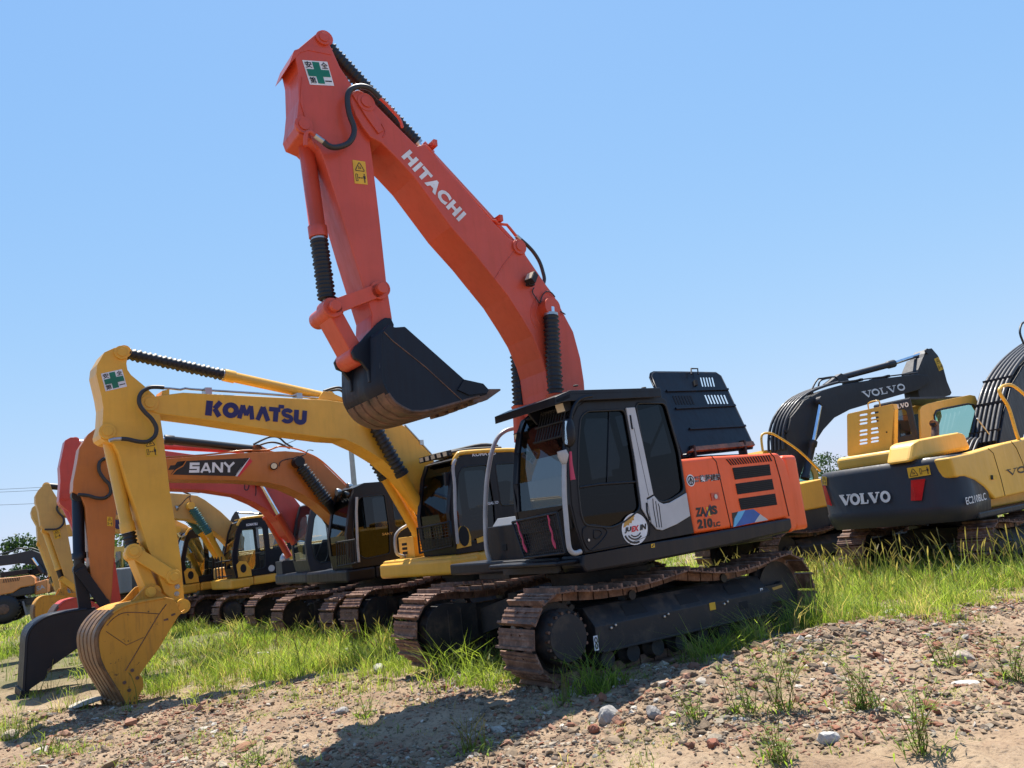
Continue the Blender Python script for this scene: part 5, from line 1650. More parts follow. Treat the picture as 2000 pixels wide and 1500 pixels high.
    c = F.on(906, 1047, 1.36); g.add([c + Vector((.11 * math.cos(R(a)), .004, .17 * math.sin(R(a)))) for a in range(0, 360, 20)], [tuple(range(18))[::-1]], 'void')
    g.plate(F.pts([(930, 1052), (985, 1033), (1012, 1005), (1012, 1030), (985, 1045), (932, 1061)], 1.345), (0, .012, 0), 'yellow')
    g.build('door_trim', cb)
    g = MB()
    g.tube(F.pts([(890, 898), (886, 905), (885, 920), (888, 950), (889, 1000), (893, 1050), (894, 1062)], 1.42), .028, 'offwhite', 10, 3)
    g.tube(F.pts([(813, 930+50), (800, 990+30), (781, 1035), (772, 1050), (774, 1078), (782, 1085), (792, 1086)], -.6), .03, 'offwhite', 10, 3)
    g.build('handrail', root)
    g = MB(); g.plate(F.pts([(866, 924), (878, 922), (880, 946), (868, 950)], 1.2), (0, .05, 0), 'dark'); g.build('mirror', cb, .01)
    g = MB(); L = F.pts([(815, 1032), (879, 1019), (884, 1066), (820, 1080)], ('x', 1.62))
    def Q(u, v): return (L[3] * (1 - u) + L[2] * u) * (1 - v) + (L[0] * (1 - u) + L[1] * u) * v
    for i in range(13): g.tube([Q(i / 12, 0), Q(i / 12, 1)], .005, 'dark', 4)
    for i in range(9): g.tube([Q(0, i / 8), Q(1, i / 8)], .005, 'dark', 4)
    g.tube([Q(0, 0), Q(0, 1), Q(1, 1), Q(1, 0), Q(0, 0)], .02, 'black', 6)
    g.build('lower_guard', cb)
    g = MB()
    a, b = F.on(790, 1085, -.7), F.on(800, 1048, -.7)
    g.box(.75, a.x, -.86, -.35, 1.38, b.z, 'yellow'); g.box(.7, a.x + .06, -.92, -.2, 1.34, 1.385, 'yellow')
    for i in range(3): g.box(a.x - .01, a.x + .008, -.75, -.58, 1.46 + i * .08, 1.51 + i * .08, 'void')
    g.build('tool_box', root, .04)
    g = MB(); g.box(1.0, 1.60, -.9, 1.36, 1.07, 1.337, 'yellow'); g.box(-.6, 1.0, 1.1, 1.36, 1.07, 1.37, 'yellow'); g.build('front_skirt', root, .06, 3)
    return F, root
build_yellow()

def arm_machine(F, label, s):
    root = thing('excavator', label, 'excavator', F.loc, F.rot, GROUP)
    undercarriage(root, s.get('swing', 0), L=3.4, detail=False)
    cb = stdupper(root, F, s['body'], s.get('frame', s['body']), s['cab'], glass=s.get('glass', 'glass'), cabtop=s.get('cabtop', 3.06), boxes=s.get('boxes', True), cw=s.get('cw'))
    bo = girder(root, F, 'boom', s['boom'], .29, s['paint'])
    ar = girder(root, F, 'arm', s['arm'], .21, s['paint'])
    if 'bucket' in s:
        bk = bucket(root, F, s['bucket'], s['floor'], s.get('bw', .5), s['bmat'], s.get('lip', 'lip'), s.get('ears', ()), .26, 5, split=.5, tooth=.15)
    for c in s.get('cyls', ()):
        cylinder(root, F, *c[0], **c[1])
    for c in s.get('boomcyls', ()):
        y, top, mid, foot, bar, rodm, sleeve = c
        A, Mi, B = F.on(*top, y), F.on(*mid, y), F.on(*foot, y)
        g = MB(); g.lathe(B, Mi, [(0, .085), (.93, .085), (.94, .105), (1, .105)], bar, 18); o = g.build('boom_cylinder', root)
        g = MB(); g.cyl(Mi, A, .05, rodm, 14); g.cyl(A - Vector((0, .1, 0)), A + Vector((0, .12, 0)), .11, bar, 18); g.build('rod', o)
        if sleeve:
            g = MB(); g.bellows(A + (Mi - A) * .1, Mi, .09, .135, 14, sleeve); g.build('bellows', o)
    if 'hoses' in s:
        g = MB()
        for L, y, r, mt in s['hoses']: g.tube(F.pts(L, y), r, mt, 8, 5)
        g.build('hose', bo)
    return root, cb, bo, ar

def build_amber():
    F = Frame(-3.42, 18.0, 38, -.28)
    root, cb, bo, ar = arm_machine(F, 'dark amber excavator with a black name band on its boom and a black bucket', dict(
        body='black', cab='black', paint='amber', cw='amber', boxes=False, swing=R(3), cabtop=3.12,
        boom=[(218, 940), (222, 920), (240, 905), (323, 896), (475, 884.7), (557, 881), (592, 884), (610, 889), (627, 901), (683, 955), (705, 985), (712, 1030), (690, 1045), (672, 1030), (645, 1006), (622, 985), (592, 966), (557, 950), (522, 942), (463, 938), (330, 936), (240, 950), (224, 950)],
        arm=[(190, 834), (203, 836), (209, 850), (212, 880), (224, 925), (228, 990), (226, 1010), (224, 1070), (219, 1150), (216, 1183), (208, 1190), (200, 1180), (178, 1140), (167, 990), (158, 967), (142, 960), (143, 940), (150, 905), (155, 875), (172, 848)],
        bucket=[(204, 1186), (180, 1190), (150, 1193), (127, 1195), (93, 1203), (67, 1220), (53, 1243), (50, 1283), (47, 1327), (48, 1357), (63, 1343), (72, 1337), (92, 1323), (93, 1307), (157, 1263), (210, 1205)],
        floor=[(170, 1188), (150, 1191), (127, 1195), (93, 1203), (67, 1220), (53, 1243), (50, 1283), (47, 1327), (46, 1360)], bmat='bucketblack', lip='bucketblack', bw=.5,
        cyls=[(((152, 968), (155, 1112), 0.0, 'rubber', 'rubber'), dict(r=.10, split=.86, rr=.09)), (((500, 878), (198, 845), 0.0, 'rubber', 'chrome'), dict(r=.085, split=.62, rr=.05))],
        boomcyls=[(.42, (582, 903), (640, 980), (688, 1060), 'black', 'chrome', 'rubber'), (-.42, (560, 930), (618, 985), (662, 1050), 'black', 'chrome', 'rubber')],
        hoses=[([(243, 890), (215, 893), (202, 897), (194, 905), (194, 920), (203, 935), (214, 947), (216, 962), (206, 972), (190, 973), (172, 968), (152, 966)], .3, .032, 'hose'),
               ([(495, 868), (515, 858), (530, 853), (545, 855), (558, 866), (572, 874)], .1, .022, 'hose'), ([(500, 872), (525, 864), (545, 866), (566, 876)], -.05, .022, 'hose'),
               ([(323, 893), (405, 888), (475, 880), (523, 879), (545, 872), (575, 876), (600, 885), (630, 902), (684, 954)], .12, .018, 'amber'),
               ([(545, 911), (548, 902), (560, 897), (580, 894), (596, 887), (602, 879), (612, 880)], .3, .01, 'hose')]))
    m = MB(); m.plate(F.pts([(493, 884), (495, 869), (508, 869), (528, 880), (545, 884)], .1), (0, -.2, 0), 'amber'); boss(m, F, 582, 902, .29, .12, 'black'); boss(m, F, 208, 1175, .21, .05, 'lip', .02); m.build('cylinder_bracket', bo, .01)
    m = MB()
    for y in (.24, -.24):
        m.bar(F.on(155, 1112, y), F.on(208, 1186, y), .06, .17, 'bucketblack')
        m.bar(F.on(155, 1112, y * .6), F.on(167, 1195, y * .6), .1, .2, 'bucketblack')
    m.build('link_bar', root, .006)
    k = MB(); o = Vector((0, .004, 0)); o2 = Vector((0, .008, 0))
    P = lambda L: [p + o for p in F.pts(L, .29)]
    P2 = lambda L: [p + o2 for p in F.pts(L, .29)]
    k.poly(P([(333, 927), (352, 901), (487, 894.5), (460, 930)]), 'ink'); k.poly(P([(481, 895), (488, 894.5), (464, 930.5), (459, 930)]), 'white'); k.poly(P2([(487.5, 895), (493, 901), (467, 931), (463.5, 930.5)]), 'redink')
    for q in ([(346, 902), (363, 900), (357, 909), (340, 911)], [(333, 909), (350, 908), (343, 917), (328, 918)]):
        k.poly(P(q), 'ink')
    for q in ([(357, 909), (362, 901), (364, 901), (358, 911), (345, 918), (336, 928), (333, 928), (343, 917)],): k.poly(P2(q), 'amber')
    strokes(k, [([(.215, .82), (.04, .82), (.04, .56), (.20, .44), (.20, .16), (.02, .16)], .26)] if 0 else [
        ([(.225, .87), (.045, .87), (.045, .5), (.2, .5), (.2, .13), (.01, .13)], .25),
        ([(.27, 0), (.365, .95)], .22), ([(.365, .95), (.46, 0)], .22), ([(.31, .25), (.43, .25)], .18),
        ([(.525, 0), (.525, 1)], .24), ([(.53, .95), (.705, .05)], .22), ([(.71, 0), (.71, 1)], .24),
        ([(.76, 1), (.87, .5)], .22), ([(.98, 1), (.87, .5)], .22), ([(.87, 0), (.87, .5)], .24)],
        F.on(368, 923.5, .29), F.on(458, 922.5, .29), F.on(369, 903.5, .29), .24, 'white', (0, .009, 0))
    k.build('lettering', bo)
    k = MB(); warning_sign(k, F.pts([(209, 1027), (220, 1028), (219.5, 1010), (209, 1009)], .21), (0, .004, 0)); k.build('warning_sign', ar)
    g = MB(); p = F.on(535, 911, .3); g.cyl(p, p + Vector((.03, .09, .0)), .075, 'dark', 14); g.cyl(p + Vector((.03, .09, 0)), p + Vector((.032, .095, 0)), .06, 'lampglass', 14); g.build('work_light', bo)
    k = MB(); write(k, 'SANY', F.on(746, 1046, 1.345), F.on(767, 1044, 1.345), F.on(746, 1041, 1.345), 'gold', (0, .006, 0), .03); k.build('lettering', cb)
    g = MB(); g.tube(F.pts([(697, 971), (696, 1000), (698, 1060), (701, 1098)], 1.42), .03, 'offwhite', 8)
    for i in range(9): x = 657 + i * 4.5; g.tube(F.pts([(x, 1060 - i * .8), (x + 2, 1106 - i * .8)], ('x', 1.62)), .014, 'dark', 5)
    g.tube(F.pts([(656, 1060), (694, 1054)], ('x', 1.62)), .02, 'dark', 6); g.tube(F.pts([(660, 1106), (697, 1099)], ('x', 1.62)), .02, 'dark', 6)
    g.build('lower_guard', cb)
    g = MB()
    for p in ((662, 961), (684, 950)):
        q = F.on(*p, .7); g.cyl(q - Vector((0, 0, .12)), q, .02, 'dark', 6); g.lathe(q - Vector((.05, 0, 0)), q + Vector((.06, 0, 0)), [(0, .05), (.6, .08), (1, .08)], 'steel', 12)
    g.build('roof_lamp', cb)
    g = MB(); g.tube(F.pts([(652, 1078), (648, 1095), (650, 1112), (662, 1113)], -.9), .02, 'offwhite', 6); g.build('front_handrail', root)
build_amber()

def build_red():
    F = Frame(-5.25, 21.4, 38, -.32)
    root, cb, bo, ar = arm_machine(F, 'coral red excavator with bare chrome boom rods and a dark grey cab', dict(
        body='cabgrey', frame='cabgrey', cab='cabgrey', glass='clearglass', paint='red', boxes=False, swing=R(4), cabtop=3.14,
        boom=[(160, 965), (165, 945), (240, 905), (322, 880), (372, 887), (440, 893), (500, 905), (540, 930), (559, 952), (587, 988), (600, 1010), (600, 1050), (578, 1058), (560, 1045), (543, 1018), (524, 997), (498, 982), (463, 967), (405, 958), (333, 955), (240, 965), (175, 980)],
        arm=[(127, 860), (138, 854), (150, 854), (158, 866), (170, 900), (185, 960), (205, 1040), (224, 1090), (236, 1170), (236, 1187), (226, 1192), (208, 1180), (180, 1110), (150, 1050), (135, 1000), (118, 985), (115, 978), (118, 938), (116.5, 911)],
        bucket=[(228, 1190), (180, 1176), (156, 1167), (140, 1169), (124, 1175), (108, 1192), (100, 1215), (98, 1250), (96, 1296), (104, 1298), (140, 1272), (190, 1225)],
        floor=[(185, 1176), (156, 1167), (140, 1169), (124, 1175), (108, 1192), (100, 1215), (98, 1250), (95, 1300)], bmat='red', bw=.5,
        cyls=[(((126, 985), (195, 1130), 0, 'red', 'chrome'), dict(r=.08, split=.7)), (((470, 880), (146, 862), 0, 'red', 'chrome'), dict(r=.08, split=.6))],
        boomcyls=[(.42, (507, 941), (543, 1004), (575, 1062), 'orange', 'chrome', None), (-.42, (480, 935), (519, 1007), (565, 1088), 'orange', 'chrome', None)],
        hoses=[([(478, 944), (478, 955), (483, 957), (486, 950), (487, 943)], .3, .012, 'hose'), ([(499, 944), (500, 960), (499, 968)], .3, .012, 'hose')]))
    m = MB(); boss(m, F, 127, 968, .21, .1, 'red'); boss(m, F, 507, 941, .29, .1, 'red'); m.build('pin_boss', bo)
    g = MB()
    q = F.on(556, 1090, -.7); g.box(.7, 1.5, -.86, -.4, 1.38, 1.72, 'cabgrey'); g.lathe((1.3, -.7, 1.72), (1.3, -.7, 1.92), [(0, .14), (.6, .12), (1, .05)], 'steel', 14)
    g.tube(F.pts([(545, 1114), (575, 1112)], -.8), .02, 'steel', 6); g.build('tool_box', root, .03)
build_red()

def paleyellow(F, label, boom, arm, bk, cyls, bcyl, hoses, txt, extra=None):
    root, cb, bo, ar = arm_machine(F, label, dict(body='paleyellow', frame='yellow', cab='black', glass='clearglass', paint='paleyellow', boom=boom, arm=arm, cyls=cyls, boomcyls=bcyl, hoses=hoses, swing=R(3), cabtop=3.12, **bk))
    g = MB(); g.tube([(1.30, 1.345, 2.94), (1.2, 1.345, 3.09), (1.0, 1.345, 3.145), (-.2, 1.345, 3.145), (-.34, 1.345, 3.02)], .035, 'yellow', 8, 4)
    g.plate([(1.1, .4, 3.135), (-.3, .4, 3.135), (-.3, 1.3, 3.135), (1.1, 1.3, 3.135)], (0, 0, .03), 'yellow'); g.build('roof', cb)
    g = MB()
    A = lambda x, z: (x, 1.345, z + .18)
    g.plate([A(1.36, 1.22), A(1.40, 1.6), A(1.3, 1.7), A(1.1, 1.66), A(.98, 1.45), A(.96, 1.22)], (0, .012, 0), 'yellow')
    g.add([(1.2 + .09 * math.cos(R(a)), 1.362, 1.65 + .13 * math.sin(R(a))) for a in range(0, 360, 24)], [tuple(range(15))[::-1]], 'void')
    g.plate([A(-.05, 1.42), A(-.38, 1.3), A(-.38, 1.85), A(-.3, 1.85)], (0, .012, 0), 'yellow')
    c = Vector((.35, 1.35, 1.54)); g.add([c + Vector((.1 * math.cos(R(a)), .006, .1 * math.sin(R(a)))) for a in range(0, 360, 24)], [tuple(range(15))[::-1]], 'silver')
    g.build('door_trim', cb)
    g = MB(); g.box(1.0, 1.6, -.8, 1.355, 1.08, 1.38, 'yellow'); g.build('front_skirt', root, .06, 3)
    g = MB()
    for z in (1.48, 1.93): g.tube([(1.5, .4, z), (1.75, .42, z), (1.75, 1.1, z), (1.5, 1.2, z)], .02, 'dark', 6)
    for y in (.42, .75, 1.1): g.tube([(1.75, y, 1.43), (1.75, y, 2.08)], .02, 'dark', 6)
    g.build('lower_guard', cb)
    if txt:
        k = MB(); komatsu_word(k, F.on(*txt[0], .29), F.on(*txt[1], .29), F.on(*txt[2], .29), 'navy', (0, .006, 0)); k.build('lettering', bo)
    return root, cb, bo, ar

def build_pale():
    F = Frame(-8.6, 25.4, 37, -.34)
    root, cb, bo, ar = paleyellow(F, 'faded yellow excavator with teal gaiters on its boom cylinders, behind the red one',
        [(116, 998), (122, 985), (180, 974), (247, 968), (335, 963), (360, 965), (385, 968), (400, 976), (431, 999), (456, 1023), (478, 1050), (476, 1072), (455, 1072), (436, 1052), (415, 1035), (395, 1022), (370, 1015), (330, 1012), (250, 1012), (140, 1010), (120, 1006)],
        [(82, 950), (90, 943), (98, 945), (101, 955), (114, 976), (124, 995), (132, 1040), (143, 1100), (153, 1150), (154, 1166), (146, 1168), (138, 1148), (127, 1128), (112, 1084), (97, 1042), (86, 1034), (79, 1026), (75, 998), (69, 980), (69, 968), (75, 957)],
        dict(bucket=[(152, 1164), (135, 1164), (110, 1162), (84, 1164), (71, 1176), (66, 1190), (67, 1207), (80, 1238), (92, 1260), (118, 1228), (150, 1180)], floor=[(130, 1163), (110, 1162), (84, 1164), (71, 1176), (66, 1190), (67, 1207), (80, 1238), (93, 1264)], bmat='yellowworn', lip='brownlip',
             ears=[[(112, 1162), (118, 1150), (126, 1148), (134, 1158), (152, 1158), (154, 1168), (140, 1170)]]),
        [(((88, 1036), (122, 1132), 0, 'yellow', 'rubber'), dict(r=.085, split=.80, rr=.08)), (((300, 968), (90, 949), 0, 'yellow', 'rubber'), dict(r=.085, split=.5, rr=.09))],
        [(.42, (372, 988), (408, 1042), (438, 1098), 'yellow', 'chrome', 'teal'), (-.42, (356, 1000), (392, 1040), (424, 1090), 'yellow', 'chrome', 'teal')],
        [([(114, 984), (111, 994), (116, 1003), (124, 1012), (123, 1024), (112, 1033), (97, 1034), (87, 1034)], .3, .026, 'hose'), ([(345, 992), (355, 984), (363, 975), (372, 968)], .3, .012, 'hose'), ([(330, 956), (345, 954), (362, 962), (372, 966)], .1, .03, 'hose'), ([(372, 966), (371, 975), (374, 985)], .3, .01, 'hose')],
        ((150, 1003), (269, 1006.5), (150, 985)))
    k = MB(); warning_sign(k, F.pts([(107, 1054), (120, 1050), (116, 1033), (103, 1037)], .21), (0, .006, 0)); k.build('warning_sign', ar)
    g = MB(); p = F.on(349, 991, .32); g.lathe(p + Vector((.09, 0, -.02)), p, [(0, .09), (.6, .07), (1, .03)], 'steel', 14); g.build('work_light', bo)
    k = MB(); write(k, 'KOMATSU', F.on(481, 1028, 1.345), F.on(503, 1025.5, 1.345), F.on(481, 1023, 1.345), 'white', (0, .006, 0), .04); k.build('lettering', cb)
    m = MB(); A, B = F.on(121, 1130, .2), F.on(150, 1152, .2); m.bar(A, B, .06, .14, 'yellow'); m.bar(A - Vector((0, .4, 0)), B - Vector((0, .4, 0)), .06, .14, 'yellow'); m.bar(F.on(121, 1130, 0), F.on(126, 1160, 0), .3, .14, 'yellow'); m.build('link_bar', root)
    F = Frame(-10.9, 27.0, 37, -.36)
    root, cb, bo, ar = paleyellow(F, 'faded yellow excavator farthest along the row, only its cab front and arm edge showing', 
        [(92, 1045), (98, 1030), (160, 1020), (228, 1012), (300, 1011), (340, 1014), (365, 1026), (388, 1048), (402, 1085), (396, 1100), (378, 1094), (362, 1068), (347, 1050), (325, 1043), (228, 1040), (140, 1046), (100, 1056)],
        [(64, 990), (72, 985), (80, 992), (92, 1020), (104, 1070), (116, 1120), (122, 1160), (116, 1166), (108, 1150), (96, 1110), (80, 1068), (74, 1055), (72, 1026), (63, 1010), (61, 1000)],
        {}, [(((78, 1062), (108, 1140), 0, 'yellow', 'rubber'), dict(r=.085, split=.8, rr=.08))],
        [(.42, (345, 1035), (372, 1080), (392, 1130), 'yellow', 'chrome', None)], [], ((150, 1036), (237, 1032), (150, 1018)))
build_pale()
# ------------------------------------------------------------------ charcoal and yellow excavators on the right
def build_right():
    F = Frame(8.70, 16.0, 215, -.32)
    root = thing('excavator', 'yellow and charcoal excavator seen from behind, its engine hood propped open', 'excavator', F.loc, F.rot, 'charcoal boom excavators')
    undercarriage(root, 0, detail=False)
    # counterweight: curved plan, two steps deep
    xr = -2.72
    def plan(o, xe): return [(xe, 1.34 - o)] + [(-2.15 - (.58 - o) * max(0, math.cos(R(a))) ** .55, (1.34 - o) * math.sin(R(a)) / math.sin(R(72))) for a in range(72, -73, -9)] + [(xe, -1.34 + o)]
    z0, z1 = 1.02, 2.14
    m = MB()
    rows = [(z0 - .02, .10), (z0 + .1, .03), (z0 + .26, .0), (z0 + .30, .02), (z1 - .12, .0), (z1 - .04, .03), (z1, .09)]
    pl = [plan(o, -1.55) for z, o in rows]; n = len(pl[0])
    v = [(x, y, z) for (z, o), p in zip(rows, pl) for x, y in p]
    f = []
    for i in range(len(rows) - 1):
        for j in range(n):
            k = (j + 1) % n; f.append((i * n + j, i * n + k, (i + 1) * n + k, (i + 1) * n + j))
    m.add(v, [q[::-1] for q in f], 'volvogrey', True)
    m.add(v[:n], [tuple(range(n))], 'volvogrey'); m.add(v[-n:], [tuple(range(n))[::-1]], 'volvogrey')
    cw = m.build('counterweight', root)
    def onback(px, py, o=.012):
        """photograph point on the curved back"""
        best = None
        P = plan(0, -1.55)
        for i in range(n - 1):
            (xa, ya), (xb, yb) = P[i], P[i + 1]
            nv = Vector((-(yb - ya), (xb - xa), 0)).normalized()
            if nv.x > 0 and abs(nv.x) > .2: nv = -nv
            q = F.on(px, py, (Vector((xa, ya, 0)), nv))
            d = Vector((xb - xa, yb - ya, 0)); t = (q - Vector((xa, ya, 0))).dot(d) / d.length_squared
            t = t if abs(d.length) > 0 else 0
            e = max(0, -t, t - 1)
            out = Vector((-(yb - ya), xb - xa, 0)).normalized()
            if out.dot(Vector((xa + 1.2, ya, 0))) < 0: out = -out
            dist = (q - F.o).length
            key = (e > .02, dist)
            if best is None or key < best[0]: best = (key, q + out * o)
        return best[1]
    k = MB()
    a, b, t = onback(1644, 988, .016), onback(1742, 980, .016), onback(1640, 966, .016)
    # letters laid on the curved back one by one
    V0 = MB(); volvo_word(V0, (0, 0, 0), (5.2, 0, 0), (0, 1, 0), 'white', (0, 0, .001))
    vv = []
    for x, y, z in V0.v:
        u = x / 5.2
        px = 1640 + 102 * u + 3 * (1 - y) * 1.0; py = 987.5 - 8.5 * u - 20.5 * y
        vv.append(onback(px, py, .012 + z * 3))
    k.add(vv, V0.f, 'white')
    k.build('lettering', cw)
    k = MB()
    def sheet(px4, mat, o, nx=8):
        g = []
        for j in range(5):
            for i in range(nx + 1):
                u, w = i / nx, j / 4
                x = (px4[0][0] * (1 - u) + px4[1][0] * u) * (1 - w) + (px4[3][0] * (1 - u) + px4[2][0] * u) * w
                y = (px4[0][1] * (1 - u) + px4[1][1] * u) * (1 - w) + (px4[3][1] * (1 - u) + px4[2][1] * u) * w
                g.append(onback(x, y, o))
        return g, [(j * (nx + 1) + i, j * (nx + 1) + i + 1, (j + 1) * (nx + 1) + i + 1, (j + 1) * (nx + 1) + i) for j in range(4) for i in range(nx)]
    k.add(*sheet([(1780, 978), (1801, 977), (1808, 935), (1780, 938)], 'taillight', .02), 'taillight')
    k.add(*sheet([(1617, 985), (1627, 988), (1614, 948), (1608, 948)], 'taillight', .02), 'taillight')
    k.build('tail_light', cw)
    k = MB()
    for q in ([(1776, 934), (1819, 927), (1815, 908), (1772, 914)],):
        warning_sign(k, [onback(*p, .015) for p in q], (onback(1790, 920, .1) - onback(1790, 920, 0)).normalized() * .006, True)
    warning_sign(k, [onback(*p, .015) for p in [(1608, 946), (1617, 948), (1616, 931), (1607, 930)]], (onback(1608, 940, .1) - onback(1608, 940, 0)).normalized() * .006)
    k.build('warning_sign', cw)
    # house and right side
    m = MB(); Y = -1.345
    S = F.pts([(1856, 893), (1900, 884), (1960, 866), (2010, 855), (2090, 832), (2096, 938), (2010, 960), (1945, 975), (1924, 951), (1905, 938), (1885, 931), (1868, 932)], Y)
    m.plate([p for p in S], (0, .3, 0), 'volvoyellow')
    m.build('side_panel', root, .04, 3)
    zt = S[1].z
    m = MB(); m.box(-1.9, 1.5, -1.03, -.45, 1.1, zt - .03, 'volvoyellow'); m.box(-2.0, -.45, -.44, 1.33, 1.1, zt - .02, 'volvoyellow'); m.box(-2.0, 1.5, -1.3, 1.33, .98, 1.1, 'volvogrey'); m.build('house', root, .03)
    k = MB()
    g = k
    g.tube(F.pts([(1930, 876), (1940, 885), (1955, 935), (1963, 968)], Y - .002), .007, 'void', 5); g.tube(F.pts([(1975, 862), (1985, 875), (1998, 905), (2004, 940)], Y - .002), .007, 'void', 5)
    g.plate(F.pts([(1937, 937), (1946, 936), (1946, 928), (1936, 928)], Y), (0, -.012, 0), 'signyellow'); g.plate(F.pts([(1936, 937), (1940, 936.5), (1939, 928), (1935.5, 928)], Y - .012), (0, -.004, 0), 'void')
    g.build('door_lock', root)
    k = MB(); volvo_word(k, F.on(1966, 930, Y), F.on(2062, 908, Y), F.on(1964, 918, Y), 'ink', (0, -.006, 0))
    k.build('lettering', root); k = MB(); write(k, 'EC210BLC', onback(1887, 986, .014), onback(1925, 976, .014), onback(1883, 972, .014), 'white', (0, -.006, 0), .01); k.build('lettering', root)
    # hood pan and open hood
    m = MB()
    L = F.pts([(1628, 918), (1628, 893), (1632, 885), (1660, 880)], ('x', -1.5))
    m.box(-1.95, -.85, -.05, 1.28, zt - .02, zt + .27, 'volvoyellow')
    q = F.pts([(1758, 905), (1765, 868), (1775, 862), (1855, 847), (1866, 850), (1880, 880)], -.55)
    m.prism([(p.x, p.z) for p in q], -.75, -.25, 'volvoyellow')
    m.build('hood_pan', root, .10, 4)
    pl = ('x', F.on(1700, 895, ('z', zt + .12)).x if False else -1.35)
    m = MB()
    outl = F.pts([(1655, 888), (1654, 812), (1656, 808), (1743, 789), (1746, 800), (1745, 870), (1740, 878)], pl)
    slots = []
    for x0, x1, dy in ((1678, 1694, 0), (1700, 1716, -4)):
        for y in (810, 820, 827, 841, 848.5, 859.5, 866):
            yy = y + dy
            slots.append(F.pts([(x0 + .5, yy + 3.2), (x1 - 1, yy + .8), (x1 + .5, yy - 1.4), (x1 - 1.5, yy - 3), (x0 + 1.5, yy - .9), (x0 - .5, yy + 1.2)], pl))
    m.plate(outl, (.03, 0, 0), 'volvoyellow', slots)
    m.plate(F.pts([(1655, 888), (1740, 878), (1746, 884), (1662, 898)], pl), (.22, 0, 0), 'volvoyellow')
    m.plate(F.pts([(1743, 789), (1746, 800), (1745, 870), (1740, 878)], pl), (.16, 0, 0), 'volvoyellow')
    h = m.build('hood', root, .008)
    m = MB(); m.tube([p + Vector((.05, 0, 0)) for p in F.pts([(1694, 799), (1694, 787), (1713, 783), (1716, 795)], pl)], .014, 'volvoyellow', 8, 4)
    p = F.on(1732, 844, pl); m.cyl(p - Vector((.012, 0, 0)), p, .015, 'void', 8); m.build('hood_handle', h)
    # cab, side seen past the boom
    Yc = .42
    O = F.xz([(1800, 868), (1797, 800), (1800, 794), (1812, 788), (1895, 771), (1905, 773), (1912, 790), (1914, 800), (1897, 858), (1880, 866)], Yc)
    Wd = F.xz([(1829, 858), (1824, 812), (1828, 803), (1840, 799), (1890, 789), (1901, 791), (1908, 803), (1895, 853), (1880, 866)], Yc)
    lo = min(z for x, z in O)
    O = [(x, max(z, lo)) for x, z in O]
    m = MB(); m.prism([(x, z) for x, z in O], Yc, Yc + .05, 'volvoyellow', [[(x, max(z, lo + .03)) for x, z in Wd]])
    m.prism([(x, z) for x, z in O], 1.30, 1.35, 'volvoyellow', [[(x, max(z, lo + .03)) for x, z in Wd]])
    xs = [x for x, z in O]; x0, x1 = min(xs), max(xs); ztop = max(z for x, z in O)
    m.plate([(x0 + .05, Yc + .05, ztop - .02), (x1 - .2, Yc + .05, ztop - .02), (x1 - .2, 1.3, ztop - .02), (x0 + .05, 1.3, ztop - .02)], (0, 0, -.05), 'volvogrey')
    zr = lo
    m.plate([(x0, Yc + .05, zr), (x0, 1.3, zr), (x0 + .02, 1.3, ztop - .04), (x0 + .02, Yc + .05, ztop - .04)], (.05, 0, 0), 'volvogrey', [[(x0 + .002, y, z) for y, z in ((Yc + .17, zr + .3), (Yc + .42, zr + .3), (Yc + .42, ztop - .30), (Yc + .36, ztop - .24), (Yc + .22, ztop - .24), (Yc + .17, ztop - .30))], [(x0 + .002, y, z) for y, z in ((Yc + .52, zr + .3), (1.2, zr + .3), (1.2, ztop - .30), (1.15, ztop - .24), (Yc + .57, ztop - .24), (Yc + .52, ztop - .30))]])
    m.plate([(x1 - .02, Yc + .05, zr), (x1 - .02, 1.3, zr), (x1 - .02, 1.3, zr + .12), (x1 - .02, Yc + .05, zr + .12)], (-.05, 0, 0), 'volvogrey')
    m.box(x0 + .05, x1 - .1, Yc + .05, 1.3, zr - .4, zr + .02, 'volvogrey')
    cb = m.build('cab', root, .01)
    k = MB(); k.poly([(x, Yc + .03, max(z, lo + .03)) for x, z in Wd], 'greenglass'); k.build('window', cb)
    k = MB(); k.poly([(x, 1.32, max(z, lo + .03)) for x, z in Wd], 'greenglass'); k.build('window', cb)
    k = MB(); k.tube([(x, Yc - .005, max(z, lo + .03)) for x, z in Wd], .022, 'volvogrey', 6); k.build('window_seal', cb)
    k = MB(); k.poly([(x0 + .03, y, z) for y, z in ((Yc + .17, zr + .3), (1.2, zr + .3), (1.2, ztop - .24), (Yc + .17, ztop - .24))], 'greenglass'); k.build('rear_window', cb)
    k = MB(); volvo_word(k, (x0 + .0, Yc + .50, ztop - .21), (x0 + .0, Yc + .07, ztop - .21), (x0 + .0, Yc + .50, ztop - .115), 'white', (-.006, 0, 0)); k.build('lettering', cb)
    k = MB(); k.box(x0 + .35, x0 + .8, .65, 1.1, zr - .1, zr + .05, 'dark'); k.plate([(x0 + .3, .66, zr), (x0 + .3, 1.08, zr), (x0 + .25, 1.05, zr + .75), (x0 + .25, .7, zr + .75)], (.1, 0, 0), 'dark'); k.build('seat', cb, .03)
    m = MB(); p = F.on(1826, 868, .1); q = F.on(1826, 828, .1)
    m.tube([(p.x, .1, p.z - .2), (p.x, .1, p.z), (q.x, .1, q.z - .03), (q.x - .08, .1, q.z + .01)], .075, 'lip', 14, 3); m.cyl((q.x - .08, .1, q.z + .01), (q.x - .085, .1, q.z + .012), .06, 'void', 14); m.build('exhaust_pipe', root)
    # boom of this machine, its hoses
    BO = [(1952, 864), (1963, 800), (1977, 752), (1999, 716), (2024, 690), (2056, 666), (2140, 624), (2270, 590), (2300, 640), (2180, 672), (2090, 722), (2042, 772), (2004, 838), (1992, 872), (1950, 890)]
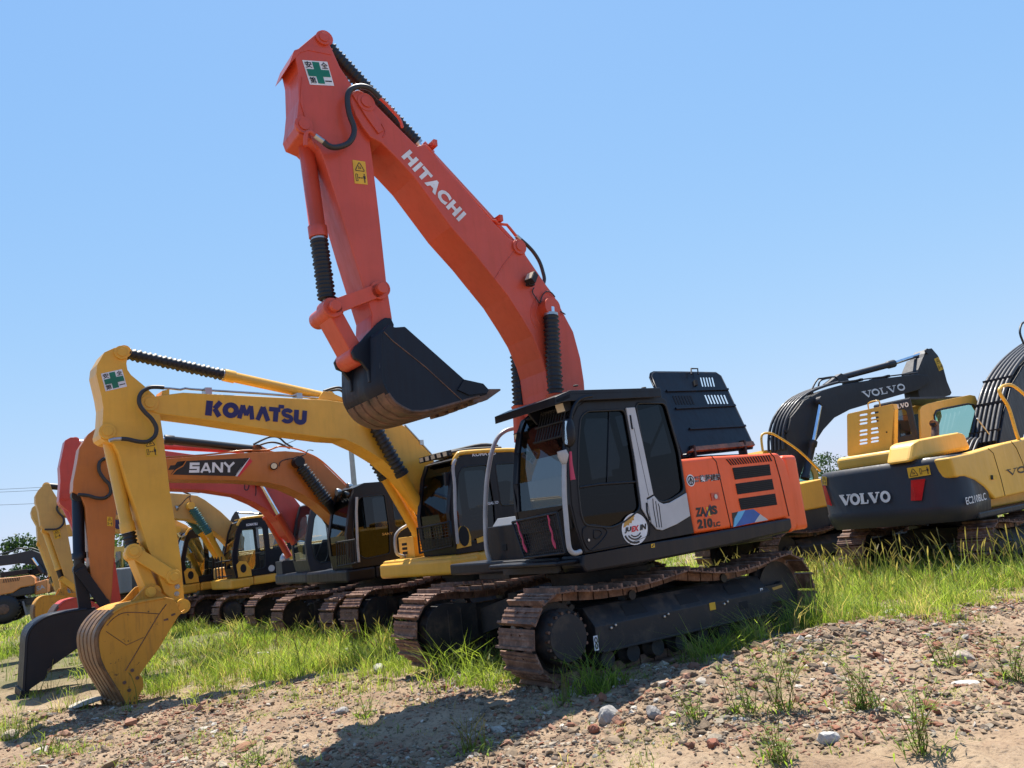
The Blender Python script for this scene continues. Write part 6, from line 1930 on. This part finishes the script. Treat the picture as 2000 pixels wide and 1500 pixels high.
    bo = girder(root, F, 'boom', BO, -.30, 'volvogrey') if False else None
    m = MB(); m.prism(F.xz(BO, -.30), -.30, .30, 'volvogrey'); bo = m.build('boom', root, .012)
    g = MB()
    for i in range(6):
        y = -.25 + i * .1; dx = 0
        P = F.pts([(1950, 866), (1961, 800), (1975, 749), (1997, 712), (2022, 685), (2056, 660), (2120, 626)], -.30)
        g.tube([(p.x - .045, y, p.z + .05) for p in P], .042, 'volvogrey', 10, 3)
    for i, (bx, by) in enumerate(((1880, 872), (1886, 876), (1893, 879), (1901, 882))):
        g.tube(F.pts([(1890 + i * 8, 856), (1882 + i * 9, 862), (bx, by)], -.28 + i * .08), .03, 'hose', 8, 3)
    for z in ((1955, 846), (1964, 790), (1979, 742)):
        q = F.on(*z, -.3); g.bar((q.x - .09, -.34, q.z + .08), (q.x - .09, .3, q.z + .08), .05, .05, 'dark')
    g.tube(F.pts([(2000, 672), (1992, 650), (1996, 632), (2008, 628)], -.2), .026, 'hose', 8, 4)
    g.build('hose', bo)
    g = MB()
    g.tube(F.pts([(1990, 858), (1985, 846), (1970, 796), (1953, 768), (1956, 756), (1975, 752), (1998, 768), (2030, 800)], -1.28), .032, 'volvoyellow', 10, 4)
    q = F.on(1968, 858, -1.0); g.box(q.x - .2, q.x + .25, -1.15, -.85, zt - .02, zt + .13, 'volvoyellow'); g.tube(F.pts([(1908, 817), (1932, 848)], -.5), .014, 'offwhite', 6)
    g.build('handrail', root)
    # arm and bucket of this machine stand outside the photograph, ahead of it
    P = F.xz(BO, -.3)
    tip = P[7]
    m = MB(); m.prism([(tip[0] - .3, tip[1] + .1), (tip[0] - .1, tip[1] + .75), (tip[0] + .2, tip[1] + .8), (tip[0] + .45, tip[1] + .1), (tip[0] + .35, .9), (tip[0] + .05, .85)], -.2, .2, 'volvogrey'); m.build('arm', root, .01)
    m = MB(); m.prism([(tip[0] + .35, .9), (tip[0] + .05, .95), (tip[0] - .7, .9), (tip[0] - 1.0, .5), (tip[0] - .8, .1), (tip[0] - .4, .02)], -.5, .5, 'bucketblack'); m.build('bucket', root, .02)
    return F

build_right()

def build_right_far():
    F = Frame(6.75, 20.1, 206, -.28)
    root = thing('excavator', 'charcoal and yellow excavator behind the orange one, its long grey boom reaching right', 'excavator', F.loc, F.rot, 'charcoal boom excavators')
    undercarriage(root, 0, detail=False)
    Y = -.30
    m = MB()
    m.prism(F.xz([(1545, 935), (1536, 850), (1546, 815), (1572, 782), (1607, 763), (1642, 752), (1700, 742), (1790, 731), (1812, 733), (1818, 745), (1808, 752), (1792, 762), (1755, 772), (1700, 788), (1660, 800), (1630, 816), (1608, 840), (1590, 868), (1572, 905), (1560, 940)], Y), Y, .30, 'volvogrey')
    bo = m.build('boom', root, .012)
    k = MB(); volvo_word(k, F.on(1687, 777.5, Y), F.on(1772, 760.5, Y), F.on(1682, 765, Y), 'white', (0, -.006, 0)); k.build('lettering', bo)
    g = MB()
    for i in range(5):
        y = -.26 + .13 * i
        P = F.pts([(1535, 880), (1535, 848), (1545, 812), (1571, 779), (1606, 760), (1642, 749)], Y); g.tube([(p.x - .04, y, p.z + .045) for p in P], .036, 'volvogrey', 10, 3)
        if i % 2 == 0: g.tube(F.pts([(1640, 747), (1700, 739), (1790, 728)], y), .02, 'volvogrey', 8)
    g.tube(F.pts([(1585, 762), (1596, 742), (1606, 739), (1630, 736), (1637, 742)], -.1), .024, 'hose', 8, 4); g.tube(F.pts([(1598, 757), (1603, 743), (1625, 738), (1634, 744)], .1), .024, 'hose', 8, 4)
    for p in ((1536, 845), (1585, 770), (1682, 744), (1735, 737)):
        q = F.on(*p, Y); g.box(q.x - .04, q.x + .05, -.33, .32, q.z, q.z + .07, 'dark')
    g.build('hose', bo)
    ar_pts = [(1793, 760), (1797, 722), (1803, 700), (1806, 690), (1814, 681), (1820, 680), (1832, 694), (1842, 715), (1850, 745), (1859, 767), (1856, 772), (1840, 776), (1826, 800), (1815, 850), (1806, 855), (1800, 800)]
    m = MB(); m.prism(F.xz(ar_pts, -.24), -.24, .24, 'volvogrey'); ar = m.build('arm', root, .012)
    m = MB(); m.prism(F.xz([(1793, 722), (1803, 697), (1810, 700), (1803, 722), (1800, 760), (1794, 760)], -.28), -.28, .28, 'volvogrey'); boss(m, F, 1811, 686, -.27, .08, 'volvogrey'); m.build('pin_boss', ar)
    k = MB(); warning_sign(k, F.pts([(1834, 725), (1843, 721), (1833, 697), (1824, 701)], -.24), (0, -.006, 0)); k.build('warning_sign', ar)
    A, S, B = F.on(1640, 738, 0), F.on(1745, 710, 0), F.on(1808, 689, 0)
    m = MB(); m.lathe(A, S, [(0, .085), (.88, .09), (.9, .115), (1, .115)], 'volvogrey', 18); o = m.build('arm_cylinder', root); m = MB(); m.cyl(S, B, .055, 'chrome', 14); m.build('rod', o)
    m = MB(); m.plate(F.pts([(1605, 752), (1632, 732), (1644, 740), (1648, 748)], .1), (0, -.2, 0), 'volvogrey'); m.build('cylinder_bracket', bo)
    for y in (-.45, .45):
        A, S, B = F.on(1603, 784, -.45), F.on(1588, 862, -.45), F.on(1572, 935, -.45)
        m = MB(); m.lathe(B, S, [(0, .11), (.1, .11), (.11, .09), (.86, .09), (.88, .115), (1, .115)], 'volvogrey', 18); m.v = [(a, b if y < 0 else b + .9, c) for a, b, c in m.v]; o = m.build('boom_cylinder', root)
        m = MB(); m.cyl(S, A, .055, 'chrome', 14); m.cyl(A - Vector((0, .08, 0)), A + Vector((0, .08, 0)), .13, 'volvogrey', 18); m.v = [(a, b if y < 0 else b + .9, c) for a, b, c in m.v]; m.build('rod', o)
    # house
    m = MB(); Ys = -1.34
    S = F.pts([(1440, 962), (1545, 948), (1605, 935), (1640, 930), (1642, 985), (1607, 991), (1545, 1003), (1440, 1015)], Ys)
    m.plate(S, (0, .9, 0), 'volvoyellow'); zt = S[2].z; m.build('side_panel', root, .04, 3)
    m = MB(); m.box(-2.0, 1.5, -.42, 1.33, .98, 1.2, 'volvogrey'); m.box(-2.0, -.4, -.43, 1.33, 1.2, zt + .05, 'volvoyellow'); m.box(-2.1, 1.5, -1.3, -.4, .8, zt - .45, 'volvogrey'); m.build('house', root, .03)
    m = MB()
    P = [(-2.05, 1.33)] + [(-2.1 - .6 * math.cos(R(a)) ** .6, 1.33 * math.sin(R(a)) / math.sin(R(70))) for a in range(70, -71, -14)] + [(-2.05, -1.33)]
    m.plate([(x, y, 1.0) for x, y in P], (0, 0, 1.0), 'volvogrey'); m.build('counterweight', root, .06, 3)
    O = [(1.45, 1.15), (1.5, 2.2), (1.3, 2.85), (1.1, 2.95), (-.25, 2.95), (-.35, 2.8), (-.38, 1.15)]
    W = [(1.3, 1.7), (1.34, 2.2), (1.15, 2.72), (.3, 2.74), (.3, 1.7)]; W2 = [(.2, 1.8), (.2, 2.74), (-.2, 2.74), (-.25, 1.8)]
    cb = cab(root, O, {0: 'glass', 1: 'glass', 5: 'glass'}, [W, W2], .40, 1.34, 'volvoyellow', 'greenglass')
    g = MB(); g.tube(F.pts([(1490, 882), (1487, 858), (1490, 848), (1502, 846), (1518, 852), (1560, 880), (1602, 920)], -1.25), .028, 'volvoyellow', 8, 3); g.build('handrail', root)
    # bucket on the ground ahead
    q = F.on(1812, 850, -.24)
    m = MB(); m.prism([(q.x - .15, q.z + .1), (q.x + .12, q.z + .1), (q.x - .1, .95), (q.x - .35, .95)], -.2, .2, 'volvogrey'); m.prism([(q.x - .1, 1.0), (q.x - .4, 1.05), (q.x - 1.1, .9), (q.x - 1.35, .5), (q.x - 1.1, .15), (q.x - .7, .1)], -.5, .5, 'bucketblack'); m.build('bucket', root, .02)
build_right_far()

def build_wheeled():
    D = 31.0
    c = at_depth(60, 1150, D)
    F = Frame(c.x, c.y, 205, c.z - 1.35)
    root = thing('wheeled_excavator', 'orange and dark grey wheeled excavator at the left edge of the yard', 'excavator', F.loc, F.rot)
    Y = -1.2
    m = MB()
    m.plate(F.pts([(-60, 1140), (-40, 1132), (30, 1127), (60, 1123), (67, 1128), (67, 1143), (40, 1148), (25, 1158), (-10, 1165), (-60, 1168)], Y), (0, 1.4, 0), 'wheelorange')
    m.plate(F.pts([(-60, 1169), (-10, 1166), (25, 1159), (40, 1149), (66, 1144), (66, 1160), (20, 1168), (-60, 1184)], Y + .02), (0, 2.2, 0), 'volvogrey')
    m.build('house', root, .05)
    m = MB(); m.plate(F.pts([(68, 1138), (92, 1131), (92, 1158), (68, 1162)], -.9), (0, 1.8, 0), 'wheelorange'); m.build('side_panel', root, .04)
    m = MB(); m.plate(F.pts([(0, 1128), (55, 1120), (55, 1111), (0, 1118)], -.6), (0, 1.2, 0), 'black'); m.plate(F.pts([(60, 1125), (78, 1120), (78, 1110), (48, 1113)], .0), (0, .8, 0), 'black'); m.build('engine_top', root, .03)
    g = MB()
    for i in range(10):
        x = 5 + i * 3.4; g.plate(F.pts([(x, 1139 - i * .5), (x + 1.6, 1138.7 - i * .5), (x + 3.4, 1131 - i * .5), (x + 1.8, 1131.3 - i * .5)], Y - .004), (0, .01, 0), 'void')
    write(g, 'SA', F.on(72, 1154, -.905), F.on(88, 1149, -.905), F.on(71, 1146, -.905), 'silver', (0, -.01, 0), .02)
    g.build('grille', root)
    m = MB(); m.plate(F.pts([(94, 1158), (92, 1130), (98, 1106), (130, 1098), (136, 1150)], .35), (0, .05, 0), 'wheelorange', [F.pts([(98, 1152), (97, 1130), (102, 1110), (127, 1103), (131, 1148)], .35)])
    m.plate(F.pts([(94, 1158), (92, 1130), (98, 1106), (130, 1098), (136, 1150)], 1.2), (0, .05, 0), 'wheelorange', [F.pts([(98, 1152), (97, 1130), (102, 1110), (127, 1103), (131, 1148)], 1.2)])
    a, b = F.on(98, 1106, .35), F.on(130, 1098, .35); m.plate([a, b, b + Vector((0, .9, 0)), a + Vector((0, .9, 0))], (0, 0, .05), 'wheelorange')
    a, b = F.on(94, 1158, .35), F.on(136, 1150, .35); m.plate([a, b, b + Vector((0, .9, 0)), a + Vector((0, .9, 0))], (0, 0, .05), 'wheelorange')
    cb = m.build('cab', root, .02)
    for y in (.37, 1.22): MB().poly(F.pts([(98, 1152), (97, 1130), (102, 1110), (127, 1103), (131, 1148)], y), 'greenglass').build('window', cb)
    m = MB(); m.prism(F.xz([(-60, 1098), (-40, 1088), (20, 1083), (62, 1074), (84, 1083), (96, 1100), (100, 1122), (88, 1125), (70, 1104), (40, 1100), (-60, 1112)], -.28), -.28, .28, 'volvogrey'); bo = m.build('boom', root, .02)
    g = MB()
    for y in (-.15, .1): g.tube(F.pts([(-60, 1096), (18, 1078), (34, 1071), (52, 1072), (64, 1071), (86, 1080)], y), .03, 'hose', 6, 3)
    g.build('hose', bo)
    A, B = F.on(64, 1090, -.35), F.on(84, 1120, -.35)
    m = MB(); m.cyl(A, A + (B - A) * .55, .06, 'chrome', 12); m.cyl(A + (B - A) * .5, B, .1, 'volvogrey', 12); m.build('boom_cylinder', root)
    m = MB(); m.box(-3.2, 2.0, -1.0, 1.0, .75, 1.0, 'under'); m.build('undercarriage', root)
    zc = .52
    for px, sy in ((8, -1), (-140, -1), (8, 1), (-140, 1)):
        p = F.on(px, 1190, -1.1)
        m = MB(); yy = 1.05 * sy
        m.lathe((p.x, yy - .22, p.z), (p.x, yy + .22, p.z), [(0, .3), (.02, .46), (.15, .54), (.85, .54), (.98, .46), (1, .3)], 'rubber', 28)
        for i in range(24):
            a = 2 * math.pi * i / 24
            m.bar((p.x + .53 * math.cos(a), yy - .18, p.z + .53 * math.sin(a)), (p.x + .53 * math.cos(a + .12), yy + .18, p.z + .53 * math.sin(a + .12)), .05, .06, 'rubber', (math.cos(a), 0, math.sin(a)))
        w = m.build('wheel', root); m = MB(); m.lathe((p.x, yy - .23, p.z), (p.x, yy + .23, p.z), [(0, .12), (.05, .3), (.5, .28), (.95, .3), (1, .12)], 'lip', 20); m.build('rim', w)
    m = MB(); q = F.on(52, 1178, 0); m.plate([(q.x, -1.1, q.z + .1), (q.x, 1.1, q.z + .1), (q.x + .12, 1.1, q.z - .45), (q.x + .12, -1.1, q.z - .45)], (.06, 0, .02), 'greypaint'); m.build('dozer_blade', root)
build_wheeled()

def build_distant(px, py, D, yaw, label, col='volvogrey'):
    """rear of a far machine"""
    c = at_depth(px, py, D)
    F = Frame(c.x, c.y, yaw, c.z - 1.5)
    root = thing('excavator', label, 'excavator', F.loc, F.rot, 'charcoal boom excavators')
    undercarriage(root, 0, detail=False)
    m = MB()
    P = [(-1.6, 1.33)] + [(-2.1 - .6 * math.cos(R(a)) ** .6, 1.33 * math.sin(R(a)) / math.sin(R(70))) for a in range(70, -71, -14)] + [(-1.6, -1.33)]
    m.plate([(x, y, 1.0) for x, y in P], (0, 0, 1.0), 'greypaint'); cw = m.build('counterweight', root, .06, 3)
    g = MB()
    for y in (1.0, -1.0): g.box(-2.62, -2.5, y - .09, y + .09, 1.25, 1.7, 'taillight')
    g.build('tail_light', cw)
    m = MB(); m.box(-1.6, 1.5, -1.3, 1.3, 1.0, 1.95, 'cabgrey'); m.build('house', root, .05)
    O = [(1.45, 1.15), (1.5, 2.2), (1.3, 2.85), (1.1, 2.95), (-.25, 2.95), (-.35, 2.8), (-.38, 1.15)]
    W = [(1.3, 1.7), (1.34, 2.2), (1.15, 2.72), (.3, 2.74), (.3, 1.7)]; W2 = [(.2, 2.05), (.2, 2.74), (-.2, 2.74), (-.25, 2.05)]
    cab(root, O, {0: 'glass', 1: 'glass', 5: 'glass'}, [W, W2], .40, 1.34, 'volvoyellow', 'clearglass')
    m = MB(); m.prism([(.1, 1.5), (.3, 2.1), (1.2, 2.5), (2.0, 2.6), (5.2, 2.3), (5.4, 2.0), (2.6, 2.0), (1.5, 1.8), (.7, 1.4)], -.28, .28, col); m.build('boom', root, .02)
    m = MB(); m.prism([(4.9, 2.6), (5.2, 2.8), (5.6, 2.4), (5.3, .9), (5.0, .9), (5.0, 2.0)], -.2, .2, col); m.build('arm', root, .02)
    m = MB(); m.cyl((2.4, 0, 2.65), (4.0, 0, 2.7), .1, col, 12); m.cyl((4.0, 0, 2.7), (5.15, 0, 2.75), .06, 'chrome', 12); m.build('arm_cylinder', root)
    m = MB(); m.prism([(5.35, 1.3), (5.0, 1.3), (4.3, 1.2), (3.9, .7), (4.2, .2), (4.6, .05)], -.5, .5, 'bucketblack'); m.build('bucket', root, .02)
build_distant(250, 1132, 33, 262, 'grey backed excavator with a red tail light, far behind the arms on the left')
# only the raised arm tip of one more machine shows above the faded yellow cab
def build_peek():
    F = Frame(-12.2, 35.5, 200, -.2)
    D = 35.0
    root = thing('excavator', 'dark excavator of which only the raised arm tip shows above the faded yellow cab', 'excavator', F.loc, F.rot, 'charcoal boom excavators')
    undercarriage(root, 0, detail=False)
    m = MB(); m.box(-2.4, 1.4, -1.3, 1.3, 1.0, 2.0, 'volvoyellow'); m.build('house', root, .08)
    m = MB(); m.prism(F.xz([(600, 1062), (590, 1040), (560, 1020), (530, 1012), (470, 1022), (455, 1030), (470, 1036), (540, 1030), (575, 1066)], 0), -.28, .28, 'volvogrey'); m.build('boom', root, .02)
    m = MB(); m.prism(F.xz([(449, 1020), (453, 1010), (459, 1000), (463, 999), (467, 1008), (471, 1020), (480, 1100), (470, 1110), (455, 1060)], 0), -.2, .2, 'volvogrey'); ar = m.build('arm', root, .02)
    k = MB(); warning_sign(k, F.pts([(456, 1018), (462, 1017), (460, 1009), (455, 1010)], .205), (0, .01, 0)); k.build('warning_sign', ar)
    m = MB(); A, B = F.on(505, 1003.5, 0), F.on(464, 1001, 0); m.cyl(A, B, .05, 'chrome', 10); m.cyl(F.on(545, 1010, 0), A, .1, 'volvogrey', 12); m.build('arm_cylinder', root)
    m = MB(); m.box(-.3, 1.4, .4, 1.3, 1.9, 2.8, 'volvoyellow'); m.build('cab', root, .1)
build_peek()
# ------------------------------------------------------------------ trees, poles, parked vehicles in the distance
def tree(px, py_base, D, h, w, label, seed, tone=(.045, .085, .022), trunk=.28, group='trees beyond the yard', name='tree', leaf=None, pieces=2600):
    c = at_depth(px, py_base, D); base = Vector((c.x, c.y, gh(c.x, c.y) - .05))
    r = np.random.default_rng(seed)
    root = thing(name, label, 'tree', base, (0, 0, 0), group)
    m = MB(); th = h * trunk
    tips = []
    m.tube([(0, 0, 0), (.1, .05, th * .6), (.05, -.05, th), (0, 0, h * .75)], [w * .045, w * .04, w * .032, w * .01], MT['under'] if False else BARK, 9, 3)
    for i in range(9):
        a = i * 2.4 + r.uniform(-.3, .3); z0 = th * r.uniform(.7, 1.5); l = w * .42 * r.uniform(.6, 1.1)
        e = Vector((math.cos(a) * l, math.sin(a) * l, z0 + l * r.uniform(.4, 1.0)))
        m.tube([(0, 0, z0), e * .5 + Vector((0, 0, z0 * .3)), e], [w * .018, w * .012, w * .004], BARK, 6, 2); tips.append(e)
    m.build('trunk', root)
    # crown from leaf clumps spread through an uneven volume
    ncl = 26
    cl = []
    for i in range(ncl):
        a = r.uniform(0, 6.28); u = r.uniform(0, 1); z = th * .7 + (h - th * .7) * u
        rr = w / 2 * math.sin(math.pi * min(1, .18 + .8 * u)) ** .7 * r.uniform(.35, 1.0)
        cl.append((math.cos(a) * rr, math.sin(a) * rr, z, w * r.uniform(.10, .2)))
    cl = np.array(cl)
    n = pieces
    k = r.integers(0, ncl, n)
    d = r.normal(0, 1, (n, 3)); d /= np.linalg.norm(d, axis=1)[:, None]
    P = cl[k, :3] + d * (cl[k, 3] * r.uniform(.55, 1.08, n))[:, None] * np.array([1, 1, .8])
    s = (leaf or h * .028) * r.uniform(.6, 1.4, n)
    e1 = r.normal(0, 1, (n, 3)); e1 /= np.linalg.norm(e1, axis=1)[:, None]
    e2 = np.cross(e1, d); e2 /= np.linalg.norm(e2, axis=1)[:, None] + 1e-6
    V = np.stack([P - e1 * s[:, None], P + e2 * s[:, None] * .55, P + e1 * s[:, None], P - e2 * s[:, None] * .55], 1).reshape(-1, 3)
    F = np.arange(n * 4).reshape(-1, 4)
    ct = r.uniform(.7, 1.35, ncl)
    T = np.repeat(np.array(tone)[None] * (ct[k] * r.uniform(.75, 1.25, n))[:, None], 4, 0)
    o = fast_mesh('crown', V, F, [LEAF], T, False); o.parent = root
    return root
BARK = rusty('bark', (.05, .035, .025), (.09, .065, .045), (.14, .11, .08), .9, 0.0, 14)

tree(52, 1128, 75, 6.3, 6.5, 'round dark green tree standing behind the grey boom at the far left', 1, (.035, .07, .024))
tree(20, 1140, 60, 2.6, 5.5, 'low bush under the grey boom at the far left', 2, (.05, .09, .022), .1, name='bush')
tree(-40, 1150, 62, 3.0, 6.0, 'wide bush at the very left edge', 3, (.05, .09, .022), .1, name='bush')
tree(258, 1125, 50, 4.6, 4.8, 'leafy bush seen between the yellow arm and its cylinder', 4, (.055, .10, .026), .1, name='bush')
tree(285, 1115, 52, 4.0, 4.8, 'bright leafy tree behind the yellow excavator arm', 5, (.065, .115, .03), .1, name='tree')
tree(340, 1110, 55, 3.4, 4.0, 'leafy bush left of the faded yellow cabs', 6, (.05, .095, .026), .1, name='bush')
tree(170, 1135, 70, 4.2, 5.0, 'tree glimpsed behind the coral red arm', 7, (.045, .085, .026), .12)
for i, (px, D, h, w, lab) in enumerate(((1575, 110, 6.2, 9, 'distant tree right of the grey boom foot'), (1598, 120, 6.4, 10, 'distant tree above the parked white vehicles'), (1622, 115, 6.0, 9, 'distant tree beside the far utility pole'), (1648, 118, 5.4, 8, 'distant tree at the left end of the charcoal counterweight'), (1540, 112, 5.5, 8, 'distant tree hidden low behind the orange counterweight'), (1690, 120, 4.6, 8, 'distant tree behind the propped yellow hood'), (1860, 105, 3.6, 8, 'distant tree seen through the green cab window'), (1905, 100, 4.2, 7, 'distant bush behind the hose bundle'))):
    tree(px, 1023 - (px - 1000) * .127 + 6, D, h, w, lab, 20 + i, (.04, .075, .03), .12, pieces=1500)
tree(1996, 908, 34, 2.7, 2.6, 'pale flowering bush at the right picture edge', 40, (.40, .42, .36), .15, name='bush', pieces=1800)
tree(1608, 968, 62, 1.7, 5.0, 'low roadside bush below the white vehicles', 41, (.05, .09, .03), .05, name='bush', pieces=1500)
tree(1640, 962, 64, 1.6, 5.0, 'low roadside bush right of the white vehicles', 42, (.06, .10, .03), .05, name='bush', pieces=1500)

def pole(px, py, top_py, D, label, arms=True):
    b = at_depth(px, py, D); t = None
    base = Vector((b.x, b.y, gh(b.x, b.y)))
    # height from the photograph
    best = 8
    H = np.linspace(2, 16, 300); d = np.array(base)[None] + np.stack([0 * H, 0 * H, H], 1) - np.array(CO)[None]
    py_ = 750 - FPX * (d @ np.array(CU)) / (d @ np.array(_f)); h = float(H[np.argmin(abs(py_ - top_py))])
    root = thing('utility_pole', label, 'utility pole', base, (0, 0, .6), 'utility poles')
    m = MB(); m.lathe((0, 0, -.2), (0, 0, h), [(0, .17), (1, .11)], 'pole', 14); m.build('post', root)
    if arms:
        for z in (h - .35, h - 1.3, h * .5):
            m = MB(); m.bar((-.75, 0, z), (.75, 0, z), .09, .09, 'steel')
            for x in (-.7, -.3, .3, .7): m.lathe((x, 0, z + .04), (x, 0, z + .22), [(0, .03), (.3, .06), (.6, .04), (1, .05)], 'greypaint', 8)
            m.build('cross_arm', root)
    return base, h
b1, h1 = pole(693, 960, 800, 38, 'grey concrete utility pole behind the amber boom')
b2, h2 = pole(1624, 925, 882, 150, 'far wooden utility pole above the distant trees on the right')
def wire(a, b, sag, label):
    m = MB(); a, b = Vector(a), Vector(b)
    m.tube([a.lerp(b, t) - Vector((0, 0, sag * 4 * t * (1 - t))) for t in np.linspace(0, 1, 25)], .022, 'dark', 5)
    o = m.build('power_line', None); tag(o, label, 'power line', 'power lines')
for i, (y0, y1, lab) in enumerate(((948, 938, 'topmost power line crossing the sky at the far left'), (953, 944, 'second power line just under the topmost at the far left'), (976, 972, 'lowest power line crossing the sky at the far left'))):
    wire(at_depth(-300, y0 + 16, 90), at_depth(420, y1 - 12, 100), .5, lab)
wire(b1 + Vector((0, 0, h1 - .3)), at_depth(380, 905, 80), .8, 'power line running left from the grey utility pole')
wire(b2 + Vector((.6, 0, h2 - .3)), at_depth(1500, 905, 130), .6, 'power line running left from the far wooden pole')

def van(px, py, D, L, rz, mat, label, kind='van'):
    c = at_depth(px, py, D)
    root = thing('parked_' + kind, label, kind, (c.x, c.y, gh(c.x, c.y)), (0, 0, R(rz)), 'white vehicles parked by the road')
    H = 2.7 if kind == 'van' else 1.5
    m = MB()
    if kind == 'van': P = [(-L / 2, .35), (L / 2, .35), (L / 2 + .05, .9), (L / 2 - .25, 1.15), (L / 2 - .9, H - .1), (L / 2 - 1.1, H), (-L / 2 + .1, H), (-L / 2, H - .15)]
    else: P = [(-L / 2, .32), (L / 2, .32), (L / 2 + .02, .75), (L / 2 - .8, .95), (L / 2 - 1.6, H), (-L / 2 + .8, H), (-L / 2 + .15, .98), (-L / 2, .9)]
    m.prism(P, -.85, .85, mat); m.build('body', root, .06, 3)
    m = MB(); z0, z1 = H * .58, H * .88
    for y in (.853, -.853):
        for i in range(3):
            x0 = -L / 2 + .9 + i * (L - 2.2) / 3
            m.plate([(x0, y, z0), (x0 + (L - 2.2) / 3 - .12, y, z0), (x0 + (L - 2.2) / 3 - .15, y, z1), (x0 + .05, y, z1)], (0, .006 if y > 0 else -.006, 0), 'void')
    m.build('window', root)
    for x in (-L / 2 + .8, L / 2 - .8):
        for y in (.78, -.78):
            m = MB(); m.cyl((x, y - .1, .32), (x, y + .1, .32), .32, 'rubber', 18); m.build('wheel', root)
van(1578, 957, 54, 5.2, 20, 'whitepaint', 'white van standing left of the grey lift cylinder')
van(1608, 950, 50, 4.4, 15, 'whitepaint', 'white car parked beyond the yellow handrail', 'car')
van(1636, 946, 56, 5.4, 12, 'whitepaint', 'white van parked next to the charcoal counterweight')
